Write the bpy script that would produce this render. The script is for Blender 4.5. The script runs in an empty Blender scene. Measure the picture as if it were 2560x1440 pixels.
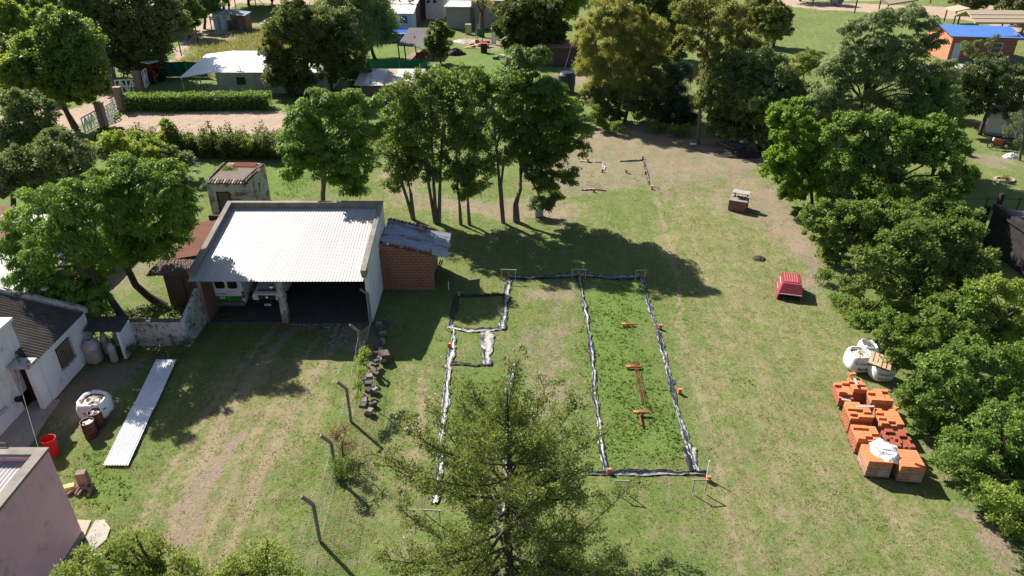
import bpy, math, random
import numpy as np
from mathutils import Vector, Matrix
random.seed(7); RNG = np.random.default_rng(11)
R = math.radians
S = bpy.context.scene
C = S.collection
# ------------------------------------------------------------ camera, sky, sun
F = 1808.0; TH = R(29.6); H = 23.0
cs, sn = math.cos(TH), math.sin(TH)
cam_d = bpy.data.cameras.new('camera'); cam = bpy.data.objects.new('camera', cam_d); C.objects.link(cam)
cam_d.sensor_width = 36; cam_d.lens = F/2560*36; cam_d.clip_end = 4000; cam_d.clip_start = .2
cam.location = (0, 0, H); cam.rotation_euler = (math.pi/2-TH, 0, 0)
S.camera = cam
W = bpy.data.worlds.new('World'); S.world = W; W.use_nodes = True
nt = W.node_tree; bg = nt.nodes['Background']; sk = nt.nodes.new('ShaderNodeTexSky')
sk.sky_type = 'NISHITA'; sk.sun_disc = False; sk.sun_elevation = R(40); sk.sun_rotation = R(315)
nt.links.new(sk.outputs[0], bg.inputs[0]); bg.inputs[1].default_value = 0.057
sl = bpy.data.lights.new('sun', 'SUN'); sl.energy = 5.0; sl.angle = R(.5); sl.color = (1, .94, .84)
so = bpy.data.objects.new('sun', sl); C.objects.link(so)
ld = Vector((math.sin(R(135))*math.cos(R(40)), math.cos(R(135))*math.cos(R(40)), -math.sin(R(40))))
so.rotation_euler = ld.to_track_quat('-Z', 'Y').to_euler(); so.location = (-30, 30, 60)
S.view_settings.view_transform = 'Standard'; S.view_settings.look = 'None'
S.view_settings.exposure = 1.14; S.view_settings.gamma = 1

def G(px, py, z=0.0):
    "point of the place seen at photo pixel (px,py) at height z"
    u = (px-1280)/F; v = (720-py)/F
    d = (u, cs+v*sn, -sn+v*cs); t = (H-z)/(-d[2])
    return (d[0]*t, d[1]*t, z)
def GY(px, py, y):
    u = (px-1280)/F; v = (720-py)/F
    d = (u, cs+v*sn, -sn+v*cs); t = y/d[1]
    return Vector((d[0]*t, y, H+d[2]*t))
def zc(p): return p[1]*cs+(H-p[2])*sn

# ------------------------------------------------------------ materials
MAT = {}
def nodes(name):
    m = bpy.data.materials.new(name); m.use_nodes = True
    return m, m.node_tree, m.node_tree.nodes['Principled BSDF']
def mth(t, op, a, b=None, clamp=False):
    n = t.nodes.new('ShaderNodeMath'); n.operation = op; n.use_clamp = clamp
    for i, x in enumerate((a, b)):
        if x is None: continue
        if isinstance(x, (int, float)): n.inputs[i].default_value = x
        else: t.links.new(x, n.inputs[i])
    return n.outputs[0]
def mixc(t, f, a, b):
    n = t.nodes.new('ShaderNodeMix'); n.data_type = 'RGBA'
    for i, x in ((0, f), (6, a), (7, b)):
        if isinstance(x, (int, float)): n.inputs[i].default_value = x
        elif isinstance(x, tuple): n.inputs[i].default_value = (*x[:3], 1)
        else: t.links.new(x, n.inputs[i])
    return n.outputs[2]
def noise(t, scale, detail=4, vec=None, rough=.55):
    n = t.nodes.new('ShaderNodeTexNoise'); n.inputs['Scale'].default_value = scale
    n.inputs['Detail'].default_value = detail; n.inputs['Roughness'].default_value = rough
    if vec is not None: t.links.new(vec, n.inputs['Vector'])
    return n.outputs['Fac']
def ramp(t, f, lo, hi):
    n = t.nodes.new('ShaderNodeMapRange'); n.inputs[1].default_value = lo; n.inputs[2].default_value = hi
    t.links.new(f, n.inputs[0]); return n.outputs[0]
def coord(t, kind='Object', scale=None):
    c = t.nodes.new('ShaderNodeTexCoord').outputs[kind]
    if scale:
        m = t.nodes.new('ShaderNodeMapping'); m.inputs['Scale'].default_value = scale
        t.links.new(c, m.inputs[0]); c = m.outputs[0]
    return c
def bump(t, b, h, s, d=.02):
    n = t.nodes.new('ShaderNodeBump'); n.inputs['Strength'].default_value = s; n.inputs['Distance'].default_value = d
    t.links.new(h, n.inputs['Height']); t.links.new(n.outputs[0], b.inputs['Normal'])
def M(name, c1, c2=None, scale=2.0, rough=.85, metal=0, spec=.3, lo=.4, hi=.65, bs=.3, c3=None, s3=9, vs=None, l3=.62, h3=.7):
    if name in MAT: return MAT[name]
    m, t, b = nodes(name); co = coord(t, 'Object', vs)
    if c2 is None: c2 = tuple(x*.8 for x in c1)
    n1 = noise(t, scale, 6, co, .65); col = mixc(t, ramp(t, n1, lo, hi), c1, c2)
    if c3: col = mixc(t, ramp(t, noise(t, s3, 5, co, .7), l3, h3), col, c3)
    t.links.new(col, b.inputs['Base Color']); b.inputs['Roughness'].default_value = rough
    b.inputs['Metallic'].default_value = metal; b.inputs['Specular IOR Level'].default_value = spec
    if bs: bump(t, b, noise(t, scale*8, 4, co), bs)
    MAT[name] = m; return m
def brickmat(name, c1, c2, mortar, bw=.25, bh=.08, ms=.012, patch=None, rough=.9, plo=.52, phi=.6):
    m, t, b = nodes(name); co = coord(t)
    s = t.nodes.new('ShaderNodeSeparateXYZ'); t.links.new(co, s.inputs[0])
    k = t.nodes.new('ShaderNodeCombineXYZ'); t.links.new(mth(t, 'ADD', s.outputs[0], s.outputs[1]), k.inputs[0]); t.links.new(s.outputs[2], k.inputs[1])
    br = t.nodes.new('ShaderNodeTexBrick'); t.links.new(k.outputs[0], br.inputs[0])
    br.inputs['Scale'].default_value = 1; br.inputs['Brick Width'].default_value = bw; br.inputs['Row Height'].default_value = bh
    br.inputs['Mortar Size'].default_value = ms; br.inputs['Color1'].default_value = (*c1, 1); br.inputs['Color2'].default_value = (*c2, 1); br.inputs['Mortar'].default_value = (*mortar, 1)
    col = mixc(t, mth(t, 'MULTIPLY', noise(t, 6, 4, co), .35), br.outputs[0], tuple(x*.4 for x in c1))
    if patch: col = mixc(t, ramp(t, noise(t, 1.1, 7, co, .7), plo, phi), col, patch)
    t.links.new(col, b.inputs['Base Color']); b.inputs['Roughness'].default_value = rough
    bump(t, b, br.outputs['Fac'], -.5, .01); MAT[name] = m; return m
def leafmat(name, c1, c2, trans=.35, spec=.25):
    m, t, b = nodes(name)
    at = t.nodes.new('ShaderNodeAttribute'); at.attribute_name = 'v'
    g = noise(t, .7, 3, coord(t), .6)
    f = mth(t, 'ADD', mth(t, 'MULTIPLY', at.outputs['Fac'], .6), mth(t, 'MULTIPLY', ramp(t, g, .3, .7), .4))
    col = mixc(t, f, c1, c2); oi = t.nodes.new('ShaderNodeObjectInfo'); hs = t.nodes.new('ShaderNodeHueSaturation')
    t.links.new(mth(t, 'ADD', mth(t, 'MULTIPLY', oi.outputs['Random'], .035), .480), hs.inputs['Hue']); t.links.new(mth(t, 'ADD', mth(t, 'MULTIPLY', oi.outputs['Random'], .35), .84), hs.inputs['Value'])
    hs.inputs['Saturation'].default_value = .94; t.links.new(col, hs.inputs['Color']); col = hs.outputs[0]; t.links.new(col, b.inputs['Base Color'])
    b.inputs['Roughness'].default_value = .5; b.inputs['Specular IOR Level'].default_value = spec
    tr = t.nodes.new('ShaderNodeBsdfTranslucent'); t.links.new(mixc(t, .5, col, tuple(min(1, x*1.7) for x in (c2[0]*1.1, c2[1], c2[2]*.5))), tr.inputs[0])
    mx = t.nodes.new('ShaderNodeMixShader'); mx.inputs[0].default_value = trans*1.22
    t.links.new(b.outputs[0], mx.inputs[1]); t.links.new(tr.outputs[0], mx.inputs[2])
    t.links.new(mx.outputs[0], t.nodes['Material Output'].inputs[0]); MAT[name] = m; return m

white_wall = M('white_plaster', (.74, .75, .76), (.62, .63, .64), .8, c3=(.34, .33, .31), s3=1.6, l3=.60, h3=.74)
old_white = M('flaking_whitewash', (.50, .50, .48), (.36, .35, .33), 1.5, c3=(.13, .11, .09), s3=2.6, l3=.52, h3=.6)
pink_wall = M('pink_plaster', (.78, .46, .55), (.64, .38, .46), .5, c3=(.22, .18, .18), s3=.9, l3=.57, h3=.75)
conc = M('raw_concrete', (.25, .22, .19), (.15, .135, .12), 1.3, c3=(.09, .08, .07), s3=4)
conc_dark = M('dark_concrete_floor', (.10, .09, .085), (.07, .065, .06), 1.0)  # concrete tone darker than the raw concrete
paleconc = M('pale_concrete', (.36, .33, .29), (.28, .24, .21), 1.0, c3=(.18, .14, .11), s3=2.2)
zinc = M('zinc_sheet', (.41, .40, .39), (.34, .335, .33), .6, rough=.55, metal=.15, spec=.3, bs=0, vs=(1.5, .2, 1), c3=(.24, .235, .23), s3=3, l3=.6, h3=.8)
zinc_old = M('weathered_sheet', (.62, .60, .58), (.45, .38, .33), 1.1, rough=.55, metal=.25, c3=(.22, .09, .045), s3=2.0, bs=0, vs=(1.2, .3, 1), l3=.56, h3=.64)
rust = M('rusty_sheet', (.25, .10, .06), (.17, .07, .045), 1.2, rough=.75, c3=(.30, .22, .18), s3=2.5, vs=(.35, 1.4, 1), bs=.2)
bluerust = M('patched_sheet', (.34, .38, .45), (.20, .20, .23), .9, rough=.5, metal=.3, c3=(.24, .11, .06), s3=.9, bs=0, vs=(.6, 1.6, 1), l3=.54, h3=.6)
bluesheet = M('blue_sheet', (.03, .12, .42), (.025, .10, .36), 1, rough=.45, bs=0)
darkroof = M('dark_fibre_roof', (.055, .045, .045), (.085, .07, .065), 1.4, rough=.85, c3=(.2, .16, .13), s3=2.2, l3=.62, h3=.7)
brown_roof = M('old_tile_roof', (.15, .10, .08), (.09, .07, .06), 2.4, c3=(.20, .17, .12), s3=4, bs=.6)
brick = brickmat('red_brick', (.26, .09, .055), (.20, .07, .045), (.20, .17, .15))
hollow = brickmat('hollow_brick_wall', (.36, .11, .055), (.28, .085, .045), (.30, .25, .21), .34, .19, .02, patch=None)
oldbrick = brickmat('old_painted_brick', (.20, .10, .07), (.15, .08, .06), (.24, .21, .18), .25, .08, .012, patch=(.42, .41, .39), plo=.45, phi=.55)
moss_block = brickmat('mossy_block_wall', (.38, .39, .30), (.33, .34, .26), (.22, .22, .17), .4, .2, .02, patch=(.42, .44, .36))
darkbrick = brickmat('dark_brick', (.11, .06, .05), (.085, .05, .045), (.12, .10, .09))
wood = M('old_wood', (.17, .12, .085), (.10, .07, .05), 3, vs=(6, 1, 1))
palewood = M('pale_wood', (.50, .36, .22), (.40, .28, .17), 3)
darkwood = M('dark_wood', (.045, .035, .03), (.03, .024, .02), 3)
black = M('black_paint', (.012, .012, .014), (.02, .02, .022), 4, rough=.5)
glass = M('dark_glass', (.02, .025, .03), (.015, .018, .02), 2, rough=.12, spec=.8, bs=0)
whitep = M('white_paint', (.78, .78, .77), (.72, .72, .70), 2, rough=.45, bs=0)
carwhite = M('car_white', (.72, .73, .74), (.68, .69, .70), 1, rough=.25, spec=.6, bs=0)
vgreen = M('green_stripe', (.02, .22, .03), (.018, .19, .03), 1, rough=.3, bs=0)
greyplast = M('grey_plastic', (.12, .12, .13), (.09, .09, .10), 2, rough=.6, bs=0)
redp = M('red_lens', (.30, .02, .015), (.25, .02, .015), 2, rough=.2, bs=0)
lens = M('clear_lens', (.55, .57, .58), (.45, .47, .48), 8, rough=.12, spec=.8, bs=0)
chrome = M('chrome', (.6, .6, .6), None, 2, rough=.2, metal=1, bs=0)
ink = M('blue_ink', (.01, .03, .22), None, 2, bs=0)
blackink = M('black_ink', (.03, .03, .05), None, 2, bs=0)
greyink = M('grey_paint', (.25, .25, .26), None, 2, bs=0)
silver = M('aluminium_paint', (.42, .42, .41), (.33, .33, .32), 3, rough=.5, metal=.3, c3=(.16, .12, .09), s3=4)
bagmat = M('woven_bag', (.74, .74, .76), (.64, .65, .69), 4, rough=.7, bs=.5)
debris = M('broken_board', (.60, .55, .48), (.42, .30, .2), 3)
barrel_m = M('rusty_drum', (.09, .025, .02), (.06, .02, .018), 3, rough=.6)
redbin = M('red_plastic', (.55, .02, .03), (.48, .02, .025), 2, rough=.4, bs=0)
red_fg = M('faded_red_fibreglass', (.27, .045, .055), (.20, .035, .045), 1.5, rough=.4, c3=(.5, .25, .25), s3=7, bs=.1)
terr = M('terracotta', (.60, .22, .09), (.48, .15, .065), 2.5, c3=(.52, .34, .24), s3=7, lo=.35, hi=.7)
terr2 = M('dark_terracotta', (.30, .085, .05), (.22, .065, .045), 3)
terrside = brickmat('hollow_brick_stack', (.50, .17, .08), (.40, .12, .06), (.10, .03, .02), .19, .12, .018)
darkside = brickmat('dark_brick_stack', (.24, .07, .045), (.18, .055, .04), (.07, .03, .02), .12, .06, .012)
film = brickmat('wrapped_brick_stack', (.42, .25, .18), (.32, .17, .12), (.22, .10, .06), .6, .18, .02, patch=(.46, .36, .32), plo=.5, phi=.7)
tyre = M('rubber', (.015, .015, .015), None, 3, rough=.8)
stone = M('field_stone', (.12, .10, .095), (.065, .058, .055), 3, bs=.6)
rubble = M('rubble_pale', (.50, .46, .42), (.30, .24, .20), 3)
thatch = M('thatch', (.42, .34, .25), (.30, .23, .16), 3, vs=(14, 1.2, 1.2), bs=.8)
shade = M('grey_shade_cloth', (.085, .08, .085), (.07, .065, .07), 2, rough=.8)
gnet = M('green_net', (.01, .16, .075), (.01, .12, .06), 3, rough=.7)
bluep = M('blue_pool', (.015, .08, .45), (.02, .1, .5), 3, rough=.35)
lightblue = M('blue_white_paint', (.42, .52, .62), (.36, .46, .56), 1.2)
greyplas = M('grey_render', (.27, .25, .26), (.22, .205, .21), .8)
hosem = M('green_hose', (.06, .16, .05), None, 3, rough=.5, bs=0)
bark = M('brown_bark', (.085, .065, .05), (.05, .038, .03), 4, bs=.8, vs=(3, 3, .6))
greybark = M('grey_bark', (.16, .13, .105), (.09, .072, .06), 3, bs=.8, vs=(3, 3, .6))
wire = M('galvanised_wire', (.5, .52, .53), None, 3, rough=.5, metal=.5, bs=0)
roseb = M('dry_shrub', (.35, .16, .06), None, 3)
tarblack = M('tarred_roof', (.018, .016, .017), (.04, .035, .035), 2.0, rough=.75)
rockm = M('rock', (.22, .20, .19), (.3, .28, .26), 3)
steelr = M('rusty_rebar', (.22, .07, .035), (.15, .05, .03), 5)
orangep = M('orange_pine', (.62, .34, .14), (.5, .27, .11), 3)
palem = M('faded_grey_board', (.42, .40, .39), (.28, .26, .25), 3, vs=(1, 6, 1))
soilm = M('dark_soil', (.06, .045, .035), (.035, .026, .02), 5, bs=1)
tanpl = M('cream_plastic', (.5, .46, .30), None, 3)
tractor = M('red_machine_paint', (.30, .02, .015), (.24, .02, .015), 2, rough=.4, bs=0)

# crumpled plastic film in trench
m, t, b = nodes('crumpled_film'); co = coord(t)
at = t.nodes.new('ShaderNodeAttribute'); at.attribute_name = 'v'
f = mth(t, 'ADD', at.outputs['Fac'], mth(t, 'MULTIPLY', mth(t, 'SUBTRACT', noise(t, 4, 6, co, .7), .5), 1.6))
c_ = mixc(t, ramp(t, f, .42, .60), (.012, .014, .02), (.11, .12, .145))  # blue-grey tone paints the sheen of the black film
c_ = mixc(t, ramp(t, f, .66, .95), c_, (.38, .35, .32))
t.links.new(c_, b.inputs['Base Color']); b.inputs['Roughness'].default_value = .38; b.inputs['Specular IOR Level'].default_value = .5
bump(t, b, noise(t, 22, 4, co), .6); MAT['film'] = m; filmstrip = m

# ------------------------------------------------------------ helpers
def tag(o, label, cat, group=None):
    o['label'] = label; o['category'] = cat
    if group: o['group'] = group
    return o
def thing(name, label, cat, loc=(0, 0, 0), rz=0, group=None):
    o = bpy.data.objects.new(name, None); C.objects.link(o); o.empty_display_size = .2
    o.location = loc; o.rotation_euler = (0, 0, rz)
    return tag(o, label, cat, group)
class MB:
    def __init__(s): s.v = []; s.f = []; s.m = []; s.mats = []
    def mi(s, mat):
        if mat not in s.mats: s.mats.append(mat)
        return s.mats.index(mat)
    def add(s, vs, fs, mat):
        n = len(s.v); s.v += [tuple(x) for x in vs]; k = s.mi(mat)
        for q in fs: s.f.append(tuple(i+n for i in q)); s.m.append(k)
    def box(s, c, d, mat, rz=0, rx=0, ry=0, taper=1, ty=None):
        x, y, z = d[0]/2, d[1]/2, d[2]/2; ty = taper if ty is None else ty
        vs = [(-x, -y, -z), (x, -y, -z), (x, y, -z), (-x, y, -z), (-x*taper, -y*ty, z), (x*taper, -y*ty, z), (x*taper, y*ty, z), (-x*taper, y*ty, z)]
        if rx or ry or rz:
            mt = Matrix.Rotation(rz, 3, 'Z') @ Matrix.Rotation(ry, 3, 'Y') @ Matrix.Rotation(rx, 3, 'X'); vs = [mt @ Vector(v) for v in vs]
        s.add([(v[0]+c[0], v[1]+c[1], v[2]+c[2]) for v in vs], [(0, 3, 2, 1), (4, 5, 6, 7), (0, 1, 5, 4), (1, 2, 6, 5), (2, 3, 7, 6), (3, 0, 4, 7)], mat)
        return s
    def bb(s, x0, x1, y0, y1, z0, z1, mat): return s.box(((x0+x1)/2, (y0+y1)/2, (z0+z1)/2), (x1-x0, y1-y0, z1-z0), mat)
    def hexa(s, lo, hi, mat):
        s.add(list(lo)+list(hi), [(0, 3, 2, 1), (4, 5, 6, 7), (0, 1, 5, 4), (1, 2, 6, 5), (2, 3, 7, 6), (3, 0, 4, 7)], mat); return s
    def tube(s, pts, rads, mat, n=8, cap=True):
        pts = [Vector(p) for p in pts]; vs = []; fs = []
        if isinstance(rads, (int, float)): rads = [rads]*len(pts)
        for i, p in enumerate(pts):
            d = (pts[min(i+1, len(pts)-1)]-pts[max(i-1, 0)]).normalized()
            a = d.cross(Vector((0, 0, 1)));
            if a.length < .1: a = d.cross(Vector((0, 1, 0)))
            a.normalize(); b_ = d.cross(a)
            for k in range(n):
                w = 2*math.pi*k/n; vs.append(p+(a*math.cos(w)+b_*math.sin(w))*rads[i])
        for i in range(len(pts)-1):
            for k in range(n): fs.append((i*n+k, i*n+(k+1) % n, (i+1)*n+(k+1) % n, (i+1)*n+k))
        if cap: fs.append(tuple(range(n))[::-1]); fs.append(tuple(range((len(pts)-1)*n, len(pts)*n)))
        s.add(vs, fs, mat); return s
    def lathe(s, prof, c, mat, n=20, sq=0, wob=0):
        vs = []; fs = []
        for r, z in prof:
            for k in range(n):
                w = 2*math.pi*k/n; q = 1+sq*(abs(math.sin(2*w))**2)*.3 + wob*(random.random()-.5)
                vs.append((c[0]+r*q*math.cos(w), c[1]+r*q*math.sin(w), c[2]+z+wob*.3*(random.random()-.5)))
        L = len(prof)
        for i in range(L-1):
            for k in range(n): fs.append((i*n+k, i*n+(k+1) % n, (i+1)*n+(k+1) % n, (i+1)*n+k))
        fs.append(tuple(range(n))[::-1]); fs.append(tuple(range((L-1)*n, L*n)))
        s.add(vs, fs, mat); return s
    def corr(s, a, b_, c, d, waves, amp, mat, rows=3, th=.012, ragged=0, sag=0):
        "corrugated sheet a-b (across the waves) by a-d (along them)"
        a, b_, c, d = map(Vector, (a, b_, c, d)); n = (b_-a).cross(d-a).normalized()
        if n.z < 0: n = -n
        cols = waves*4+1; vs = []; fs = []
        rag = [random.uniform(-ragged, ragged) for _ in range(cols)]
        for lay in (0, 1):
            for j in range(rows):
                for i in range(cols):
                    u, v = i/(cols-1), j/(rows-1)
                    if ragged:
                        rr = rag[(i//14)*14 % cols]
                        if j == 0: v = -abs(rr)
                    p = (a*(1-u)+b_*u)*(1-v)+(d*(1-u)+c*u)*v
                    w = (0, 1, 0, -1)[i % 4]*amp
                    vs.append(p+n*(w-lay*th-sag*math.sin(math.pi*u)*math.sin(math.pi*max(v, 0))))
        o = rows*cols
        for j in range(rows-1):
            for i in range(cols-1):
                q = j*cols+i; fs.append((q, q+1, q+1+cols, q+cols)); fs.append((o+q+cols, o+q+1+cols, o+q+1, o+q))
        for i in range(cols-1):
            fs.append((i+1, i, o+i, o+i+1)); q = (rows-1)*cols+i; fs.append((q, q+1, o+q+1, o+q))
        s.add(vs, fs, mat); return s
    def build(s, name, parent=None, smooth=False, loc=None, rz=0, kind=None):
        me = bpy.data.meshes.new(name); me.from_pydata(s.v, [], s.f); me.update()
        for m_ in s.mats: me.materials.append(m_)
        me.polygons.foreach_set('material_index', s.m)
        if smooth: me.polygons.foreach_set('use_smooth', [True]*len(s.f))
        o = bpy.data.objects.new(name, me); C.objects.link(o)
        if parent: o.parent = parent
        if loc: o.location = loc; o.rotation_euler = (0, 0, rz)
        if kind: o['kind'] = kind
        return o
def smoothby(o, ang=40):
    me = o.data; me.polygons.foreach_set('use_smooth', [True]*len(me.polygons))
    try: me.set_sharp_from_angle(angle=R(ang))
    except Exception: pass
def text(name, s, size, mat, parent, loc, rot, mirror=False, depth=.006, bold=0.0, arc=0):
    cu = bpy.data.curves.new(name, 'FONT'); cu.body = s; cu.size = size; cu.align_x = 'CENTER'; cu.align_y = 'CENTER'; cu.extrude = depth; cu.offset = bold
    o = bpy.data.objects.new('tmp', cu); C.objects.link(o); bpy.context.view_layer.update()
    me = bpy.data.meshes.new_from_object(o.evaluated_get(bpy.context.evaluated_depsgraph_get())); bpy.data.objects.remove(o)
    for v in me.vertices:
        if mirror: v.co.x *= -1
        if arc:
            a = v.co.x/arc; rr = arc+v.co.z
            v.co = Vector((rr*math.sin(a), v.co.y, arc-rr*math.cos(a))) if False else Vector((rr*math.sin(a), v.co.y, rr*math.cos(a)-arc))
    me.materials.clear(); me.materials.append(mat); me.name = name
    q = bpy.data.objects.new(name, me); C.objects.link(q); q.parent = parent; q.location = loc; q.rotation_euler = rot
    return q
def dup(root, loc, rz=None, label=None, scale=None):
    r = root.copy(); C.objects.link(r); r.location = loc
    if rz is not None: r.rotation_euler = (0, 0, rz)
    if label: r['label'] = label
    if scale: r.scale = scale
    for ch in list(root.children):
        c = ch.copy(); C.objects.link(c); c.parent = r
        for g in ch.children:
            d = g.copy(); C.objects.link(d); d.parent = c
    return r
def npmesh(name, V, Fq, mat, parent=None, attr=None, k=4, mats=None, mi=None):
    me = bpy.data.meshes.new(name); nv = len(V); nf = len(Fq)
    me.vertices.add(nv); me.vertices.foreach_set('co', V.astype(np.float32).ravel())
    me.loops.add(nf*k); me.loops.foreach_set('vertex_index', Fq.astype(np.int32).ravel())
    me.polygons.add(nf); me.polygons.foreach_set('loop_start', np.arange(0, nf*k, k, dtype=np.int32))
    me.polygons.foreach_set('loop_total', np.full(nf, k, dtype=np.int32))
    if mats:
        for q in mats: me.materials.append(q)
        me.polygons.foreach_set('material_index', mi.astype(np.int32))
    else: me.materials.append(mat)
    me.update(calc_edges=True)
    if attr is not None:
        for nm, arr in (attr.items() if isinstance(attr, dict) else [('v', attr)]):
            a = me.attributes.new(nm, 'FLOAT', 'POINT'); a.data.foreach_set('value', arr.astype(np.float32))
    o = bpy.data.objects.new(name, me); C.objects.link(o)
    if parent: o.parent = parent
    return o
def leafquads(P, D, N, L, Wd):
    "rhombic leaves at P, long axis D, normal N"
    D = D/np.linalg.norm(D, axis=1, keepdims=True)
    B = np.cross(D, N); B /= np.maximum(np.linalg.norm(B, axis=1, keepdims=True), 1e-6)
    L = np.asarray(L).reshape(-1, 1) if np.ndim(L) else L; Wd = np.asarray(Wd).reshape(-1, 1) if np.ndim(Wd) else Wd
    V = np.stack([P, P+D*L*.45+B*Wd*.5, P+D*L, P+D*L*.45-B*Wd*.5], 1).reshape(-1, 3)
    return V
def rdir(n):
    a = RNG.normal(size=(n, 3)); return a/np.linalg.norm(a, axis=1, keepdims=True)
def gen_leaves(lobes, style, L, Wd, dens, floor=.05):
    dens *= 2.5 if style != 'umbrella' else 2.7; L *= .8; Wd *= .84
    "lobes: list of (centre, rx, ry, rz) -> leaf vertices and their variation value"
    Vs = []; vals = []; tips = []
    for (c, rx, ry, rz) in lobes:
        c = np.array(c); Rm = (rx*ry*rz)**(1/3)
        if style == 'umbrella':
            K = max(12, int(13*Rm*Rm)); per = max(24, int(dens*Rm*Rm/K))
        else:
            K = max(12, int(11*Rm*Rm)); per = max(20, int(dens*Rm*Rm/K))
        d = rdir(K*2); d = d[d[:, 2] > -.55][:K]; K = len(d)
        rad = RNG.uniform(.25, 1.0, (K, 1))**.6*RNG.choice([.92, 1.0, 1.12, 1.28], (K, 1), p=[.3, .36, .24, .10])
        cc = c+d*rad*np.array([rx, ry, rz]); tips.append(cc)
        cr = np.clip(Rm*RNG.uniform(.16, .38, K), .2, .95); cr = np.where(rad[:, 0] > 1.02, cr*.72, cr)
        for k in range(K):
            n = per
            val = RNG.uniform(0, .55)
            if style == 'umbrella':
                az = RNG.uniform(0, 2*math.pi, n); tt = cr[k]*1.15*np.sqrt(RNG.uniform(0.02, 1, n))
                P = np.stack([np.cos(az)*tt, np.sin(az)*tt, -.55*tt*tt/cr[k]+RNG.normal(0, .05, n)+RNG.uniform(-.5, 0, n)*cr[k]*.5], 1)+cc[k]
                D = np.stack([np.cos(az), np.sin(az), -.55-RNG.uniform(0, .8, n)], 1)+RNG.normal(0, .25, (n, 3))
                N = np.stack([np.cos(az)*.5, np.sin(az)*.5, np.ones(n)], 1)+RNG.normal(0, .35, (n, 3))
            elif style == 'willow':
                q = RNG.normal(0, 1, (n, 3))*cr[k]*.5; P = cc[k]+q
                D = np.stack([q[:, 0], q[:, 1], -np.ones(n)*1.2*cr[k]], 1)+RNG.normal(0, .12, (n, 3))
                N = rdir(n)+d[k]*.6
            else:
                dd = rdir(n); P = cc[k]+dd*cr[k]*RNG.uniform(.35, 1.05, (n, 1))*np.array([1, 1, .75])
                D = dd*.7+RNG.normal(0, .7, (n, 3))+np.array([0, 0, .1])
                N = dd*.55+d[k]*.5+np.array([0, 0, .55])+RNG.normal(0, .55, (n, 3))
            ok = P[:, 2] > floor; P, D, N = P[ok], D[ok], N[ok]; n = len(P)
            if n == 0: continue
            s_ = RNG.uniform(.6, 1.25, n)
            Vs.append(leafquads(P, D, N, L*s_, Wd*s_)); vals.append(np.repeat(np.clip(val+RNG.uniform(0, .5, n), 0, 1), 4))
    return np.concatenate(Vs), np.concatenate(vals), tips
def limb(mb, a, b_, ra, rb, mat, bend=.1, n=6, segs=5, up=0):
    a, b_ = Vector(a), Vector(b_); L = (b_-a).length; pts = []; o1 = Vector((random.uniform(-1, 1), random.uniform(-1, 1), random.uniform(-.3, .3)))*L*bend
    for i in range(segs+1):
        u = i/segs; p = a.lerp(b_, u)+o1*math.sin(math.pi*u)+Vector((0, 0, up*L*math.sin(math.pi*u)*.5))
        if 0 < i < segs: p += Vector((random.uniform(-1, 1), random.uniform(-1, 1), random.uniform(-1, 1)))*L*.02
        pts.append(p)
    mb.tube(pts, [ra+(rb-ra)*(i/segs)**.8 for i in range(segs+1)], mat, n, cap=False); return pts
def tree(name, label, cat, base, plobes, lm, bm=None, L=.22, Wd=.13, dens=650, style='round', tr=.16, trunks=None, group=None, fork=.35, depth=1.0, jit=.6, flat=1.0, hidden_trunk=False):
    """base: (x,y) foot of the trunk. plobes: (px,py,rpx[,dy]) where each foliage mass is seen; radii in photo pixels"""
    bx, by = base[:2]; th = thing(name, label, cat, (bx, by, 0), 0, group)
    lobes = []; sat = []
    for q in plobes:
        dy = q[3] if len(q) > 3 else RNG.uniform(-jit, jit)*1.2
        p = GY(q[0], q[1], by+dy); r = q[2]*zc(p)/F*1.1*RNG.uniform(.88, 1.1)
        if p.z < r*.5: p.z = r*.5
        r *= .93; lobes.append(((p.x-bx, p.y-by, p.z), r, r*depth, r*.9*flat))
        if r > .5:
            for k in range(3):
                d_ = rdir(1)[0]; d_[2] = d_[2]*.8+.15; r2 = r*RNG.uniform(.3, .5); q2 = (p.x-bx+d_[0]*r*.9, p.y-by+d_[1]*r*.9, max(r2*.6, p.z+d_[2]*r*.85)); sat.append((q2, r2, r2, r2*.8))
    V, vals, tips = gen_leaves(lobes+sat, style, L, Wd, dens)
    npmesh('crown' if tr > .05 else 'foliage', V, np.arange(len(V)).reshape(-1, 4), lm, th, vals)
    mb = MB(); zs = [l[0][2] for l in lobes]; ztop = max(zs); zlow = min(zs); bm = bm or bark
    cx = np.mean([l[0][0] for l in lobes]); cy = np.mean([l[0][1] for l in lobes])
    trs = trunks or [[(0, 0)]]
    tops = []
    for tp in trs:
        # tp: list of world-local points (x,y,z) above the foot
        if len(tp) == 1:
            x0, y0 = tp[0]; fz = max(.4, zlow+(ztop-zlow)*fork); top = Vector((x0+(cx-x0)*.5, y0+(cy-y0)*.5, fz))
            pts = limb(mb, (x0, y0, -.15), top, tr*1.25, tr*.75, bm, .05, 8)
        else:
            pts = [Vector(p) for p in tp]; mb.tube(pts, [tr*1.3]+[tr*(1-.35*i/len(pts)) for i in range(1, len(pts))], bm, 9, cap=False)
        tops.append(pts[-1])
    for (c, rx, ry, rz), tp in zip(lobes, tips):
        c = Vector(c); st = min(tops, key=lambda q: (q-c).length)
        e = c+Vector((0, 0, -.2*rz)); r0 = tr*.5; limb(mb, st, e, r0, max(.02, tr*.22), bm, .08, 6, 5, .1)
        for k in range(min(len(tp), 7)):
            limb(mb, e, Vector(tp[k]), max(.018, tr*.2), .012, bm, .1, 4, 3)
    o = mb.build('trunk' if tr > .05 else 'stems', th); smoothby(o, 60)
    return th

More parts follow.
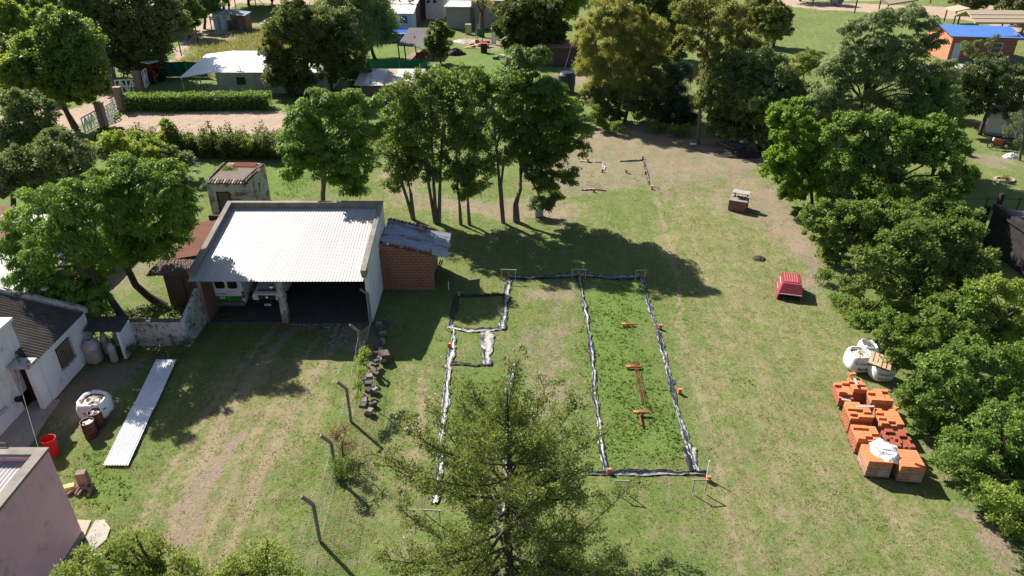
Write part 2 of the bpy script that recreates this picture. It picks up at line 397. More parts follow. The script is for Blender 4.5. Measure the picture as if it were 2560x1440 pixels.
# ------------------------------------------------------------ ground
gx = np.concatenate([[-1500, -500, -200, -130], np.arange(-100, -60, .8), np.arange(-60, 60, .3), np.arange(60, 110, .8), [150, 300, 800, 1500]])
gy = np.concatenate([[-300, -60, -15, 0], np.arange(8, 62, .27), np.arange(62, 175, .55), [200, 300, 600, 1500]])
GX, GYY = np.meshgrid(gx, gy)
def _sm(n, k):
    a = RNG.normal(size=GX.shape)
    for _ in range(n):
        a = (a+np.roll(a, k, 0)+np.roll(a, -k, 0)+np.roll(a, k, 1)+np.roll(a, -k, 1))/5
    return a/a.std()
WX = GX+_sm(5, 4)*.55+_sm(5, 1)*.3; WY = GYY+_sm(5, 4)*.7+_sm(5, 1)*.35
def pip(poly):
    p = [G(*q)[:2] for q in poly]; ins = np.zeros(GX.shape, bool); n = len(p)
    for i in range(n):
        (x1, y1), (x2, y2) = p[i], p[(i+1) % n]
        if y1 == y2: continue
        c = ((y1 > WY) != (y2 > WY)) & (WX < (x2-x1)*(WY-y1)/(y2-y1)+x1); ins ^= c
    return ins.astype(float)
def disc(px, py, rx, ry):
    a = []
    for k in range(14):
        w = 2*math.pi*k/14; a.append((px+rx*math.cos(w), py+ry*math.sin(w)))
    return a
def blur(a, n):
    for _ in range(n):
        a = (a+np.roll(a, 1, 0)+np.roll(a, -1, 0)+np.roll(a, 1, 1)+np.roll(a, -1, 1))/5
    return a
def mask(polys, n=3):
    a = np.zeros(GX.shape)
    for q in polys:
        w = 1.0
        if isinstance(q, tuple): q, w = q
        a = np.maximum(a, pip(q)*w)
    return blur(a, n)
def trk(pts, w0, w1):
    L_ = [(x-w0-(w1-w0)*i/(len(pts)-1), y) for i, (x, y) in enumerate(pts)]; R_ = [(x+w0+(w1-w0)*i/(len(pts)-1), y) for i, (x, y) in enumerate(pts)]
    return L_+R_[::-1]
dirt = mask([[(285, 292), (330, 278), (690, 276), (712, 300), (700, 335), (560, 332), (380, 330), (270, 322)],
    [(120, 330), (160, 280), (330, 215), (420, 150), (470, 90), (520, 40), (560, -10), (620, -20), (560, 40), (500, 90), (440, 150), (385, 190), (290, 240), (200, 320), (150, 360)],
    [(380, 12), (480, 14), (640, 5), (800, 14), (800, -20), (360, -20)],
    [(0, 260), (120, 250), (220, 300), (130, 345), (0, 350)],
    [(1870, 8), (2560, 60), (2560, 100), (2480, 62), (2400, 18), (1870, -4)],
    [(1960, 0), (2300, 0), (2300, -30), (1960, -30)], ([(2380, -10), (2560, -10), (2560, 40), (2440, 20)], 1)], 2)
soil = mask([([(540, 1130), (480, 1280), (410, 1420), (360, 1440), (440, 1440), (500, 1330), (575, 1150), (600, 1130)], .62),
    
    [(1475, 1165), (1500, 1165), (1480, 1182), (1440, 1180)],
    ([(1330, 800), (1390, 745), (1440, 800), (1430, 880), (1400, 960), (1310, 945), (1240, 880), (1260, 840), (1290, 830)], .5),
    ([(1280, 700), (1440, 700), (1450, 760), (1290, 750)], .6), ([(1150, 745), (1240, 745), (1240, 800), (1150, 800)], .5),
    ([(1290, 960), (1460, 940), (1480, 1020), (1380, 1100), (1290, 1080)], .45),
    ([(1150, 850), (1210, 850), (1210, 895), (1150, 895)], .6),
    ([(1460, 330), (1560, 330), (1720, 340), (1840, 380), (1900, 430), (1930, 500), (1850, 470), (1780, 440), (1640, 470), (1500, 480), (1430, 500), (1300, 470), (1300, 420)], .58), ([(1640, 420), (1900, 440), (1980, 560), (2040, 660), (1960, 640), (1860, 560), (1760, 520), (1640, 500)], .45),
    [(1730, 340), (1860, 345), (1960, 400), (1900, 420), (1760, 380)],
    ([(1950, 440), (1990, 560), (2060, 650), (2080, 700), (2060, 720), (1990, 640), (1930, 560), (1900, 500)], .85),
    ([(2090, 730), (2140, 840), (2240, 960), (2300, 1080), (2420, 1240), (2560, 1390), (2560, 1450), (2500, 1440), (2400, 1280), (2280, 1130), (2220, 980), (2120, 860)], .85),
    ([(2075, 930), (2100, 930), (2190, 1200), (2150, 1200)], .6),
    ([(1080, 480), (1350, 500), (1480, 520), (1440, 560), (1250, 560), (1050, 520)], .62), ([(960, 420), (1080, 430), (1060, 520), (960, 500)], .55),
    ([(1700, 800), (1735, 960), (1770, 1050), (1750, 1060), (1700, 960), (1685, 800)], .5),
    ([(880, 830), (930, 830), (900, 1040), (860, 1120), (870, 960)], .7), ([(820, 1180), (870, 1160), (830, 1300), (800, 1330), (790, 1260)], .45),
    ([(505, 790), (935, 790), (930, 815), (505, 815)], .7), ([(700, 805), (745, 805), (660, 890), (600, 890)], .6), ([(820, 805), (905, 805), (850, 880), (780, 880)], .6),
    ([(60, 985), (260, 920), (420, 870), (420, 900), (330, 960), (260, 1100), (190, 1100)], .72),
    ([(1450, 300), (1730, 300), (1730, 350), (1460, 345)], .6), disc(1640, 985, 26, 16), disc(1898, 643, 16, 8), ([(1040, 120), (1000, 148), (1050, 150), (1075, 150)], 1),
    ([(1150, 90), (1260, 95), (1250, 130), (1160, 115)], .7), ([(1380, 170), (1480, 170), (1470, 215), (1390, 215)], .8),
    ([(1100, 1040), (1060, 1040), (1010, 1180), (1040, 1180)], .55), ([(1580, 1190), (1660, 1190), (1700, 1240), (1560, 1250)], .55),
    disc(2030, 700, 40, 60) and (disc(2035, 715, 35, 30), .7), ([(660, 280), (760, 270), (700, 330), (640, 330)], .5), ([(2395, 372), (2560, 395), (2560, 420), (2420, 400)], .7), ([(2300, 160), (2560, 160), (2560, 185), (2300, 185)], .5),
    ([(430, 560), (540, 560), (520, 620), (430, 620)], .6), ([(230, 690), (330, 640), (420, 680), (300, 760), (230, 760)], .5)], 2)
lush = mask([([(1450, 400), (1510, 405), (1505, 440), (1450, 450)], .9), ([(1500, 560), (1640, 560), (1700, 800), (1720, 780), (1900, 900), (1960, 1200), (1900, 1200), (1800, 900)], .45), ([(1820, 640), (1900, 700), (2080, 1100), (2000, 1100)], .4), ([(1460, 700), (1600, 700), (1740, 1165), (1515, 1165), (1480, 900)], .95), ([(1120, 855), (1140, 930), (1150, 1100), (1110, 1230), (1075, 1200), (1100, 1000)], .8),
    ([(1150, 930), (1280, 925), (1270, 1100), (1150, 1100)], .8), ([(1280, 800), (1300, 760), (1320, 800), (1290, 860)], .6), ([(1430, 820), (1470, 820), (1480, 1000), (1440, 960)], .7),
    ([(1080, 830), (1120, 830), (1110, 900), (1070, 920)], .8), ([(485, 405), (740, 400), (790, 440), (800, 495), (500, 480)], .75), ([(430, 440), (500, 440), (530, 560), (470, 600), (430, 560)], .6),
    ([(1080, 105), (1420, 130), (1330, 260), (1080, 250)], .7), ([(900, 120), (1010, 110), (1020, 150), (900, 160)], .8), ([(390, 110), (600, 50), (560, 130), (410, 160)], .3),
    ([(190, 1140), (330, 1160), (310, 1290), (280, 1330), (200, 1280)], .75), ([(130, 1120), (260, 1100), (280, 1200), (200, 1200)], .7), ([(620, 1180), (800, 1080), (850, 900), (890, 900), (850, 1080), (820, 1200), (700, 1440), (580, 1440)], .35),
    ([(1450, 400), (1500, 400), (1500, 480), (1450, 470)], .8), ([(1540, 405), (1600, 410), (1630, 470), (1590, 470), (1540, 440)], .6), ([(1880, 130), (2200, 140), (2230, 250), (1980, 260)], .5), ([(1880, 20), (2300, 20), (2300, 140), (1950, 140)], .12),
    ([(2380, 420), (2560, 440), (2560, 560), (2380, 560)], .35), ([(1180, 700), (1260, 720), (1260, 740), (1150, 740)], .5), ([(1330, 540), (1500, 640), (1480, 680), (1300, 660)], .3)], 2)
def lined(lines):
    a = np.zeros(GX.shape); wob = _sm(6, 3)*.10
    for pts, w, k in lines:
        P = [G(*q)[:2] for q in pts]; D = np.full(GX.shape, 1e9)
        for (x1, y1), (x2, y2) in zip(P, P[1:]):
            L2_ = (x2-x1)**2+(y2-y1)**2; u = np.clip(((GX-x1)*(x2-x1)+(GYY-y1)*(y2-y1))/L2_, 0, 1); D = np.minimum(D, np.hypot(GX-x1-u*(x2-x1), GYY-y1-u*(y2-y1)))
        a = np.maximum(a, k*np.exp(-((D+wob)/w)**2))
    return a
track = lined([([(738, 815), (650, 910), (545, 1080), (435, 1290), (380, 1440)], .28, 1.0), ([(690, 815), (600, 920), (480, 1090), (395, 1220), (330, 1350)], .22, .8), ([(870, 815), (805, 910), (725, 1050), (640, 1210), (540, 1440)], .26, .95), ([(820, 815), (750, 905), (655, 1050), (560, 1240), (470, 1440)], .22, .8),
    ([(790, 905), (700, 1060), (610, 1240), (520, 1440)], .15, .6), ([(850, 905), (790, 1040), (700, 1220), (620, 1440)], .15, .6), ([(640, 905), (560, 1030), (450, 1200)], .16, .6), ([(1695, 470), (1735, 600), (1800, 780), (1880, 1000), (1990, 1440)], .3, .42), ([(1770, 500), (1830, 640), (1930, 860), (2040, 1100), (2200, 1440)], .3, .4), ([(1700, 800), (1740, 960), (1790, 1120), (1860, 1440)], .24, .6), ([(1640, 480), (1670, 600), (1700, 700), (1700, 800)], .22, .75), ([(2040, 800), (2100, 950), (2170, 1200), (2330, 1440)], .3, .4), ([(1060, 930), (1050, 1100), (1020, 1200)], .25, .8)])
soil = np.maximum(soil, lined([([(600, 1085), (560, 1140), (515, 1220), (480, 1310), (425, 1430)], .34, 1.0), ([(500, 1190), (455, 1280)], .3, .7), ([(700, 905), (640, 960)], .3, .5), ([(560, 1080), (620, 1030)], .2, .6)]))
dry = mask([
    ([(1640, 480), (1900, 480), (2060, 740), (2280, 1150), (2500, 1440), (1780, 1440), (1740, 1200)], .35), ([(560, 900), (860, 900), (760, 1100), (560, 1440), (330, 1440), (430, 1200)], .5),
    ([(880, 1050), (1080, 920), (1060, 1300), (900, 1440), (760, 1440)], .25), ([(450, 60), (660, 60), (660, 130), (460, 130)], .75), ([(1500, 310), (1700, 320), (1690, 340), (1500, 335)], 1), ([(600, 500), (1450, 500), (1500, 570), (1700, 560), (1900, 620), (1700, 700), (1500, 560)], .4), ([(1400, 170), (1490, 190), (1480, 205), (1400, 190)], 1)], 4)
Z = (.05*np.sin(GX*.9+1.3*np.sin(GYY*.37))*np.sin(GYY*.71+GX*.2)+.02*np.sin(GX*3.1+GYY*1.7)*np.sin(GYY*2.9-GX*1.1)+RNG.normal(0, .008, GX.shape))-.06
Z += -.04*dirt + .02*lush
nyy, nxx = GX.shape
V = np.stack([GX, GYY, Z], -1).reshape(-1, 3); ii = np.arange(nyy*nxx).reshape(nyy, nxx)
Fq = np.stack([ii[:-1, :-1], ii[:-1, 1:], ii[1:, 1:], ii[1:, :-1]], -1).reshape(-1, 4)
m, t, b = nodes('ground_cover'); co = coord(t, 'Object')
def att(n): a = t.nodes.new('ShaderNodeAttribute'); a.attribute_name = n; return a.outputs['Fac']
n_big = noise(t, .16, 5, co); n_mid = noise(t, .9, 6, co, .7); n_fine = noise(t, 7, 5, co, .75); n_vf = noise(t, 26, 4, co, .8)
strk = noise(t, 1.0, 4, coord(t, 'Object', (1.5, .14, 1)), .6); strk2 = noise(t, 5.5, 5, coord(t, 'Object', (1.0, .45, 1)), .75)
green = mixc(t, ramp(t, n_fine, .35, .65), (.088, .142, .034), (.165, .215, .060))
green = mixc(t, mth(t, 'MULTIPLY', ramp(t, n_vf, .55, .75), .6), green, (.05, .07, .018))
tan = mixc(t, ramp(t, n_vf, .3, .7), (.24, .20, .11), (.36, .29, .18))
fdry = mth(t, 'ADD', mth(t, 'MULTIPLY', n_mid, .8), mth(t, 'ADD', mth(t, 'MULTIPLY', strk, .45), mth(t, 'ADD', mth(t, 'MULTIPLY', strk2, .8), mth(t, 'MULTIPLY', att('dry'), .40))))
lawn = mixc(t, mth(t, 'MULTIPLY', ramp(t, fdry, 1.02, 1.34), .85), green, tan)
lawn = mixc(t, ramp(t, mth(t, 'ADD', n_mid, mth(t, 'MULTIPLY', n_vf, .25)), .76, .86), lawn, (.16, .115, .075))
lawn = mixc(t, mth(t, 'MULTIPLY', ramp(t, mth(t, 'ADD', noise(t, 2.6, 5, co, .75), mth(t, 'MULTIPLY', n_big, .35)), .70, .84), .65), lawn, (.19, .145, .10))
ftr = mth(t, 'ADD', att('track'), mth(t, 'MULTIPLY', mth(t, 'SUBTRACT', mth(t, 'ADD', mth(t, 'MULTIPLY', n_fine, .5), mth(t, 'MULTIPLY', n_mid, .5)), .5), 2.2))
lawn = mixc(t, mth(t, 'MULTIPLY', ramp(t, ftr, .25, .7), .85), lawn, mixc(t, n_vf, (.26, .21, .13), (.34, .27, .19)))
lawn = mixc(t, mth(t, 'MULTIPLY', ramp(t, n_vf, .50, .36), .45), lawn, (.05, .055, .022))
lushc = mixc(t, ramp(t, n_fine, .3, .7), (.065, .115, .025), (.16, .235, .055))
flush = mth(t, 'ADD', att('lush'), mth(t, 'MULTIPLY', mth(t, 'SUBTRACT', mth(t, 'ADD', mth(t, 'MULTIPLY', n_mid, .5), mth(t, 'MULTIPLY', n_fine, .5)), .5), 2.6))
lawn = mixc(t, mth(t, 'MULTIPLY', ramp(t, flush, .35, .75), .8), lawn, lushc)
soilc = mixc(t, ramp(t, n_fine, .3, .7), (.18, .135, .10), (.31, .245, .195)); soilc = mixc(t, ramp(t, n_vf, .58, .68), soilc, (.08, .06, .042))
soilc = mixc(t, ramp(t, n_big, .45, .6), soilc, mixc(t, .5, soilc, (.32, .22, .17)))
fs = mth(t, 'ADD', mth(t, 'MULTIPLY', att('soil'), 1.22), mth(t, 'MULTIPLY', mth(t, 'SUBTRACT', mth(t, 'ADD', mth(t, 'MULTIPLY', n_mid, .4), mth(t, 'MULTIPLY', n_fine, .6)), .5), 2.4))
lawn = mixc(t, mth(t, 'MULTIPLY', ramp(t, mth(t, 'ADD', fs, mth(t, 'MULTIPLY', mth(t, 'SUBTRACT', n_vf, .5), 1.6)), .42, .72), .85), lawn, soilc)
dirtc = mixc(t, ramp(t, n_mid, .35, .65), (.42, .31, .25), (.34, .25, .19)); dirtc = mixc(t, mth(t, 'MULTIPLY', n_fine, .5), dirtc, (.30, .23, .17))
fd = mth(t, 'ADD', att('dirt'), mth(t, 'MULTIPLY', mth(t, 'SUBTRACT', n_mid, .5), 1.6))
lawn = mixc(t, ramp(t, fd, .42, .6), lawn, dirtc)
t.links.new(lawn, b.inputs['Base Color']); b.inputs['Roughness'].default_value = .95; b.inputs['Specular IOR Level'].default_value = .1
bump(t, b, mth(t, 'ADD', n_fine, mth(t, 'MULTIPLY', n_vf, .6)), 1.0, .06)
g = npmesh('ground', V, Fq, m, None, {'dirt': dirt.ravel(), 'soil': soil.ravel(), 'lush': lush.ravel(), 'dry': dry.ravel(), 'track': track.ravel()}); g['kind'] = 'structure'
g.data.polygons.foreach_set('use_smooth', [True]*len(g.data.polygons))
def sample(a, X, Y):
    i = np.clip(np.searchsorted(gx, X), 0, len(gx)-1); j = np.clip(np.searchsorted(gy, Y), 0, len(gy)-1); return a[j, i]
def gz(x, y): return float(sample(Z, np.array([x]), np.array([y]))[0])

# grass blades and weeds over the lawn (things nobody could count)
grass_m = leafmat('grass_blade', (.09, .13, .03), (.32, .30, .13), .25, .1)
weed_m = leafmat('weed_leaf', (.06, .13, .02), (.16, .28, .05), .3, .15)
tall_m = leafmat('tall_dry_grass', (.11, .14, .045), (.28, .28, .13), .3, .1)
def scatter(name, label, cat, n, box, fn, mat, L, Wd, up=1.2, lean=.7):
    X = RNG.uniform(box[0], box[1], n); Y = box[2]+(box[3]-box[2])*RNG.uniform(0, 1, n)**1.3; ok = fn(X, Y) > RNG.uniform(0, 1, n); X, Y = X[ok], Y[ok]; n = len(X)
    zz = sample(Z, X, Y); P = np.stack([X, Y, zz-.01], 1)
    P = np.repeat(P, 3, 0)+RNG.normal(0, .035, (n*3, 3))*[1, 1, 0]; D = RNG.normal(0, lean, (n*3, 3)); D[:, 2] = abs(D[:, 2])*.3+up*RNG.uniform(.3, 1, n*3)
    s_ = RNG.uniform(.5, 1.3, n*3); V = leafquads(P, D, rdir(n*3), L*s_, Wd*s_)
    o = npmesh(name, V, np.arange(len(V)).reshape(-1, 4), mat, None, np.clip(np.repeat(RNG.uniform(0, .6, n*3)+.4*np.repeat(RNG.uniform(0, 1, n), 3), 4), 0, 1)); tag(o, label, cat); o['kind'] = 'stuff'
def onlawn(X, Y):
    s_ = (1-sample(dirt, X, Y))*(1-.75*np.clip(sample(soil, X, Y)*1.4, 0, 1)); s_ *= ~((X > -18.2) & (X < -8) & (Y > 36) & (Y < 43.2)); s_ *= ~((X < -23.2) & (Y > 25) & (Y < 46)); s_ *= ~((X < -17) & (Y < 20.4))
    return s_*(.35+.65*(np.sin(X*1.7+np.sin(Y*1.1)*2)*np.sin(Y*1.3+np.sin(X*.9)*2) > -.1))
scatter('grass', 'short mown grass with straw coloured patches covering the yard', 'grass', 150000, (-26, 34, 15, 60), onlawn, grass_m, .10, .022, .8, .9)
scatter('weeds', 'thick bright green weeds growing inside the trench outlines', 'weeds', 60000, (-20, 13, 20, 62), lambda X, Y: np.clip(sample(lush, X, Y)*2-.8, 0, 1)*onlawn(X, Y)*.75, weed_m, .13, .075, .7, .9)
scatter('tall_grass', 'tall straw coloured grass in the vacant lot by the tin shack', 'grass', 26000, (-54, -22, 97, 136), lambda X, Y: np.clip((np.minimum(np.minimum(X+51-(Y-97)*.1+2*np.sin(Y*.5), -24-X+2*np.sin(Y*.7)), np.minimum(Y-98+1.5*np.sin(X*.6), 134-Y))+.5)/4, 0, 1)*np.clip(1-2*sample(dirt, X, Y), 0, 1), tall_m, .5, .07, 1.3, .5)
scatter('tall_grass', 'rough green grass on the far open field beside the thatched shelters', 'grass', 20000, (22, 80, 84, 152), lambda X, Y: np.clip(1-2*sample(dirt, X, Y), 0, 1)*np.clip(.5+.5*np.sin(X*.4+np.sin(Y*.3)*2), 0, 1)*np.clip(np.minimum(Y-84, X-22)/8, 0, 1), grass_m, .2, .06, .8, .9)

# ------------------------------------------------------------ garage with two bays
def roofz(y): return 3.35+(y-35.4)*.172
gar = thing('garage', 'wide open fronted concrete garage with a bright corrugated roof and two vehicles inside', 'garage', (-13.1, 36.3, 0))
X0, X1 = -5.05, 4.85; D1 = 6.6     # local x of outer walls, depth
def rz_(yl): return roofz(36.3+yl)
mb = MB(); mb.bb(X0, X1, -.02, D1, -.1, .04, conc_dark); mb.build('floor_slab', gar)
pw = lambda yl: rz_(yl)+.28
mb = MB()   # left wall with sloping parapet
for xa, xb, nm in ((X0, X0+.22, 'l'), (X1-.22, X1, 'r')):
    mb.hexa([(xa, 0, 0), (xb, 0, 0), (xb, D1, 0), (xa, D1, 0)], [(xa, 0, pw(0)), (xb, 0, pw(0)), (xb, D1, pw(D1)), (xa, D1, pw(D1))], white_wall if nm == 'r' else conc)
    mb.build('side_wall', gar); mb = MB()
mb.bb(X0+.22, X1-.22, D1-.22, D1, 0, pw(D1)+.0, conc); mb.build('back_wall', gar)
mb = MB()
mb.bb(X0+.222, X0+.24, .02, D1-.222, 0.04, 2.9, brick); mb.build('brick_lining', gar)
mb = MB()   # rough parapet capping
for xa, xb in ((X0-.03, X0+.27), (X1-.27, X1+.03)):
    y_a = -.62 if xa < 0 else -.5
    mb.hexa([(xa, y_a, pw(y_a)), (xb, y_a, pw(y_a)), (xb, D1+.03, pw(D1)), (xa, D1+.03, pw(D1))], [(xa, y_a, pw(y_a)+.1), (xb, y_a, pw(y_a)+.1), (xb, D1+.03, pw(D1)+.1), (xa, D1+.03, pw(D1)+.1)], conc)
    mb.hexa([(xa, y_a, pw(y_a)-.35), (xb, y_a, pw(y_a)-.35), (xb, -.003, pw(0)-.35), (xa, -.003, pw(0)-.35)], [(xa, y_a, pw(y_a)-.002), (xb, y_a, pw(y_a)-.002), (xb, -.003, pw(0)-.002), (xa, -.003, pw(0)-.002)], conc)
mb.bb(X0+.27, X1-.27, D1-.25, D1+.03, pw(D1)-.0, pw(D1)+.1, conc); mb.build('parapet_cap', gar)
mb = MB(); mb.corr((X0+.24, D1-.26, rz_(D1)-.02), (X1-.24, D1-.26, rz_(D1)-.02), (X1-.1, -.95, rz_(-.95)), (X0+.0, -.95, rz_(-.95)), 54, .011, zinc, 5)
o = mb.build('roof', gar); smoothby(o, 70)
mb = MB(); mb.bb(X0+.25, X1-.25, -.1, .02, rz_(0)-.30, rz_(0)-.1, darkwood)
for yy in (1.6, 3.2, 4.8): mb.bb(X0+.25, X1-.25, yy, yy+.1, rz_(yy)-.2, rz_(yy)-.08, darkwood)
mb.build('roof_beam', gar)
p = G(718, 800); pxl = p[0]+13.1
mb = MB(); mb.box((pxl, .18, 1.5), (.36, .4, 3.0), old_white); mb.box((pxl, .17, .3), (.375, .42, .6), M('ochre_stain', (.22, .15, .07), (.3, .27, .22), 3)); mb.build('pillar', gar)
mb = MB(); mb.tube([(pxl-.18, -.02, 2.9), (pxl-.3, -.25, 2.85), (pxl-.34, -.32, 2.8)], .03, silver)
mb.lathe([(.05, .0), (.13, -.03), (.17, -.14), (.15, -.25), (.06, -.3)], (pxl-.34, -.34, 2.8), chrome, 12); smoothby(mb.build('lamp', gar), 50)

# brick lean-to right of the garage
ln = thing('brick_shed', 'orange hollow brick lean-to shed with a patched grey sheet roof', 'shed', (-8.22, 40.25, 0))
wz = lambda x: 3.25-.25*x
mb = MB(); x1 = 3.15; dp = 3.5
mb.hexa([(0, 0, 0), (x1, 0, 0), (x1, .15, 0), (0, .15, 0)], [(0, 0, wz(0)), (x1, 0, wz(x1)), (x1, .15, wz(x1)), (0, .15, wz(0))], hollow)
mb.hexa([(0, dp, 0), (x1, dp, 0), (x1, dp+.15, 0), (0, dp+.15, 0)], [(0, dp, wz(0)+.12), (x1, dp, wz(x1)+.12), (x1, dp+.15, wz(x1)+.12), (0, dp+.15, wz(0)+.12)], hollow)
mb.bb(x1-.15, x1, .152, dp-.002, 0, wz(x1)-.02, hollow); mb.build('wall', ln)
mb = MB(); mb.bb(x1-.02, x1+.1, -.03, .2, 0, wz(x1)-.05, conc); mb.bb(-.0, x1, -.012, -.002, 0, .12, conc); mb.build('corner_post', ln)
mb = MB(); mb.corr((.05, dp-.02, 3.34), (.05, .25, 3.34), (4.15, .25, 2.32), (4.15, dp-.02, 2.32), 24, .018, bluerust, 4)
o = mb.build('roof', ln); smoothby(o, 70)
mb = MB(); mb.corr((3.2, -.1, 2.60), (3.2, .75, 2.60), (4.25, .75, 2.34), (4.25, -.1, 2.34), 6, .018, zinc, 2); mb.build('roof_patch', ln); mb = MB(); mb.corr((3.25, 1.35, 2.60), (3.25, 1.95, 2.60), (4.25, 1.95, 2.345), (4.25, 1.35, 2.345), 5, .018, zinc, 2)
mb.build('roof_patch', ln)
mb = MB()
for i in range(9): mb.box((.35+i*.33, .1+random.uniform(-.02, .02), wz(.35+i*.33)+.1), (.28, .18, .09), terr2 if i % 3 else conc, ry=.24)
mb.build('coping_bricks', ln); mb = MB()
for i in range(12): mb.box((.2+i*.25, dp+.07, wz(.2+i*.25)+.16), (.21, .16, .1), darkbrick if i % 2 else conc, ry=.24)
mb.build('coping_bricks', ln)
bd = MB(); bd.tube([(0, 0, 0), (-.75, .55, 2.9)], .055, wood, 6); tag(bd.build('timber_pole', None, loc=(G(985, 745)[0], 39.55, 0)), 'long timber pole leaning against the brick shed wall', 'pole')
bd = MB(); bd.box((0, 0, .9), (.2, .04, 1.9), wood, rx=.35); bd.box((.3, .1, .85), (.18, .04, 1.8), wood, rx=.38); tag(bd.build('leaning_board', None, loc=(-4.75, 40.9, -.05), rz=R(100)), 'two dark boards leaning behind the brick shed corner', 'board')

# rusty shed left of the garage
rs = thing('rusty_roof_shed', 'low dark brick shed with a long rusty sheet roof against the garage', 'shed', (-21.0, 38.1, 0))
mb = MB(); w_ = 2.7; d_ = 6.6
mb.bb(0, .25, .1, d_, 0, 2.35, darkbrick); mb.bb(.25, 1.1, .1, .35, 0, 2.45, darkbrick); mb.bb(2.0, w_, .1, .35, 0, 2.45, darkbrick); mb.bb(1.1, 2.0, .1, .35, 2.0, 2.45, darkbrick); mb.bb(0.25, w_, d_-.25, d_, 0, 2.5, darkbrick); mb.build('wall', rs)
mb = MB(); mb.bb(1.12, 1.98, .18, .24, 0, 1.98, wood); mb.build('door', rs)
mb = MB(); mb.corr((-.1, 6.9, 2.62), (-.3, 1.6, 2.44), (w_, 1.6, 2.95), (w_, 6.9, 3.1), 44, .02, rust, 3, ragged=.02); mb.build('roof', rs)
mb = MB()
for i in range(26):
    for j in range(6):
        x = -.75+i*.14+random.uniform(-.02, .02); y = -.25+j*.32
        mb.tube([(x, y, 2.36+.07*i*.1+random.uniform(-.03, .03)), (x, y+.36, 2.42+.07*i*.1)], [.075, .06], brown_roof, 6)
mb.build('tile_eave', rs)
mb = MB(); mb.bb(.4, 2.5, 6.95, 7.1, 2.7, 3.05, darkwood); mb.build('back_board', rs)

# old outhouse behind
hb = G(533, 543); ho = thing('outhouse', 'small ruined outhouse with flaking whitewash, wooden door and collapsing tiled roof', 'outhouse', (hb[0]+.0, hb[1], 0), R(-3))
mb = MB(); w_, d_ = 3.2, 3.9; hz = 2.75
mb.bb(0, .72, 0, .25, 0, hz, oldbrick); mb.bb(1.62, w_, 0, .25, 0, hz, oldbrick); mb.bb(.72, 1.62, 0, .25, 2.05, hz, oldbrick)
mb.bb(w_-.25, w_, .25, 2.0, 0, hz+.1, oldbrick); mb.bb(w_-.25, w_, 2.35, d_, 0, hz+.2, oldbrick); mb.bb(w_-.25, w_, 2.0, 2.35, 0, 1.7, oldbrick); mb.bb(w_-.25, w_, 2.0, 2.35, 2.1, hz+.1, oldbrick)
mb.bb(0, .25, .25, d_, 0, hz, oldbrick); mb.bb(.25, w_-.25, d_-.25, d_, 0, hz+.3, oldbrick); mb.build('wall', ho)
mb = MB(); mb.bb(.74, 1.6, .06, .12, 0, 2.03, wood); mb.build('door', ho)
mb = MB(); mb.bb(.64, .72, -.03, .02, 0, 2.13, darkwood); mb.bb(1.62, 1.7, -.03, .02, 0, 2.13, darkwood); mb.bb(.722, 1.618, -.03, .02, 2.05, 2.13, darkwood); mb.build('door_frame', ho)
mb = MB(); mb.bb(w_-.2, w_-.1, 2.0, 2.35, 1.7, 2.1, darkwood); mb.build('shutter', ho)
mb = MB(); mb.hexa([(.1, .1, hz+.02), (w_-.1, .1, hz+.02), (w_-.1, d_-.2, hz+.15), (.1, d_-.2, hz+.15)], [(.1, .1, hz+.14), (w_-.1, .1, hz+.14), (w_-.1, d_-.2, hz+.3), (.1, d_-.2, hz+.3)], brown_roof); mb.build('roof', ho)
mb = MB()
for i in range(13):
    for s_ in (0, 1):
        if random.random() < .9: mb.tube([(w_-.35+random.uniform(-.06, .06)+s_*.22, .05+i*.29, hz+.24-s_*.03), (w_-.3+s_*.22, .38+i*.29, hz+.28-s_*.03)], [.08, .07], brown_roof, 6)
for i in range(14): mb.tube([(.1+i*.22, -.1+random.uniform(-.05, .05), hz+.08), (.1+i*.22, .5, hz+.2)], [.075, .06], brown_roof if i % 3 else old_white, 6)
for i in range(16): mb.tube([(.9+i*.12, 3.0, hz+.3), (.9+i*.12, 3.75, hz+.38)], [.05, .05], terr2, 5)
mb.tube([(0, 0, hz+.12), (0.05, 3.6, hz+.34)], .12, darkbrick, 6); mb.build('roof_tiles', ho)
pt = tag(thing('roof_weeds', 'weeds growing on the ruined outhouse roof', 'weeds', (hb[0]+.9, hb[1]+2.6, hz+.2)), 'tuft of green weeds growing on the ruined outhouse roof', 'weeds')
n = 160; P = RNG.normal(0, .22, (n, 3))*[1.4, .8, .2]; D = RNG.normal(0, .5, (n, 3))+[0, 0, .9]; npmesh('foliage', leafquads(P, D, rdir(n), .28, .08), np.arange(n*4).reshape(-1, 4), weed_m, pt, np.repeat(RNG.uniform(0, 1, n), 4))

# ------------------------------------------------------------ white house on the left
wh = thing('white_house', 'white plastered old house with a dark corrugated roof wing, barred window and flat door canopy', 'house', (-23.2, 29.0, 0))
mb = MB()
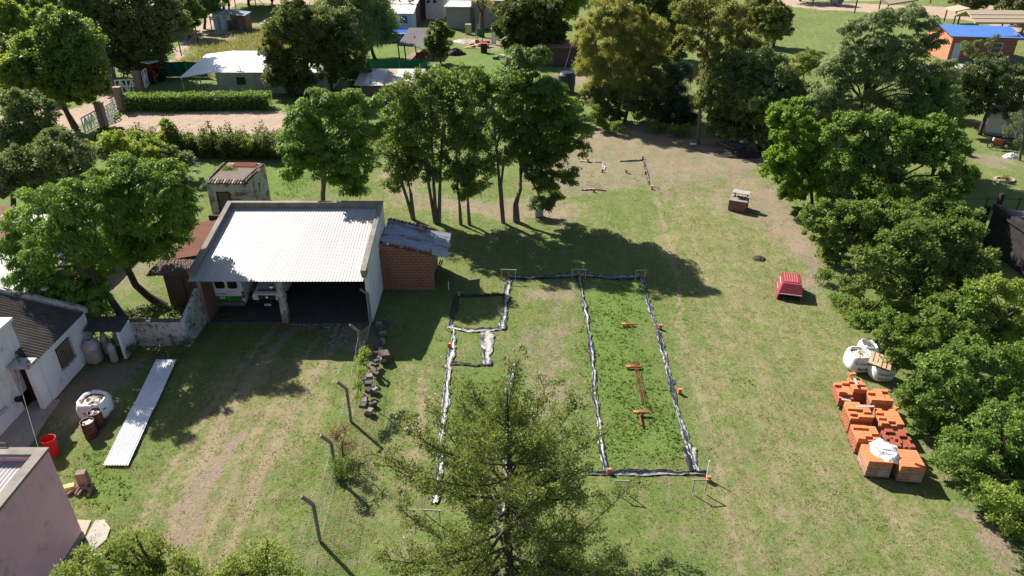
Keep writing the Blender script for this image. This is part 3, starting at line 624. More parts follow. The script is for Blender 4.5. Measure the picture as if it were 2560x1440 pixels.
# wing: walls x<0, y 0..4.4 ; low eave on the right wall
mb.bb(-.25, 0, 0, 4.45, 0, 2.5, white_wall); mb.hexa([(-4.3, 4.2, 0), (-.25, 4.2, 0), (-.25, 4.45, 0), (-4.3, 4.45, 0)], [(-4.3, 4.2, 3.75), (-.25, 4.2, 2.55), (-.25, 4.45, 2.55), (-4.3, 4.45, 3.75)], white_wall)
mb.bb(-1.05, -.25, 0, .25, 0, 2.5, white_wall)
mb.build('wing_wall', wh)
mb = MB(); mb.bb(-.06, .03, -.0, 4.5, .0, .75, white_wall); mb.build('plinth', wh)
mb = MB(); mb.corr((.06, 4.35, 2.52), (.06, .05, 2.52), (-4.2, .05, 3.78), (-4.2, 4.35, 3.78), 21, .035, darkroof, 4); mb.build('wing_roof', wh)
mb = MB(); mb.hexa([(-4.3, 4.45, 3.6), (.1, 4.45, 2.4), (.1, 4.65, 2.4), (-4.3, 4.65, 3.6)], [(-4.3, 4.45, 4.0), (.1, 4.45, 2.75), (.1, 4.65, 2.75), (-4.3, 4.65, 4.0)], old_white); mb.build('wing_parapet', wh)
# window with bars
w = MB(); w.bb(-.02, .02, 1.35, 2.55, .95, 2.15, black); wn = w.build('window', wh)
w = MB(); w.bb(.03, .09, 1.25, 2.65, .86, .93, old_white); w.build('sill', wn)
w = MB()
for i in range(11): w.tube([(.09, 1.38+i*.116, .95), (.09, 1.38+i*.116, 2.15)], .02, conc, 5)
for zz in (1.0, 2.1): w.bb(.075, .095, 1.35, 2.55, zz, zz+.03, wood)
w.build('window_bars', wn)
# entrance: facing the camera, beside the wing
w = MB(); w.bb(-1.2, .02, -.75, 0, 2.45, 2.62, old_white); w.build('door_canopy', wh)
w = MB(); w.bb(-.22, .0, -.7, -.02, 0, 2.44, white_wall); w.bb(-1.2, -1.0, -.7, -.02, 0, 2.44, white_wall); w.build('entrance_pier', wh)
w = MB(); w.bb(-.98, -.24, -.1, -.04, .05, 2.1, M('brown_door', (.05, .02, .015), (.035, .02, .018), 4)); dr = w.build('door', wh)
w = MB()
for i in range(5): w.bb(-.93+i*.15, -.90+i*.15, -.13, -.11, .1, 2.05, black)
w.build('door_grille', dr)
# tall main block further left
w = MB(); w.bb(-8, -1.05, -9.0, .6, 0, 4.35, white_wall); w.build('main_wall', wh)
w = MB(); w.bb(-8, -.95, -9.0, .7, 4.352, 4.5, white_wall); w.build('cornice', wh)
w = MB(); w.bb(-1.05, -1.0, -9, .58, 0, .8, white_wall); w.build('main_plinth', wh)
w = MB(); w.bb(-1.03, -.98, -3.2, -1.9, 1.1, 3.1, whitep); wn = w.build('window', wh)
w = MB(); w.bb(-.98, -.85, -3.3, -1.8, .98, 1.08, old_white); w.build('sill', wn)
w = MB(); w.bb(-1.0, -.75, -1.1, -.88, .75, .95, black); w.build('meter_box', wh)
w = MB(); w.bb(-9, -1.8, .6, 8.6, 0, 3.6, white_wall); w.build('rear_wall', wh) if False else None
# rear block with pale sheet roofs
rb = thing('rear_house', 'pale house behind the white one with bright sheet and rusty tile roofs', 'house', (-27.8, 35.5, 0))
w = MB(); w.bb(-8, 0, -1.6, 4.2, 0, 3.0, white_wall); w.bb(-8, -.8, 4.21, 10.5, 0, 2.8, old_white); w.bb(-8, .15, -6.2, -1.62, 0, 4.3, white_wall); w.build('wall', rb)
w = MB(); w.corr((-8, 4.1, 3.6), (-8, -1.3, 3.6), (.9, -1.3, 3.02), (.9, 4.1, 3.02), 30, .02, zinc, 3); w.corr((-8, 10.4, 3.5), (-8, 4.6, 3.5), (-.5, 4.6, 2.9), (-.5, 10.4, 2.9), 34, .02, rust, 3); w.corr((-4.6, 9.6, 3.3), (-4.6, 7.4, 3.3), (-.4, 7.4, 2.98), (-.4, 9.6, 2.98), 12, .02, zinc, 2); w.build('roof', rb)
w = MB(); w.bb(.2, 1.2, -1.5, 1.2, 2.4, 2.5, terr2); w.bb(.2, 4.0, -1.9, -1.56, 0, 2.9, old_white); w.build('ledge', rb)
w = MB(); w.bb(-8, .2, 4.22, 4.5, 2.8, 3.75, conc); w.build('party_wall', rb)
w = MB(); w.bb(-1.4, -.7, 10.5, 13.2, 0, 3.3, conc); w.build('chimney_wall', rb)
# smooth concrete yard strip by the house
pv = MB(); a = [G(80, 1006), G(175, 1000), G(150, 1020), G(0, 1180), G(-60, 1180)]
def slab(name, pts, z0, z1, mat, kind=None, label=None, cat=None):
    m_ = MB(); n = len(pts); m_.add([(p[0], p[1], z0) for p in pts]+[(p[0], p[1], z1) for p in pts], [tuple(range(n))[::-1], tuple(range(n, 2*n))]+[(i, (i+1) % n, n+(i+1) % n, n+i) for i in range(n)], mat)
    o = m_.build(name)
    if kind: o['kind'] = kind
    if label: tag(o, label, cat)
    return o
slab('path', [G(0, 1180), G(-60, 1100), G(85, 1000), G(150, 1000), G(120, 1040), G(80, 1105)], -.1, .03, paleconc, 'structure')
slab('path', [G(195, 1300), G(228, 1302), G(212, 1340), G(180, 1375), G(150, 1350)], -.1, .03, M('pink_concrete', (.42, .30, .25), (.36, .26, .22), 2), 'structure')
slab('path', [G(238, 1302), G(262, 1300), G(276, 1322), G(266, 1350), G(225, 1385), G(190, 1400), G(216, 1345)], -.1, .035, paleconc, 'structure')
# boundary wall, whitewashed
bw = thing('boundary_wall', 'stained whitewashed boundary wall running from the cylinder niche to the garage', 'wall', (-22.3, 33.85, 0))
w = MB(); w.bb(0, 4.15, 0, .22, 0, 1.62, old_white); w.hexa([(3.93, -.01, 0), (4.17, -.01, 0), (4.17, 2.45, 0), (3.93, 2.45, 0)], [(3.93, -.01, 1.62), (4.17, -.01, 1.62), (4.17, 2.45, 2.35), (3.93, 2.45, 2.35)], old_white); w.build('wall', bw)
w = MB(); w.bb(-.02, 3.92, -.04, .26, 1.621, 1.68, darkbrick); w.build('coping', bw)
# niche for gas cylinders
nc = thing('cylinder_niche', 'small niche with dark corrugated cover and short white side wall over the gas cylinders', 'shelter', (-23.0, 32.9, 0))
w = MB(); w.bb(1.72, 1.87, -.3, .93, 0, 1.72, white_wall); w.build('side_wall', nc)
w = MB(); w.corr((-.1, .92, 2.0), (1.95, .92, 2.0), (1.95, -.25, 1.74), (-.1, -.25, 1.74), 10, .035, darkroof, 3); w.build('roof', nc)
def cylinder(px, py, r, h, label):
    p = G(px, py); o = thing('gas_cylinder', label, 'gas cylinder', (p[0], p[1], 0))
    w = MB(); w.lathe([(r*.85, 0), (r*.96, .04), (r, .12), (r, h*.62), (r*1.01, h*.63), (r*1.01, h*.65), (r, h*.66), (r*.99, h*.78), (r*.8, h*.86), (r*.42, h*.9)], (0, 0, 0), silver, 24); smoothby(w.build('tank', o), 40)
    w = MB(); n = 20; r2 = r*.52
    for i in range(n):
        a = 2*math.pi*i/n; a2 = 2*math.pi*(i+1)/n
        if i in (3, 13): continue
        q = lambda a, rr, z: (rr*math.cos(a), rr*math.sin(a), z)
        w.hexa([q(a, r2-.02, h*.87), q(a, r2, h*.87), q(a2, r2, h*.87), q(a2, r2-.02, h*.87)], [q(a, r2-.02, h), q(a, r2, h), q(a2, r2, h), q(a2, r2-.02, h)], silver)
    w.build('collar', o)
    w = MB(); w.tube([(0, 0, h*.9), (0, 0, h*.96)], .035, chrome); w.build('valve', o)
cylinder(240, 902, .42, 1.42, 'big squat silver gas cylinder, widest of three beside the white wall')
cylinder(271, 882, .2, 1.35, 'slim silver gas cylinder standing under the niche roof behind the others')
cylinder(288, 903, .2, 1.2, 'slim silver gas cylinder in front of the short niche wall')
# lamp pole behind the wing
lp = thing('yard_lamp', 'yard lamp on a slanting grey metal pole behind the dark wing roof', 'lamp', (G(222, 805, 0)[0]+.1, 34.25, 0))
w = MB(); w.tube([(0, 0, 0), (-.05, 0, 2.0), (-.3, -.1, 3.6)], .045, silver); w.build('pole', lp)
w = MB(); w.lathe([(.06, .08), (.2, .02), (.22, -.06), (.1, -.1)], (-.32, -.1, 3.62), silver, 14); w.build('lamp_head', lp)
# dry vine on boundary wall
# ------------------------------------------------------------ pink house bottom left
ph = thing('pink_house', 'pink plastered house with stained parapet and bright sheet roof in the near corner', 'house', (-17.12, 20.25, 0))
w = MB(); w.bb(-.3, 0, -11, 0, 0, 4.6, pink_wall); w.bb(-12, -.3, -.3, 0, 0, 4.6, pink_wall); w.build('wall', ph)
w = MB(); w.bb(-.36, .04, -11, .04, 4.601, 4.72, conc); w.bb(-12, -.36, -.34, .04, 4.601, 4.72, conc); w.build('parapet_cap', ph)
w = MB(); w.corr((-12, -.35, 4.35), (-.34, -.35, 4.35), (-.34, -11, 4.0), (-12, -11, 4.0), 75, .02, zinc, 3); w.build('roof', ph)
w = MB(); w.bb(.0, .03, -11, 0.02, 0, .35, conc); w.build('plinth', ph)
w = MB(); w.tube([(-1.5, .1, 4.72), (-1.55, .1, 4.85), (-1.9, .1, 4.86), (-2.4, .1, 4.8)], .03, rust, 6); w.build('bent_pipe', ph)

# ------------------------------------------------------------ vehicles in the garage
vx = G(578, 778)[0]
van = thing('van', 'white high van with a green band parked tail out in the left garage bay', 'van', (vx, 37.75, 0.04))
w = MB(); prof = [(-.93, .42), (-.96, .9), (-.94, 1.35), (-.86, 2.05), (-.78, 2.32), (.78, 2.32), (.86, 2.05), (.94, 1.35), (.96, .9), (.93, .42)]
n = len(prof); L_ = 4.7
w.add([(x, .0, z) for x, z in prof]+[(x*.98, L_-.9, z) for x, z in prof]+[(x*.9, L_, .42+(z-.42)*.42) for x, z in prof],
      [tuple(range(n))]+[(i, n+i, n+(i+1) % n, (i+1) % n) for i in range(n)]+[(n+i, 2*n+i, 2*n+(i+1) % n, n+(i+1) % n) for i in range(n)]+[tuple(range(2*n, 3*n))[::-1]], carwhite)
w.build('body', van)
for sx in (-1, 1):
    w = MB(); x0, x1_ = (.012*sx, .80*sx); a, b2 = min(x0, x1_), max(x0, x1_)
    xt0, xt1 = (min(.012*sx, .70*sx), max(.012*sx, .70*sx))
    w.hexa([(a, -.035, .62), (b2, -.035, .62), (b2, -.002, .62), (a, -.002, .62)], [(xt0, -.035, 2.2), (xt1, -.035, 2.2), (xt1, -.002, 2.2), (xt0, -.002, 2.2)], carwhite); d = w.build('rear_door', van)
    w = MB(); cx = .385*sx; pts = []
    for k in range(20):
        a = 2*math.pi*k/20; ca, sa = math.cos(a), math.sin(a); pts.append((cx-sx*.012+math.copysign(abs(ca)**.35, ca)*.29, math.copysign(abs(sa)**.35, sa)*.30+1.80))
    w.add([(x, -.05, z) for x, z in pts]+[(x, -.036, z) for x, z in pts], [tuple(range(20))]+[(i, (i+1) % 20, 20+(i+1) % 20, 20+i) for i in range(20)], glass); w.build('window', d)
    w = MB(); w.bb(a, b2, -.042, -.036, .62, .92, vgreen) if False else w.bb(min(.014*sx, .80*sx), max(.014*sx, .80*sx), -.043, -.036, .62, .98, vgreen); w.build('green_band', d)
    w = MB(); w.bb(min(.83*sx, .95*sx), max(.83*sx, .95*sx), -.05, .05, .82, 1.28, redp); w.bb(min(.835*sx, .945*sx), max(.835*sx, .945*sx), -.055, -.051, 1.08, 1.14, lens); w.build('tail_light', van)
w = MB(); w.box((0, -.08, .5), (1.86, .2, .24), greyplast, taper=.97); w.build('bumper', van)
w = MB(); w.bb(-.52, -.22, -.052, -.044, .80, .93, whitep); pl = w.build('number_plate', van); 
w = MB(); w.bb(.02, .10, -.06, -.04, 1.28, 1.31, black); w.tube([(.13, -.05, 1.28), (.26, -.055, 1.27), (.32, -.05, 1.33)], .012, greyplast, 5); w.build('door_handle', van)
text('lettering', 'COM. DE MEDICOS', .082, ink, van, (-.41, -.045, 1.13), (math.pi/2, 0, 0), bold=.002)
text('lettering', 'VIT 482', .07, blackink, pl, (-.37, -.058, .865), (math.pi/2, 0, 0))
for sx in (-1, 1):
    for yy in (.85, 3.6):
        w = MB(); w.tube([(sx*.74, yy, .33), (sx*.94, yy, .33)], .33, tyre, 18); wl = w.build('wheel', van)
        w = MB(); w.tube([(sx*.941, yy, .33), (sx*.95, yy, .33)], .19, silver, 14); w.build('rim', wl)
px_ = G(672, 768)[0]
pk = thing('pickup', 'white pickup ambulance facing out beside the van in the left bay', 'pickup', (px_+.08, 37.9, .04))
w = MB()
prof = [(0, .45), (0, .78), (.06, .95), (.18, 1.02), (1.2, 1.16), (2.05, 1.72), (3.3, 1.74), (3.75, 1.15), (5.0, 1.12), (5.0, .45)]
hw = [.84, .88, .86, .82, .80, .66, .66, .84, .86, .86]
n = len(prof)
w.add([(-hw[i], p[0], p[1]) for i, p in enumerate(prof)]+[(hw[i], p[0], p[1]) for i, p in enumerate(prof)], [(i, n+i, n+(i+1) % n, (i+1) % n) for i in range(n)]+[(9, 8, 7, 4, 3, 2, 1, 0), (7, 6, 5, 4), tuple(n+i for i in (0, 1, 2, 3, 4, 7, 8, 9)), tuple(n+i for i in (4, 5, 6, 7))], carwhite)
w.build('body', pk)
w = MB(); w.add([(-.74, 1.28, 1.225), (.74, 1.28, 1.225), (.6, 2.0, 1.71), (-.6, 2.0, 1.71), (-.74, 1.3, 1.19), (.74, 1.3, 1.19), (.6, 2.02, 1.68), (-.6, 2.02, 1.68)], [(0, 1, 2, 3), (7, 6, 5, 4), (0, 4, 5, 1), (1, 5, 6, 2), (2, 6, 7, 3), (3, 7, 4, 0)], glass); w.build('windscreen', pk)
for sx in (-1, 1):
    w = MB(); w.hexa([(sx*.52, -.03, .74), (sx*.86, -.01, .78), (sx*.86, .1, .78), (sx*.52, .1, .74)], [(sx*.56, .02, .92), (sx*.85, .1, .96), (sx*.85, .2, .96), (sx*.56, .15, .92)], lens); w.build('headlight', pk)
    w = MB(); w.box((sx*.95, 1.45, 1.12), (.16, .1, .14), black); w.build('wing_mirror', pk)
    for yy in (.85, 3.9):
        w = MB(); w.tube([(sx*.68, yy, .36), (sx*.88, yy, .36)], .36, tyre, 18); wl = w.build('wheel', pk)
        w = MB(); w.tube([(sx*.881, yy, .36), (sx*.89, yy, .36)], .2, silver, 14); w.build('rim', wl)
w = MB(); w.hexa([(-.5, -.035, .62), (.5, -.035, .62), (.5, .05, .62), (-.5, .05, .62)], [(-.54, .02, .9), (.54, .02, .9), (.54, .12, .9), (-.54, .12, .9)], black)
for i in range(2): w.box((0, -.03+i*.03, .70+i*.09), (.98, .015, .022), greyplast)
gl = w.build('grille', pk); w = MB(); w.lathe([(.07, 0), (.075, .01), (.04, .02)], (0, 0, 0), chrome, 14); o = w.build('badge', gl); o.location = (0, -.02, .78); o.rotation_euler = (R(75), 0, 0)
w = MB(); w.box((0, -.08, .48), (1.76, .24, .24), black, taper=.96); w.build('bumper', pk)
w = MB(); w.bb(-.15, .25, -.23, -.215, .32, .45, whitep); pl = w.build('number_plate', pk); text('lettering', 'JXE 571', .08, blackink, pl, (.05, -.235, .385), (math.pi/2, 0, 0))
text('lettering', 'AMBULANCIA', .20, ink, pk, (0, .38, 1.068), (R(9), 0, 0), mirror=True, bold=.008)
# hose coil
w = MB()
for k in range(5):
    pts = [(math.cos(a)*(.38+.05*k+.03*math.sin(3*a)), math.sin(a)*(.26+.05*k), .05+.02*(k % 3)) for a in [2*math.pi*i/28 for i in range(29)]]; w.tube(pts, .014, hosem, 5, cap=False)
p = G(575, 790); tag(w.build('hose', None, loc=(p[0], 36.95, .0)), 'coil of green garden hose on the concrete behind the van', 'hose')

# ------------------------------------------------------------ things lying in the near yard
sh_pts = [(G(258, 1165), G(322, 1165))]
a0 = Vector((-17.8, 24.3, .03)); dirv = Vector((-1.02, 7.7, 0)); dl = dirv.normalized(); pr = Vector((1, 0, 0))
for i in range(4):
    s0 = a0+dl*(i*2.02); s1 = s0+dl*2.1; wd = .56; dz = .035*(i % 2)
    w = MB(); w.corr(s0-pr*wd+Vector((0, 0, .02+dz)), s0+pr*wd+Vector((0, 0, .02+dz)), s1+pr*wd+Vector((0, 0, .05+dz)), s1-pr*wd+Vector((0, 0, .05+dz)), 9, .032, M('yard_sheet', (.82, .82, .82), (.70, .70, .71), .6, rough=.7, metal=0, c3=(.2, .08, .04), s3=1.6, l3=.68, h3=.72, bs=0), 2)
    o = w.build('corrugated_sheet'); smoothby(o, 70)
    tag(o, ['corrugated metal sheet lying in the sun, nearest end of the row on the grass', 'corrugated metal sheet with rust blotches, second from the near end of the row', 'corrugated metal sheet third from the near end of the row, dappled by shade', 'corrugated metal sheet at the far shaded end of the row near the gas cylinders'][i], 'metal sheet', 'corrugated sheets laid in a row on the grass')
def bigbag(name, px, py, r, h, label, lines=None, rz=0, openr=True, slump=0, fill=debris, slanted=False):
    p = G(px, py); o = thing(name, label, 'bulk bag', (p[0], p[1], 0), rz)
    V = []; Fs = []; n = 28; rows = 11; prof = [(.80, 0), (.97, .08), (1.04, .25), (1.05, .45), (1.04, .65), (1.0, .82), (.93, .95), (.86, 1.0), (.78, .97), (.70, .88), (.5, .85), (.0, .87)]
    ph_ = random.uniform(0, 6)
    for j, (pr_, pz) in enumerate(prof):
        for k in range(n):
            a = 2*math.pi*k/n; q = .93/(abs(math.cos(a))**3.2+abs(math.sin(a))**3.2)**(1/3.2)+.025*math.sin(7*a+ph_+pz*3)+random.uniform(-.012, .012)
            z = pz*h*(1+slump*math.sin(a+ph_)*pz)+random.uniform(-.012, .012)*(j > 0)+(random.uniform(-.06, .06) if 5 < j < 10 else 0)*h
            V.append((pr_*r*q*math.cos(a), pr_*r*q*math.sin(a), max(0, z)))
    w = MB(); L = len(prof)
    w.add(V, [(i*n+k, i*n+(k+1) % n, (i+1)*n+(k+1) % n, (i+1)*n+k) for i in range(L-3) for k in range(n)], bagmat); w.build('bag', o, smooth=True)
    w = MB()
    if fill:
        w.lathe([(r*.76, .8*h), (r*.5, .86*h), (.05, .9*h)], (0, 0, 0), fill, 16, wob=.15)
        for i in range(9):
            a = random.uniform(0, 6.28); q = random.uniform(0, .5)*r; w.box((q*math.cos(a), q*math.sin(a), .93*h), (.28, .2, .06), fill, rz=random.uniform(0, 3), rx=random.uniform(-.6, .6), ry=random.uniform(-.6, .6))
        w.build('contents', o)
    if lines:
        for (s_, sz, zz, mt_, an) in lines:
            me_o = text('lettering', s_, sz, mt_, o, (0, 0, 0), (0, 0, 0), bold=.006, depth=.002)
            rr = r*1.085
            for v in me_o.data.vertices:
                x, y = v.co.x, v.co.y; a = -math.pi/2+an+x/rr; v.co = Vector(((rr+abs(v.co.z)*2)*math.cos(a), (rr+abs(v.co.z)*2)*math.sin(a), zz+y))
    for k in range(4):
        a = math.pi/4+k*math.pi/2; w = MB(); w.tube([(r*.8*math.cos(a-.3), r*.8*math.sin(a-.3), h*.96), (r*.75*math.cos(a), r*.75*math.sin(a), h*1.06), (r*.8*math.cos(a+.3), r*.8*math.sin(a+.3), h*.96)], .02, bagmat, 5); w.build('strap', o)
    return o
bigbag('bulk_bag', 245, 1035, .72, 1.0, 'white bulk bag full of broken boards behind the rusty drums', [('EL CORRALON', .16, .62, ink, .5), ('462 361', .16, .3, ink, .2)])
def drum(px, py, label, fill):
    p = G(px, py); o = thing('drum', label, 'drum', (p[0], p[1]+.3, 0))
    w = MB(); w.lathe([(.29, 0), (.3, .02), (.29, .05), (.29, .29), (.302, .31), (.29, .33), (.29, .58), (.302, .6), (.29, .62), (.29, .86), (.305, .88), (.28, .88), (.27, .7)], (0, 0, 0), barrel_m, 24); smoothby(w.build('body', o), 45)
    w = MB(); w.lathe([(.27, .68), (.2, .78), (.04, .8)], (0, 0, 0), fill, 12, wob=.25)
    for i in range(5): w.box((random.uniform(-.12, .12), random.uniform(-.12, .12), .82), (.2, .15, .05), fill, rz=i, rx=random.uniform(-.5, .5), ry=.3)
    w.build('contents', o)
drum(222, 1100, 'rusty brown drum with white rubbish, nearer of the two by the bulk bag', whitep)
drum(240, 1075, 'rusty drum topped with crumpled grey rubbish, right against the bulk bag', M('crumpled_foil', (.35, .34, .33), (.12, .11, .11), 14, rough=.5))
p = G(126, 1146); o = thing('bin', 'tall red plastic bin standing behind the pink house', 'bin', (p[0], p[1]+.3, 0))
w = MB(); w.lathe([(.25, 0), (.27, .3), (.3, .8), (.31, .9), (.285, .9), (.26, .4), (.24, .06), (.01, .05)], (0, 0, 0), redbin, 20); smoothby(w.build('body', o), 45)
w = MB(); w.tube([(.305*math.cos(a*.3142), .305*math.sin(a*.3142), .9) for a in range(21)], .02, redbin, 5, cap=False); w.build('rim', o)
p = G(203, 1222); o = thing('wood_pile', 'small pile of sawn stump, split logs and yellow block on the lawn', 'wood pile', (p[0], p[1], 0))
w = MB(); w.box((.05, .25, .38), (.42, .34, .72), M('cut_wood', (.22, .16, .13), (.16, .11, .09), 3), rz=.2, taper=.92); w.build('stump', o)
w = MB(); w.box((-.45, -.05, .14), (.45, .22, .26), M('yellow_block', (.52, .46, .2), None, 3), rz=.4, rx=.2); w.build('block', o)
for i in range(5):
    w = MB(); a = random.uniform(0, 3); c0 = Vector((-.2+i*.18, -.15+.08*(i % 2), .1)); d_ = Vector((math.cos(a)*.3, math.sin(a)*.3, .05)); w.tube([c0-d_, c0+d_], .07, wood if i % 2 else MAT['cut_wood'], 6); w.build('log', o)
w = MB(); w.tube([G(192, 1130, .9), G(252, 1142, .25)], .006, wire, 4)
w = MB(); w.tube([Vector(G(12, 822, 4.5))+Vector((.2, 0, 0)), G(58, 990, 2.4), G(95, 1118, 1.2)], .009, wire, 5); tag(w.build('clothes_line'), 'thin pale clothes line strung from the white house roof to the pink house', 'line')

# ------------------------------------------------------------ concrete post fence with chain link
pp = [G(800, 1352), G(842, 1195), G(878, 1055), G(905, 905), (-8.35, 36.2, 0)]
fl = ['bent top concrete fence post, nearest to the camera beside the bottom edge', 'bent top concrete fence post rising out of the dry red shrub', 'bent top concrete fence post at the near end of the stone heap', 'bent top concrete fence post in the garage shadow', 'bent top concrete fence post against the garage right wall']
def cpost():
    w = MB(); s_ = .055
    w.hexa([(-s_, -s_, 0), (s_, -s_, 0), (s_, s_, 0), (-s_, s_, 0)], [(-s_, -s_, 2.0), (s_, -s_, 2.02), (s_, s_, 2.02), (-s_, s_, 2.0)], conc)
    w.hexa([(-s_, -s_, 2.0), (s_, -s_, 2.02), (s_, s_, 2.02), (-s_, s_, 2.0)], [(-.44, -s_, 2.36), (-.36, -s_, 2.44), (-.36, s_, 2.44), (-.44, s_, 2.36)], conc); return w
for i, p in enumerate(pp): o = cpost().build('fence_post', None, loc=(p[0], p[1], 0), rz=random.uniform(-.1, .1)); tag(o, fl[i], 'fence post', 'concrete posts of the chain link fence')
for i, p in enumerate([(-.5*0-7.6, 16.0, 0)]): o = cpost().build('fence_post', None, loc=p); tag(o, 'bent top concrete fence post below the near trees', 'fence post', 'concrete posts of the chain link fence')
def chain(a, b_, h, label, sag=0, lean=0):
    a, b_ = Vector(a), Vector(b_); L = (b_-a).length; w = MB(); c = .11; nx = int(L/c); nz = int(h/c)
    V = []; Fs = []; d = (b_-a).normalized(); up = Vector((0, 0, 1)); nn = d.cross(up); e = .005
    def P_(i, j):
        u = i/nx; return a+d*(u*L)+up*(.04+j*c-sag*math.sin(math.pi*u)*j/nz)+nn*(lean*(j/nz)*math.sin(math.pi*u)+.02*math.sin(i*.7))
    for i in range(nx):
        for j in range(nz):
            for (i0, j0, i1, j1) in ((i, j, i+1, j+1), (i, j+1, i+1, j)):
                p0, p1 = P_(i0, j0), P_(i1, j1); k = len(V); q = up*e; V += [p0-q, p1-q, p1+q, p0+q]; Fs.append((k, k+1, k+2, k+3))
    w.add(V, Fs, wire)
    for j in (0, nz//2, nz): w.tube([P_(i, j) for i in range(0, nx+1, 4)]+[P_(nx, j)], .006, wire, 4, cap=False)
    tag(w.build('chain_link_mesh'), label, 'wire mesh', 'chain link panels between the concrete posts')
cl = ['chain link panel between the nearest post and the red shrub post', 'chain link panel behind the dry red shrub', 'chain link panel beside the stone heap', 'sagging chain link panel running up to the garage wall', 'chain link panel closest to the bottom edge']
for i in range(4): chain(pp[i], pp[i+1], 1.95, cl[i], .45 if i == 3 else .05, .4 if i == 3 else .05)
chain((-7.6, 16, 0), pp[0], 1.95, cl[4])
# heap of broken stone blocks along the fence
def rock(loc, s_, mat, name, label, cat, group, k=0):
    w = MB(); V = []
    for (x, y, z) in [(-1, -1, -1), (1, -1, -1), (1, 1, -1), (-1, 1, -1), (-1, -1, 1), (1, -1, 1), (1, 1, 1), (-1, 1, 1)]:
        V.append((x*s_[0]*random.uniform(.75, 1.1), y*s_[1]*random.uniform(.75, 1.1), z*s_[2]*random.uniform(.8, 1.1)))
    w.hexa(V[:4], V[4:], mat); o = w.build(name, None, loc=loc, rz=random.uniform(0, 3)); o.rotation_euler[0] = random.uniform(-.2, .2); tag(o, label, cat, group); return o
yy = 27.9
sd = ['pale square block at the near tip', 'pinkish block at the near end', 'dark block second row from the near end', 'dark chunk beside the near post', 'grey chunk above the near post']
for i in range(30):
    u = i/29; y = 27.9+u*8.4; x = -7.25-.75*u*.5+random.uniform(-.35, .35)+(.25 if .3 < u < .6 else 0)
    rock((x, y, .14+random.uniform(0, .22)), (random.uniform(.1, .21), random.uniform(.1, .18), random.uniform(.09, .15)), stone if i % 3 else rockm, 'stone_block', ('brownish' if i % 3 == 0 else 'dark grey')+' broken stone block '+('at the near end of the heap' if u < .2 else 'in the near half of the heap' if u < .5 else 'in the far half of the heap' if u < .8 else 'at the garage end of the heap')+' along the fence', 'stone', 'broken stones heaped beside the fence')
rock((G(945, 900)[0]+.35, G(955, 900)[1], .25), (.32, .26, .25), M('brown_stone', (.10, .06, .055), (.16, .12, .1), 2), 'stone_block', 'big rounded brown stone apart from the heap in the garage shadow', 'stone', None)
rock(G(1015, 1072, .05), (.12, .1, .06), rubble, 'stone_block', 'single small pale stone lying alone on the grass near the furrow', 'stone', None)
# white stakes in the right shade
def stake(px, py, h, label, lean=0, px2=None, r=.022, mat=whitep, name='stake'):
    p = G(px, py); w = MB(); w.box((0, 0, h/2), (.045, .035, h), mat, ry=lean); o = w.build(name, None, loc=(p[0], p[1], 0)); tag(o, label, 'stake', 'white wooden stakes round the trench outline')
for a in [(1122, 725, .65, 'white stake by the shed corner shade, left of the trench corner'), (1114, 822, .5, 'white stake just left of the second trench corner'), (1283, 832, .45, 'white stake right of the short plastic corner'), (1103, 912, .55, 'white stake left of the little square trench'), (1288, 912, .5, 'white stake right of the little square trench'),
    (1089, 1000, .4, 'short white stake on the left above the cypress edge'), (1074, 1128, 1.0, 'tall white stake on the left grass by the cypress'), (1285, 1115, .6, 'white stake seen through the cypress top'), (1230, 1095, .5, 'white stake inside the left trench behind the cypress'), (1058, 1275, 1.1, 'tall white stake at the near left corner behind the cypress'), (1012, 1440-75, .5, 'white stake low among the cypress branches')]:
    stake(*a)
def batter(px0, py0, px1, py1, label, h=.75):
    a, b_ = G(px0, py0, h), G(px1, py1, h); o = thing('batter_board', label, 'batter board', (a[0], a[1], 0)); dx, dy = b_[0]-a[0], b_[1]-a[1]
    for u in (0.04, .96): w = MB(); w.box((dx*u, dy*u+.04, h/2), (.045, .035, h), palem); w.build('stake', o)
    w = MB(); w.box((dx/2, dy/2, h), (math.hypot(dx, dy)+.1, .025, .07), palem, rz=math.atan2(dy, dx)); w.build('crossbar', o)
batter(1253, 674, 1290, 675, 'batter board at the far left corner of the large outline'); batter(1430, 673, 1466, 674, 'batter board at the middle of the far trench'); batter(1590, 676, 1616, 675, 'batter board at the far right corner of the large outline')
batter(1735, 1200, 1770, 1200, 'batter board at the near right corner of the large outline'); batter(1540, 1202, 1570, 1203, 'batter board below the near trench beside the cypress'); batter(1060, 1275, 1100, 1277, 'batter board at the near left corner behind the cypress')
batter(1628, 466, 1648, 470, 'low batter board at the right corner of the small outline', .3)
stake(1767, 1192, .95, 'tall white stake at the near right corner of the large outline')
def hbrick():
    w = MB(); w.box((0, 0, .165), (.18, .12, .33), terr)
    return w
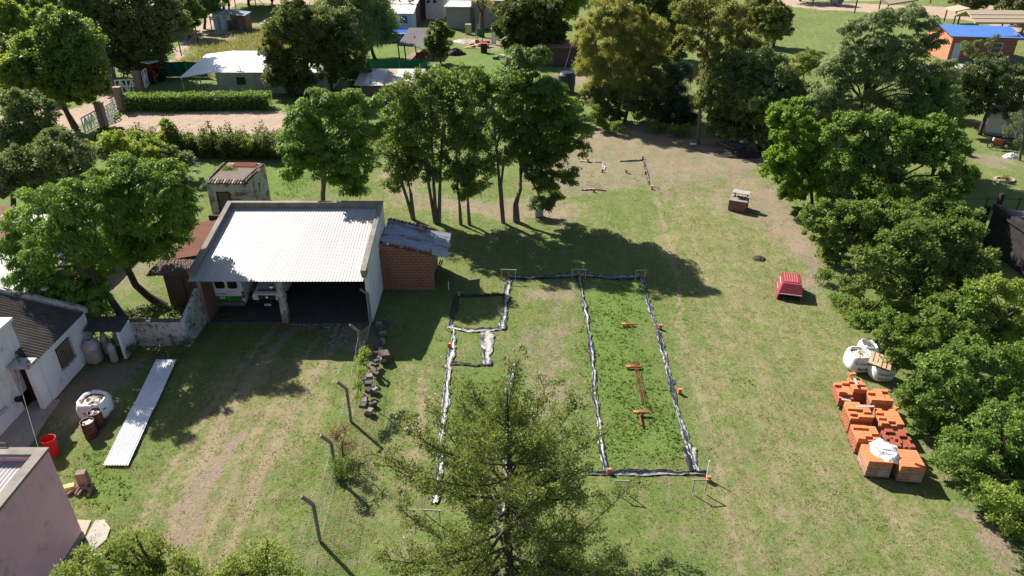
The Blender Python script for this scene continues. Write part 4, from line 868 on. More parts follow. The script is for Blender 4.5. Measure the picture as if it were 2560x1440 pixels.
bl = [(1272, 690, 'upright orange brick in the far left corner, in tree shade'), (1447, 688, 'upright orange brick in the middle of the far trench'), (1612, 692, 'upright orange brick in the far right corner, in tree shade'), (1650, 822, 'upright orange brick on the right trench, farther of two'), (1699, 982, 'upright orange brick on the right trench, nearer of two'), (1771, 1200, 'orange brick hung at the near right corner post'),
      (1206, 737, 'upright orange brick on the short far left trench'), (1147, 737, 'upright orange brick at the shaded outer left corner'), (1124, 868, 'upright orange brick on the left trench by the little square'), (1349, 1183, 'orange brick on the near trench seen behind the cypress, left of two'), (1425, 1184, 'orange brick on the near trench seen behind the cypress, right of two'), (1522, 1184, 'orange brick on the near trench at the middle wall end'), (1290, 1278, 'orange brick glimpsed low behind the cypress trunk'),
      (1330, 405, 'orange brick left of the small outline beneath the tree crown'), (1470, 404, 'orange brick on the far trench of the small outline, left'), (1607, 397, 'orange brick at the far right corner of the small outline'), (1506, 430, 'orange brick on the inner line of the small outline, left of three'), (1566, 432, 'orange brick on the inner line of the small outline, middle of three'), (1613, 433, 'orange brick on the inner line of the small outline, right of three'), (1485, 478, 'orange brick on the near line of the small outline'), (1629, 472, 'orange brick at the near right corner of the small outline'), (1348, 478, 'orange brick beneath the dark tree crown')]
for (x, y, l) in bl:
    p = G(x, y); o = hbrick().build('brick', None, loc=(p[0], p[1], gz(p[0], p[1])-.01), rz=random.uniform(-.3, .3)); o.rotation_euler[0] = random.uniform(-.08, .08); tag(o, l, 'brick', 'single bricks marking the trench outlines')
# plastic lined trenches
def strip(pts, wd, label, name='plastic_lining', z=0.0, prof=(.15, .75, .75, .5, .2, .5, .2), group='plastic linings of the trench outline'):
    P0 = [Vector(G(*p)) for p in pts]; path = []; 
    for i in range(len(P0)-1):
        n = max(2, int((P0[i+1]-P0[i]).length/.13))
        for k in range(n): path.append(P0[i].lerp(P0[i+1], k/n))
    path.append(P0[-1]); n = len(path); ac = 9; V = []; vals = []
    ph_ = random.uniform(0, 9); hgt_ = RNG.normal(0, 1, (n, ac)); wob = RNG.normal(0, 1, n)
    for _ in range(2): wob = (wob+np.roll(wob, 1)+np.roll(wob, -1))/3
    sh_ = [random.uniform(0, 1)]
    for i in range(n):
        d = (path[min(i+1, n-1)]-path[max(i-1, 0)]).normalized(); s_ = Vector((-d.y, d.x, 0)); ww = wd*.64*(1+.25*math.sin(i*.21+ph_)+.18*wob[i])
        for j in range(ac):
            u = j/(ac-1)-.5; p = path[i]+s_*(u*ww+.05*wob[i]); zz = gz(p.x, p.y)+.035+.03*abs(math.sin(j*1.9+i*.33+ph_))+.02*hgt_[i, j]+(.03 if j in (2, 6) else 0)
            V.append((p.x, p.y, zz)); q = prof[int(j/ac*len(prof))]; vals.append(q+.12*math.sin(i*.17+ph_)+.10*hgt_[i, j])
    ii = np.arange(n*ac).reshape(n, ac); Fq = np.stack([ii[:-1, :-1], ii[:-1, 1:], ii[1:, 1:], ii[1:, :-1]], -1).reshape(-1, 4)
    o = npmesh(name, np.array(V), Fq, filmstrip, None, np.array(vals)); tag(o, label, 'plastic sheet', group)
A = (.1, .35, .8, .9, .8, .35, .1); B_ = (.05, .2, .55, .8, .5, .15, .05); Cc = (.0, .1, .35, .1, .2, .05, .0)
strip([(1265, 690), (1330, 692), (1450, 688), (1530, 694), (1608, 690)], .75, 'far black and white plastic lining in tree shade', prof=B_)
strip([(1272, 690), (1268, 730), (1262, 780), (1255, 822)], .62, 'short pleated plastic lining below the far left corner', prof=A)
strip([(1140, 736), (1200, 738), (1262, 736)], .35, 'thin dark plastic lining with two bricks left of the corner', prof=Cc)
strip([(1140, 738), (1134, 775), (1124, 812)], .5, 'dark plastic lining down the shaded outer left side', prof=Cc)
strip([(1120, 815), (1180, 826), (1262, 820)], .55, 'black topped plastic lining across above the little square', prof=(.9, .8, .6, .2, .0, .0, .1))
strip([(1132, 815), (1134, 850), (1122, 905), (1120, 930), (1115, 1000), (1105, 1080), (1100, 1180), (1085, 1255)], .55, 'long white edged plastic lining down the left side', prof=(.05, .1, .75, .95, .9, .6, .3))
strip([(1216, 828), (1218, 870), (1216, 912)], 1.0, 'wide white and grey plastic lining on the right of the little square', prof=(.5, .35, .85, .95, .95, .8, .4))
strip([(1128, 908), (1180, 912), (1228, 912)], .3, 'black plastic lining closing the little square', prof=Cc)
strip([(1447, 690), (1462, 770), (1476, 850), (1484, 930), (1488, 1000), (1502, 1090), (1512, 1180)], .42, 'middle plastic lining between the bare and the weedy halves', prof=B_)
strip([(1606, 692), (1622, 760), (1648, 840), (1668, 920), (1690, 1010), (1715, 1100), (1745, 1178)], .42, 'long right plastic lining along the weedy half', prof=(.5, .7, .5, .2, .5, .8, .4))
strip([(1722, 1120), (1728, 1150), (1735, 1178)], .8, 'bunched black plastic at the near right corner', prof=(.0, .15, .3, .1, .8, .9, .2))
strip([(1345, 1182), (1440, 1184), (1540, 1182), (1640, 1180), (1770, 1180)], .5, 'near black plastic lining along the bottom of the outline', prof=(.8, .5, .05, .15, .1, .3, .05))
strip([(1288, 905), (1275, 960), (1262, 1050), (1270, 1120), (1262, 1200), (1255, 1300)], .6, 'inner left plastic lining mostly hidden by the cypress', prof=A)
strip([(1448, 402), (1480, 404), (1508, 406), (1510, 425)], .35, 'pale strip at the far left of the small outline', prof=(.9,)*7, group='plastic linings of the small outline')
strip([(1550, 402), (1580, 401), (1608, 400)], .3, 'dark plastic at the far right of the small outline', prof=Cc, group='plastic linings of the small outline')
strip([(1608, 402), (1618, 430), (1622, 460)], .3, 'grey plastic down the right of the small outline', prof=B_, group='plastic linings of the small outline')
strip([(1452, 474), (1485, 471), (1515, 474)], .4, 'pale plastic along the near line of the small outline', prof=A, group='plastic linings of the small outline')
# rusty reinforcement with orange cross bars on the weeds
a, b_ = Vector(G(1585, 902)), Vector(G(1608, 1012)); w = MB()
for dx in (-.07, .07):
    for zz in (.08, .22): w.tube([a+Vector((dx, 0, zz)), b_+Vector((dx, 0, zz))], .012, steelr, 5)
for k in range(22):
    q = a.lerp(b_, k/21); w.tube([q+Vector(c) for c in ((-.08, 0, .07), (.08, 0, .07), (.08, 0, .23), (-.08, 0, .23), (-.08, 0, .07))], .009, steelr, 4)
tag(w.build('rebar_cage'), 'rusty square reinforcement cage lying on the weeds', 'rebar cage')
for (x, y, l, ll) in ((1583, 918, .85, 'orange brick bar crossing the rusty cage at its far end'), (1603, 1032, .8, 'orange brick bar lying in the weeds beyond the cage near end'), (1570, 812, .75, 'dark orange bar crossing in the tree shade')):
    p = G(x, y, .1); w = MB()
    for k in range(3): w.box(((k-1)*l/3, .01*k, .0), (l/3-.012, .13, .09), terr if k == 0 else terr2, rz=.05*(k-1))
    tag(w.build('brick_bar', None, loc=(p[0], p[1], .14), rz=-.05), ll, 'brick bar')
p = G(1600, 1050); w = MB(); w.box((0, 0, .08), (.08, 1.0, .06), steelr); tag(w.build('iron_bar', None, loc=(p[0], p[1], 0)), 'short rusty bar in the weeds below the orange bars', 'bar')

# ------------------------------------------------------------ right side: bricks, bags, shell, barbecue
def pallet(px, py, label, nx=3, ny=5, h=.95, rz=R(-6), miss=.35, top=terr, side=terrside, wrap=False, bw=.34, bd_=.185, zt=None, extra=()):
    c = G(px, py, h); o = thing('brick_stack', label, 'brick stack', (c[0], c[1], 0), rz, 'stacks of new bricks by the hedge')
    W_, D_ = nx*bw, ny*bd_; base_h = round((h-.24)/.12)*.12
    w = MB(); w.bb(-W_/2, W_/2, -D_/2, D_/2, .1, .1+base_h, film if wrap else side); w.build('stack', o)
    w = MB()
    for q in (-.4, 0, .4): w.bb(-W_/2, W_/2, q*D_-.05, q*D_+.05, 0, .098, wood)
    w.build('pallet', o)
    w = MB()
    for i in range(nx):
        for j in range(ny):
            k = 2-(random.random() < miss)-(random.random() < miss*.5)
            for lv in range(k): w.box(((i+.5)*bw-W_/2, (j+.5)*bd_-D_/2, .1+base_h+.003+.06+lv*.123), (bw-.012, bd_-.01, .12), top, rz=random.uniform(-.02, .02))
    for (x, y, a, lv) in extra: w.box((x, y, .1+base_h+.06+lv*.123+.005), (bw, bd_, .12), top, rz=a)
    w.build('loose_bricks', o); return o
pallet(2110, 972, 'broken brick stack at the far left end of the rows, lowest on its left side', 2, 6, .75, miss=.6)
pallet(2143, 960, 'tall uneven brick stack at the far end with a plank on top', 2, 6, .85, miss=.5, extra=((-.1, .62, .3, 2),))
pallet(2198, 990, 'orange brick stack with wrapped left edge, farthest in the right row', 3, 5, .85, miss=.3)
pallet(2146, 1030, 'brick stack in the left row with a grey plank across it', 3, 6, .9, miss=.4)
pallet(2222, 1043, 'neat orange brick stack in the right row with one brick askew at its far corner', 3, 6, .88, miss=.08, wrap=True, extra=((.55, .6, .4, 2),))
pallet(2165, 1080, 'brick stack in the left row with gaps on top, third from the far end', 3, 6, .88, miss=.45)
pallet(2245, 1098, 'dark brown brick stack behind the draped white bag', 9, 5, .85, miss=.4, top=terr2, side=darkside, bw=.12, bd_=.24)
pallet(2192, 1136, 'film wrapped brick stack at the near left, partly under the white bag', 3, 6, .88, miss=0, wrap=True)
pallet(2272, 1148, 'film wrapped brick stack at the near right with one brick turned on top', 3, 6, .88, miss=.02, wrap=True, extra=((.25, -.4, -.5, 2),))
for (x0, y0, z0, x1_, y1_, z1_, l) in ((2140, 1017, 1.06, 2186, 1016, 1.06, 'grey plank lying across the brick stacks in the left row'), (2136, 946, 1.08, 2143, 963, 1.08, 'short pale plank on the far tall brick stack'), (2104, 998, .84, 2127, 1002, .84, 'weathered plank end on the near side of the far left brick stack')):
    a, b_ = Vector(G(x0, y0, z0)), Vector(G(x1_, y1_, z1_)); w = MB(); d = b_-a; w.box((0, 0, 0), (d.length, .12, .04), palem); o = w.build('plank', None, loc=(a+b_)/2, rz=math.atan2(d.y, d.x)); tag(o, l, 'plank')
# draped white bag on the stacks
c = Vector(G(2216, 1122, 1.08)); V = []; vals = []; n = 26
for i in range(n):
    for j in range(n):
        u, v = i/(n-1)-.5, j/(n-1)-.5; x = u*1.35*(1-.25*abs(v)*2); y = v*1.35; r_ = math.hypot(u, v)
        z = -.03-.9*max(0, r_-.36)**1.0*(1.2 if y < 0 else .6)+.05*math.sin(9*u+4*v)+.05*math.sin(13*v-5*u+1)+random.uniform(-.015, .015); V.append((x+.1*y, y, z))
w = MB(); w.add(V, [(i*n+j, i*n+j+1, (i+1)*n+j+1, (i+1)*n+j) for i in range(n-1) for j in range(n-1)], bagmat)
o = thing('draped_bag', 'empty white printed bulk bag draped over the near brick stacks', 'bulk bag', (c.x, c.y, 1.08)); w.build('cloth', o, smooth=True)
for s_, sz, y_ in (('EL CORRALON', .13, -.15), ('462 361', .15, -.38)):
    q = text('lettering', s_, sz, greyink, o, (0, 0, 0), (0, 0, 0), bold=.008)
    for v in q.data.vertices:
        x, y = v.co.x*math.cos(-.3)-v.co.y*math.sin(-.3)-.1, v.co.x*math.sin(-.3)+v.co.y*math.cos(-.3)+y_; v.co = Vector((x, y, .075+abs(v.co.z)*.3-.2*max(0, -y-.3)))
L2 = [('EL CORRALON', .155, .66, greyink, .05), ('462 361', .19, .34, blackink, .05)]
b1 = bigbag('bulk_bag', 2140, 918, .66, 1.0, 'full white bulk bag with dark lettering, left of the wooden pallet', L2, fill=M('sand_fill', (.58, .50, .42), (.45, .38, .3), 4))
b2 = bigbag('bulk_bag', 2163, 895, .52, .95, 'open empty white bulk bag sagging behind the full one', None, fill=None, slump=.1)
b3 = bigbag('bulk_bag', 2198, 940, .62, .85, 'white bulk bag with dark lettering beneath the wooden pallet', [('EL CORRALON', .15, .52, greyink, -.25), ('462 361', .18, .24, blackink, -.2)])
c = Vector(G(2201, 905, 1.0)); o = thing('wooden_pallet', 'pale wooden pallet tipped on top of a white bulk bag', 'pallet', (c.x-.02, c.y, 1.0), R(-14)); o.rotation_euler = (R(5), R(6), R(-30))
for k, x in enumerate((-.45, -.22, .0, .22, .45)): w = MB(); w.bb(x-.085, x+.085, -.55, .55, .09, .115, palewood); w.build('board', o)
for yk in (-.5, 0, .5): w = MB(); w.bb(-.54, .54, yk-.05, yk+.05, .0, .088, wood); w.build('bearer', o)
# red pickup canopy lying on the lawn
c = G(1988, 757); o = thing('camper_shell', 'faded red pickup canopy with ribbed roof standing on the lawn', 'pickup canopy', (c[0]-.3, c[1]+.3, 0), R(-15))
W_, L_, hh = 1.5, 2.1, .95
w = MB()
lo = [(-W_/2, 0, 0), (W_/2, 0, 0), (W_/2, L_, 0), (-W_/2, L_, 0)]; md = [(-W_/2, 0, .35), (W_/2, 0, .35), (W_/2, L_, .35), (-W_/2, L_, .35)]; hi = [(-W_/2+.28, .42, hh), (W_/2-.1, .42, hh), (W_/2-.1, L_-.2, hh), (-W_/2+.28, L_-.2, hh)]
def wallq(p0, p1, q1, q0, mat, th=.03):
    w.add([p0, p1, q1, q0], [(0, 1, 2, 3)], mat)
w.add(lo+hi, [(0, 4, 7, 3), (1, 2, 6, 5), (2, 3, 7, 6), (4, 5, 6, 7)], red_fg)
w.add([(-W_/2+.28, .42, hh), (W_/2-.1, .42, hh), (W_/2-.03, 0, .42), (-W_/2+.12, 0, .42)], [(0, 3, 2, 1)], red_fg)
w.add([(-W_/2, 0, 0), (-W_/2+.28, .42, hh), (-W_/2+.12, 0, .42), (-W_/2+.10, 0, 0)], [(0, 3, 2, 1)], red_fg); w.add([(W_/2, 0, 0), (W_/2-.1, .42, hh), (W_/2-.03, 0, .42), (W_/2-.10, 0, 0)], [(0, 1, 2, 3)], red_fg); w.build('shell', o)
w = MB(); w.bb(-W_/2+.38, W_/2-.18, .6, L_-.3, hh+.002, hh+.03, red_fg)
for k in range(6): w.bb(-W_/2+.4+k*.145, -W_/2+.44+k*.145, .63, L_-.32, hh+.031, hh+.055, M('pale_red_rib', (.5, .2, .2), (.42, .12, .12), 4, rough=.45)) 
w.build('roof_panel', o)
def sidew(y0, y1, z0, z1, nm, mt_):
    f = lambda z: -W_/2+.28*z/hh-.012; w = MB(); w.hexa([(f(z0), y0, z0), (f(z0)+.02, y0, z0), (f(z0)+.02, y1, z0), (f(z0), y1, z0)], [(f(z1), y0, z1), (f(z1)+.02, y0, z1), (f(z1)+.02, y1, z1), (f(z1), y1, z1)], mt_); return w.build(nm, o)
q = sidew(.85, 1.75, .3, .72, 'side_window', M('pale_frame', (.55, .45, .42), None, 3)); sidew(.45, .75, .25, .5, 'side_vent', greyplast)
f = lambda z: -W_/2+.28*z/hh-.022
for (y0, y1) in ((.9, 1.26), (1.32, 1.7)):
    w = MB(); w.hexa([(f(.35), y0, .35), (f(.35)+.008, y0, .35), (f(.35)+.008, y1, .35), (f(.35), y1, .35)], [(f(.67), y0, .67), (f(.67)+.008, y0, .67), (f(.67)+.008, y1, .67), (f(.67), y1, .67)], red_fg); w.build('pane', q)
w = MB(); w.bb(-W_/2+.12, W_/2-.05, -.02, .02, .38, .43, M('pale_trim', (.5, .42, .4), None, 3)); w.build('door_trim', o)
w = MB(); w.box((0, 0, .3), (.9, .06, .6), orangep, rx=-.12); tag(w.build('board_stack', None, loc=(c[0]+.32, c[1]+.3+L_*.97+.2, 0), rz=R(-15)), 'orange pine boards propped behind the red canopy', 'boards')
# brick barbecue
c = G(1853, 531); o = thing('brick_barbecue', 'square red brick barbecue block with pale slab and raised weathered board', 'barbecue', (c[0]-.05, c[1]+.8, 0), R(-26))
w = MB(); w.box((0, 0, .4), (1.35, 1.25, .8), brick); w.build('base', o); w = MB(); w.box((0, 0, .83), (1.42, 1.32, .06), conc); w.build('slab', o)
w = MB()
for k in range(9): w.box((-.5+k*.13, .25+random.uniform(-.1, .1), .92), (.11, .2, .12), darkbrick if k % 2 else rubble, rz=random.uniform(-.5, .5))
w.build('loose_bricks', o); 
w = MB()
for k in range(3): w.bb(-.58, .72, .12+k*.17, .27+k*.17, 1.3, 1.34, palem)
bo = w.build('lid', o); bo.rotation_euler = (R(10), 0, 0); w = MB(); w.bb(-.5, -.4, .3, .4, .86, 1.36, wood); w.build('lid_support', o); w = MB(); w.bb(.5, .6, .3, .4, .86, 1.36, wood); w.build('lid_support', o)
# concrete ring planter by the trees
c = G(1348, 543); o = thing('concrete_cylinder', 'short grey concrete cylinder standing beside the thick curved tree trunk', 'concrete pipe', (c[0], c[1]+.3, 0))
w = MB(); w.lathe([(.33, 0), (.33, .8), (.25, .8), (.25, .3)], (0, 0, 0), paleconc, 20); smoothby(w.build('ring', o), 40); w = MB(); w.lathe([(.25, .3), (.24, .7), (.05, .74)], (0, 0, 0), soilm, 12); w.build('soil', o)
def mound(px, py, rx, ry, h, label, name='soil_mound', mat=soilm, cat='mound', k=16):
    c = G(px, py); V = []; n = 18; rows = 7; w = MB()
    for j in range(rows):
        for i in range(n):
            a = 2*math.pi*i/n; q = 1-j/rows; V.append((rx*q*math.cos(a)*random.uniform(.8, 1.15), ry*q*math.sin(a)*random.uniform(.8, 1.15), h*(1-q**1.5)*random.uniform(.7, 1.15)-(.06 if j == 0 else 0)))
    w.add(V, [(j*n+i, j*n+(i+1) % n, (j+1)*n+(i+1) % n, (j+1)*n+i) for j in range(rows-1) for i in range(n)]+[tuple(range((rows-1)*n, rows*n))], mat); tag(w.build(name, None, loc=(c[0], c[1], 0)), label, cat)
mound(1898, 645, .45, .4, .14, 'little dark soil mound on the lawn left of the hedge')
# garage threshold gravel
w = MB()
for i in range(150):
    u = random.random(); c0 = G(random.gauss(760 if u < .5 else 835, 22), random.gauss(812, 6)) if random.random() < .5 else G(random.gauss(845, 15), random.gauss(840, 16)); s_ = random.uniform(.04, .1); w.box((c0[0], min(c0[1], 36.1), .02), (s_, s_, .04), paleconc, rz=random.random()*3)
o = w.build('gravel'); o['kind'] = 'stuff'; tag(o, 'pale gravel patches on the wheel tracks in front of the right bay', 'gravel')

# ------------------------------------------------------------ farther plots
def house(name, label, cat, loc, rz=0): return thing(name, label, cat, loc, rz)
def gabled(o, W_, D_, h0, h1, wall, roof, over=.35, nm='roof', th=.1, corrw=0, amp=.02, ov_f=None):
    "box with a single slope roof, front (near side) height h0, back height h1; local x 0..W, y 0..D"
    w = MB(); t_ = .2
    w.bb(t_, W_-t_, 0, t_, 0, h0, wall); w.bb(t_, W_-t_, D_-t_, D_, 0, h1, wall)
    for x in (0, W_-t_): w.hexa([(x, 0, 0), (x+t_, 0, 0), (x+t_, D_, 0), (x, D_, 0)], [(x, 0, h0), (x+t_, 0, h0), (x+t_, D_, h1), (x, D_, h1)], wall)
    w.build('wall', o); w = MB(); s_ = (h1-h0)/D_; f_ = over if ov_f is None else ov_f
    w.corr((-over, D_+over, h1+s_*over+.08), (W_+over, D_+over, h1+s_*over+.08), (W_+over, -f_, h0-s_*f_+.08), (-over, -f_, h0-s_*f_+.08), corrw or int(W_*6), amp, roof, 3); w.build(nm, o)
def win(o, x, z, w_, h_, y=0, mat=None, frame=whitep, bars=0):
    w = MB(); w.bb(x, x+w_, y-.03, y+.02, z, z+h_, mat or glass); q = w.build('window', o)
    w = MB(); w.bb(x-.06, x+w_+.06, y-.07, y-.031, z-.07, z, frame); w.bb(x-.06, x+w_+.06, y-.07, y-.031, z+h_, z+h_+.06, frame); w.bb(x-.06, x, y-.07, y-.031, z, z+h_, frame); w.bb(x+w_, x+w_+.06, y-.07, y-.031, z, z+h_, frame)
    for k in range(bars): w.bb(x, x+w_, y-.06, y-.04, z+(k+1)*h_/(bars+1)-.02, z+(k+1)*h_/(bars+1)+.02, frame)
    w.build('frame', q); return q
# low white-roofed house
o = house('white_roofed_house', 'long low mossy block house under a dazzling white sheet roof with open porch', 'house', (-35.8, 88.6, 0))
gabled(o, 13.5, 8.0, 2.55, 3.3, moss_block, M('white_sheet', (.75, .75, .76), (.7, .7, .71), .5, rough=.5, bs=0), .25)
win(o, 2.5, 1.15, .95, .8, 0, darkwood, darkbrick)
w = MB(); w.add([(-.25, 8.4, 3.40), (-.25, -.2, 2.62), (-4.0, -.9, 2.15), (-4.0, 8.4, 2.95), (-.25, 8.4, 3.32), (-.25, -.2, 2.54), (-4.0, -.9, 2.07), (-4.0, 8.4, 2.87)], [(0, 3, 2, 1), (4, 5, 6, 7), (1, 2, 6, 5), (2, 3, 7, 6)], MAT['white_sheet']); w.build('porch_roof', o)
for (x, y) in ((-3.9, -.6), (-2.3, -.2), (-1.9, -.15)): w = MB(); w.tube([(x, y, 0), (x, y, 2.1)], .07, old_white); w.build('porch_post', o)
w = MB(); w.bb(-2.2, -.1, .0, 4, -.05, .1, paleconc); w.build('porch_floor', o)
w = MB(); w.tube([(3.2, -.3, 2.7), (3.25, -.3, 3.4)], .05, darkwood); w.tube([(2.7, -.3, 2.75), (3.6, -.3, 2.7)], .06, rust); w.build('flue', o)
# tin shed with striped rusty roof
o = house('tin_shed', 'dark tin shed with a striped rusty corrugated roof behind the tree row', 'shed', (-17.2, 82.8, 0)); 
w = MB(); w.bb(0, 6.3, 0, .1, 0, 2.5, M('dark_tin', (.07, .075, .09), (.12, .08, .07), 2, rough=.6, vs=(3, 1, .3))); w.bb(0, .1, .1, 5, 0, 2.6, MAT['dark_tin']); w.bb(6.2, 6.3, .1, 5, 0, 2.6, MAT['dark_tin']); w.bb(.1, 6.2, 4.9, 5, 0, 2.8, MAT['dark_tin']); w.build('wall', o)
w = MB(); w.bb(1.3, 2.7, -.06, -.01, 0, 1.9, M('grey_tin_door', (.16, .16, .18), None, 2)); w.build('door', o)
for k in range(7):
    w = MB(); x = -.7+k*1.08; w.corr((x, 5.2, 3.12), (x+1.1, 5.2, 3.12), (x+1.1, -.5-.25*random.random(), 2.56), (x, -.5-.25*random.random()*0, 2.56), 7, .025, zinc_old if k % 3 else M('brown_sheet', (.36, .27, .2), (.42, .36, .32), 2, rough=.6, metal=.2, bs=0), 2); w.build('roof_sheet', o)
# green netting fences
def net(pts, h, label, sag=.1):
    w = MB(); P0 = [Vector(G(*p)) for p in pts]
    for a, b_ in zip(P0, P0[1:]):
        n = 14; V = []
        for i in range(n+1):
            for j in range(4): q = a.lerp(b_, i/n); V.append((q.x, q.y+.08*math.sin(i*1.1+j), h*j/3-(sag*math.sin(math.pi*i/n) if j == 3 else 0)))
        k = len(V); V2 = [(x, y+.02, z) for x, y, z in V]
        w.add(V+V2, [(i*4+j, (i+1)*4+j, (i+1)*4+j+1, i*4+j+1) for i in range(n) for j in range(3)]+[(k+i*4+j+1, k+(i+1)*4+j+1, k+(i+1)*4+j, k+i*4+j) for i in range(n) for j in range(3)], gnet)
    for q in P0: w.tube([q, q+Vector((0, 0, h+.15))], .05, old_white, 6)
    tag(w.build('net_fence'), label, 'fence')
net([(405, 192), (470, 192), (520, 192)], 2.0, 'green netting fence left of the white roofed house'); net([(920, 182), (1000, 186), (1068, 180)], 1.8, 'green netting fence behind the tin shed'); net([(815, 182), (862, 180)], 1.4, 'short green netting seen between the two dark trees'); net([(1068, 180), (1052, 200)], 1.9, 'folded end of the green netting with white edge')
# shade cloth canopy
o = house('shade_canopy', 'grey shade cloth canopy on leaning poles over bare earth', 'canopy', (G(992, 152)[0], 107.5, 0))
V = []; n = 8; c00, c10, c11, c01 = Vector((0, 0, 2.0)), Vector((5.2, .3, 2.1)), Vector((5.3, 10, 2.7)), Vector((.6, 10, 2.7))
for i in range(n+1):
    for j in range(n+1):
        u, v = i/n, j/n; q = c00.lerp(c10, u).lerp(c01.lerp(c11, u), v); V.append((q.x, q.y, q.z-.25*math.sin(math.pi*u)*(1-v)-.1*math.sin(math.pi*v)))
k = len(V); w = MB(); w.add(V+[(x, y, z-.03) for x, y, z in V], [(i*(n+1)+j, (i+1)*(n+1)+j, (i+1)*(n+1)+j+1, i*(n+1)+j+1) for i in range(n) for j in range(n)]+[(k+i*(n+1)+j+1, k+(i+1)*(n+1)+j+1, k+(i+1)*(n+1)+j, k+i*(n+1)+j) for i in range(n) for j in range(n)], shade); w.build('cloth', o)
for q in ((.2, .1), (1.1, .1), (5.1, .3), (.7, 9.8), (5.2, 9.8), (2, 5)): w = MB(); w.tube([(q[0]+.1, q[1], 0), (q[0], q[1], 2.0+.07*q[1])], .09, darkwood); w.build('pole', o)
for i in range(2): pass
w = MB(); w.box((0, 0, .4), (1.8, 1.2, .06), rust, rx=.5); tag(w.build('sheet', None, loc=(G(1055, 145)[0], G(1055, 145)[1], 0)), 'dark sheet propped on the ground below the shade canopy', 'sheet')
# pale blue house with patched roof
bx = G(1033, 80); o = house('blue_house', 'pale blue house with two barred windows and a rusty patched stone weighted roof', 'house', (bx[0]-7.6, bx[1], 0)); 
gabled(o, 7.6, 5.0, 3.0, 3.7, lightblue, zinc_old, .3)
win(o, 3.5, 1.45, 1.25, 1.15, 0, glass, lightblue, 2); win(o, 5.4, 1.45, 1.35, 1.15, 0, glass, lightblue, 3); w = MB(); w.bb(3.0, 4.6, -.1, -.01, .15, .75, black); w.build('vent_grille', o)
w = MB(); w.corr((-.5, 13, 4.5), (8.0, 13, 4.5), (8.0, 4.8, 3.85), (-.5, 4.8, 3.85), 40, .03, zinc_old, 3); w.build('upper_roof', o)
w = MB(); w.bb(0, 7.6, 5.2, 13, 0, 3.7, darkbrick); w.build('rear_wall', o)
for i in range(12): w = MB(); w.box((random.uniform(1, 7), random.uniform(5, 10), 4.2), (.45, .3, .25), stone, rz=i); w.build('roof_stone', o)
w = MB(); w.bb(1.5, 1.9, 1.0, 1.4, 3.2, 3.55, stone); w.build('roof_stone', o)
bx = G(1112, 52); o = house('grey_blue_roof_house', 'narrow house with a blue grey sheet roof between the blue and the rendered ones', 'house', (bx[0]-7.6, bx[1]+2, 0))
w = MB(); w.bb(0, 4.0, 0, .2, 0, 3.5, darkbrick); w.bb(4.0, 7.3, -.5, .2, 0, 3.4, M('mauve_white', (.55, .52, .55), (.45, .43, .45), 1)); w.bb(7.1, 7.3, .21, 8, 0, 3.6, MAT['mauve_white']); w.bb(0, .2, .21, 8, 0, 3.6, darkbrick); w.build('wall', o)
w = MB(); w.corr((-.2, 9, 4.6), (7.8, 9, 4.6), (7.8, -.9, 3.5), (-.2, -.2, 3.5), 44, .03, M('blue_grey_sheet', (.25, .30, .38), (.20, .24, .31), 1, rough=.5, metal=.3, bs=0), 3); w.build('roof', o)
for x in (4.6, 5.8): w = MB(); w.lathe([(.25, 0), (.3, .3), (.2, .5)], (x, -.6, 2.9), black, 10); w.build('vent_pot', o)
bx = G(1117, 72); o = house('rendered_house', 'grey rendered house with a bright white roof edge and dark stained corner', 'house', (bx[0], bx[1], 0), R(-5))
w = MB(); w.bb(0, 4.2, 0, 6, 0, 3.6, greyplas); w.bb(4.3, 12.6, .5, 9, 0, 4.6, greyplas); w.build('wall', o)
w = MB(); w.bb(-.3, 4.25, -.35, 6.2, 3.601, 3.75, MAT['white_sheet']); w.bb(4.1, 12.8, .3, 9.2, 4.601, 4.75, MAT['white_sheet']); w.build('roof', o)
w = MB(); w.bb(4.2, 4.75, -.05, .49, 0, 3.6, stone); w.build('stained_column', o)
w = MB(); w.bb(12.62, 18, 3, 9, 0, 4.2, M('blue_tank_wall', (.16, .2, .3), None, 1)); w.build('side_wall', o)
# loose things in that yard
def boxthing(name, px, py, d, mat, label, cat, rz=0, rx=0, parts=None):
    c = G(px, py); o = thing(name, label, cat, (c[0], c[1], 0), rz); w = MB(); w.box((0, 0, d[2]/2), d, mat, rx=rx); w.build('body', o); return o
o = boxthing('cupboard', 1171, 85, (1.0, .6, 1.6), tanpl, 'cream upright cupboard standing by the rendered house', 'cupboard'); w = MB()
for k in range(4): w.bb(-.42+k*.22, -.38+k*.22, -.32, -.301, .1, 1.5, paleconc)
w.build('door', o)
w = MB(); w.box((0, 0, .95), (.7, .06, 2.0), palem, rx=-.2, ry=.25); q = G(1195, 90); tag(w.build('leaning_door', None, loc=(q[0], q[1], 0)), 'pale plank door leaning in the far yard', 'board')
q = G(984, 104); o = thing('pool', 'blue plastic pool with white frame in front of the pale blue house', 'pool', (q[0]+.3, q[1]-.2, 0)); w = MB(); w.bb(-3.2, 3.0, 0, 3.4, 0, 1.25, bluep); w.build('wall', o)
w = MB(); w.bb(-3.3, 3.1, -.1, .15, 1.251, 1.32, lightblue); w.bb(2.9, 3.3, .151, 3.5, 1.251, 1.45, whitep); w.bb(-3.3, 2.89, .16, 3.4, 1.251, 1.27, MAT['blue_pool']); w.build('rim', o)
for (x, y, a, l) in ((1198, 116, .9, 'heap of red bricks with broken frames in the far yard'),):
    c = G(x, y); o = thing('brick_heap', l, 'brick heap', (c[0], c[1], 0))
    for i in range(14): w = MB(); w.box((random.uniform(-1.4, 1.6), random.uniform(-.8, .8), random.uniform(.15, .8)), (.6, .4, .35), terr2 if i % 4 else terr, rz=random.random()*3, rx=random.uniform(-.3, .3)); w.build('brick_block', o)
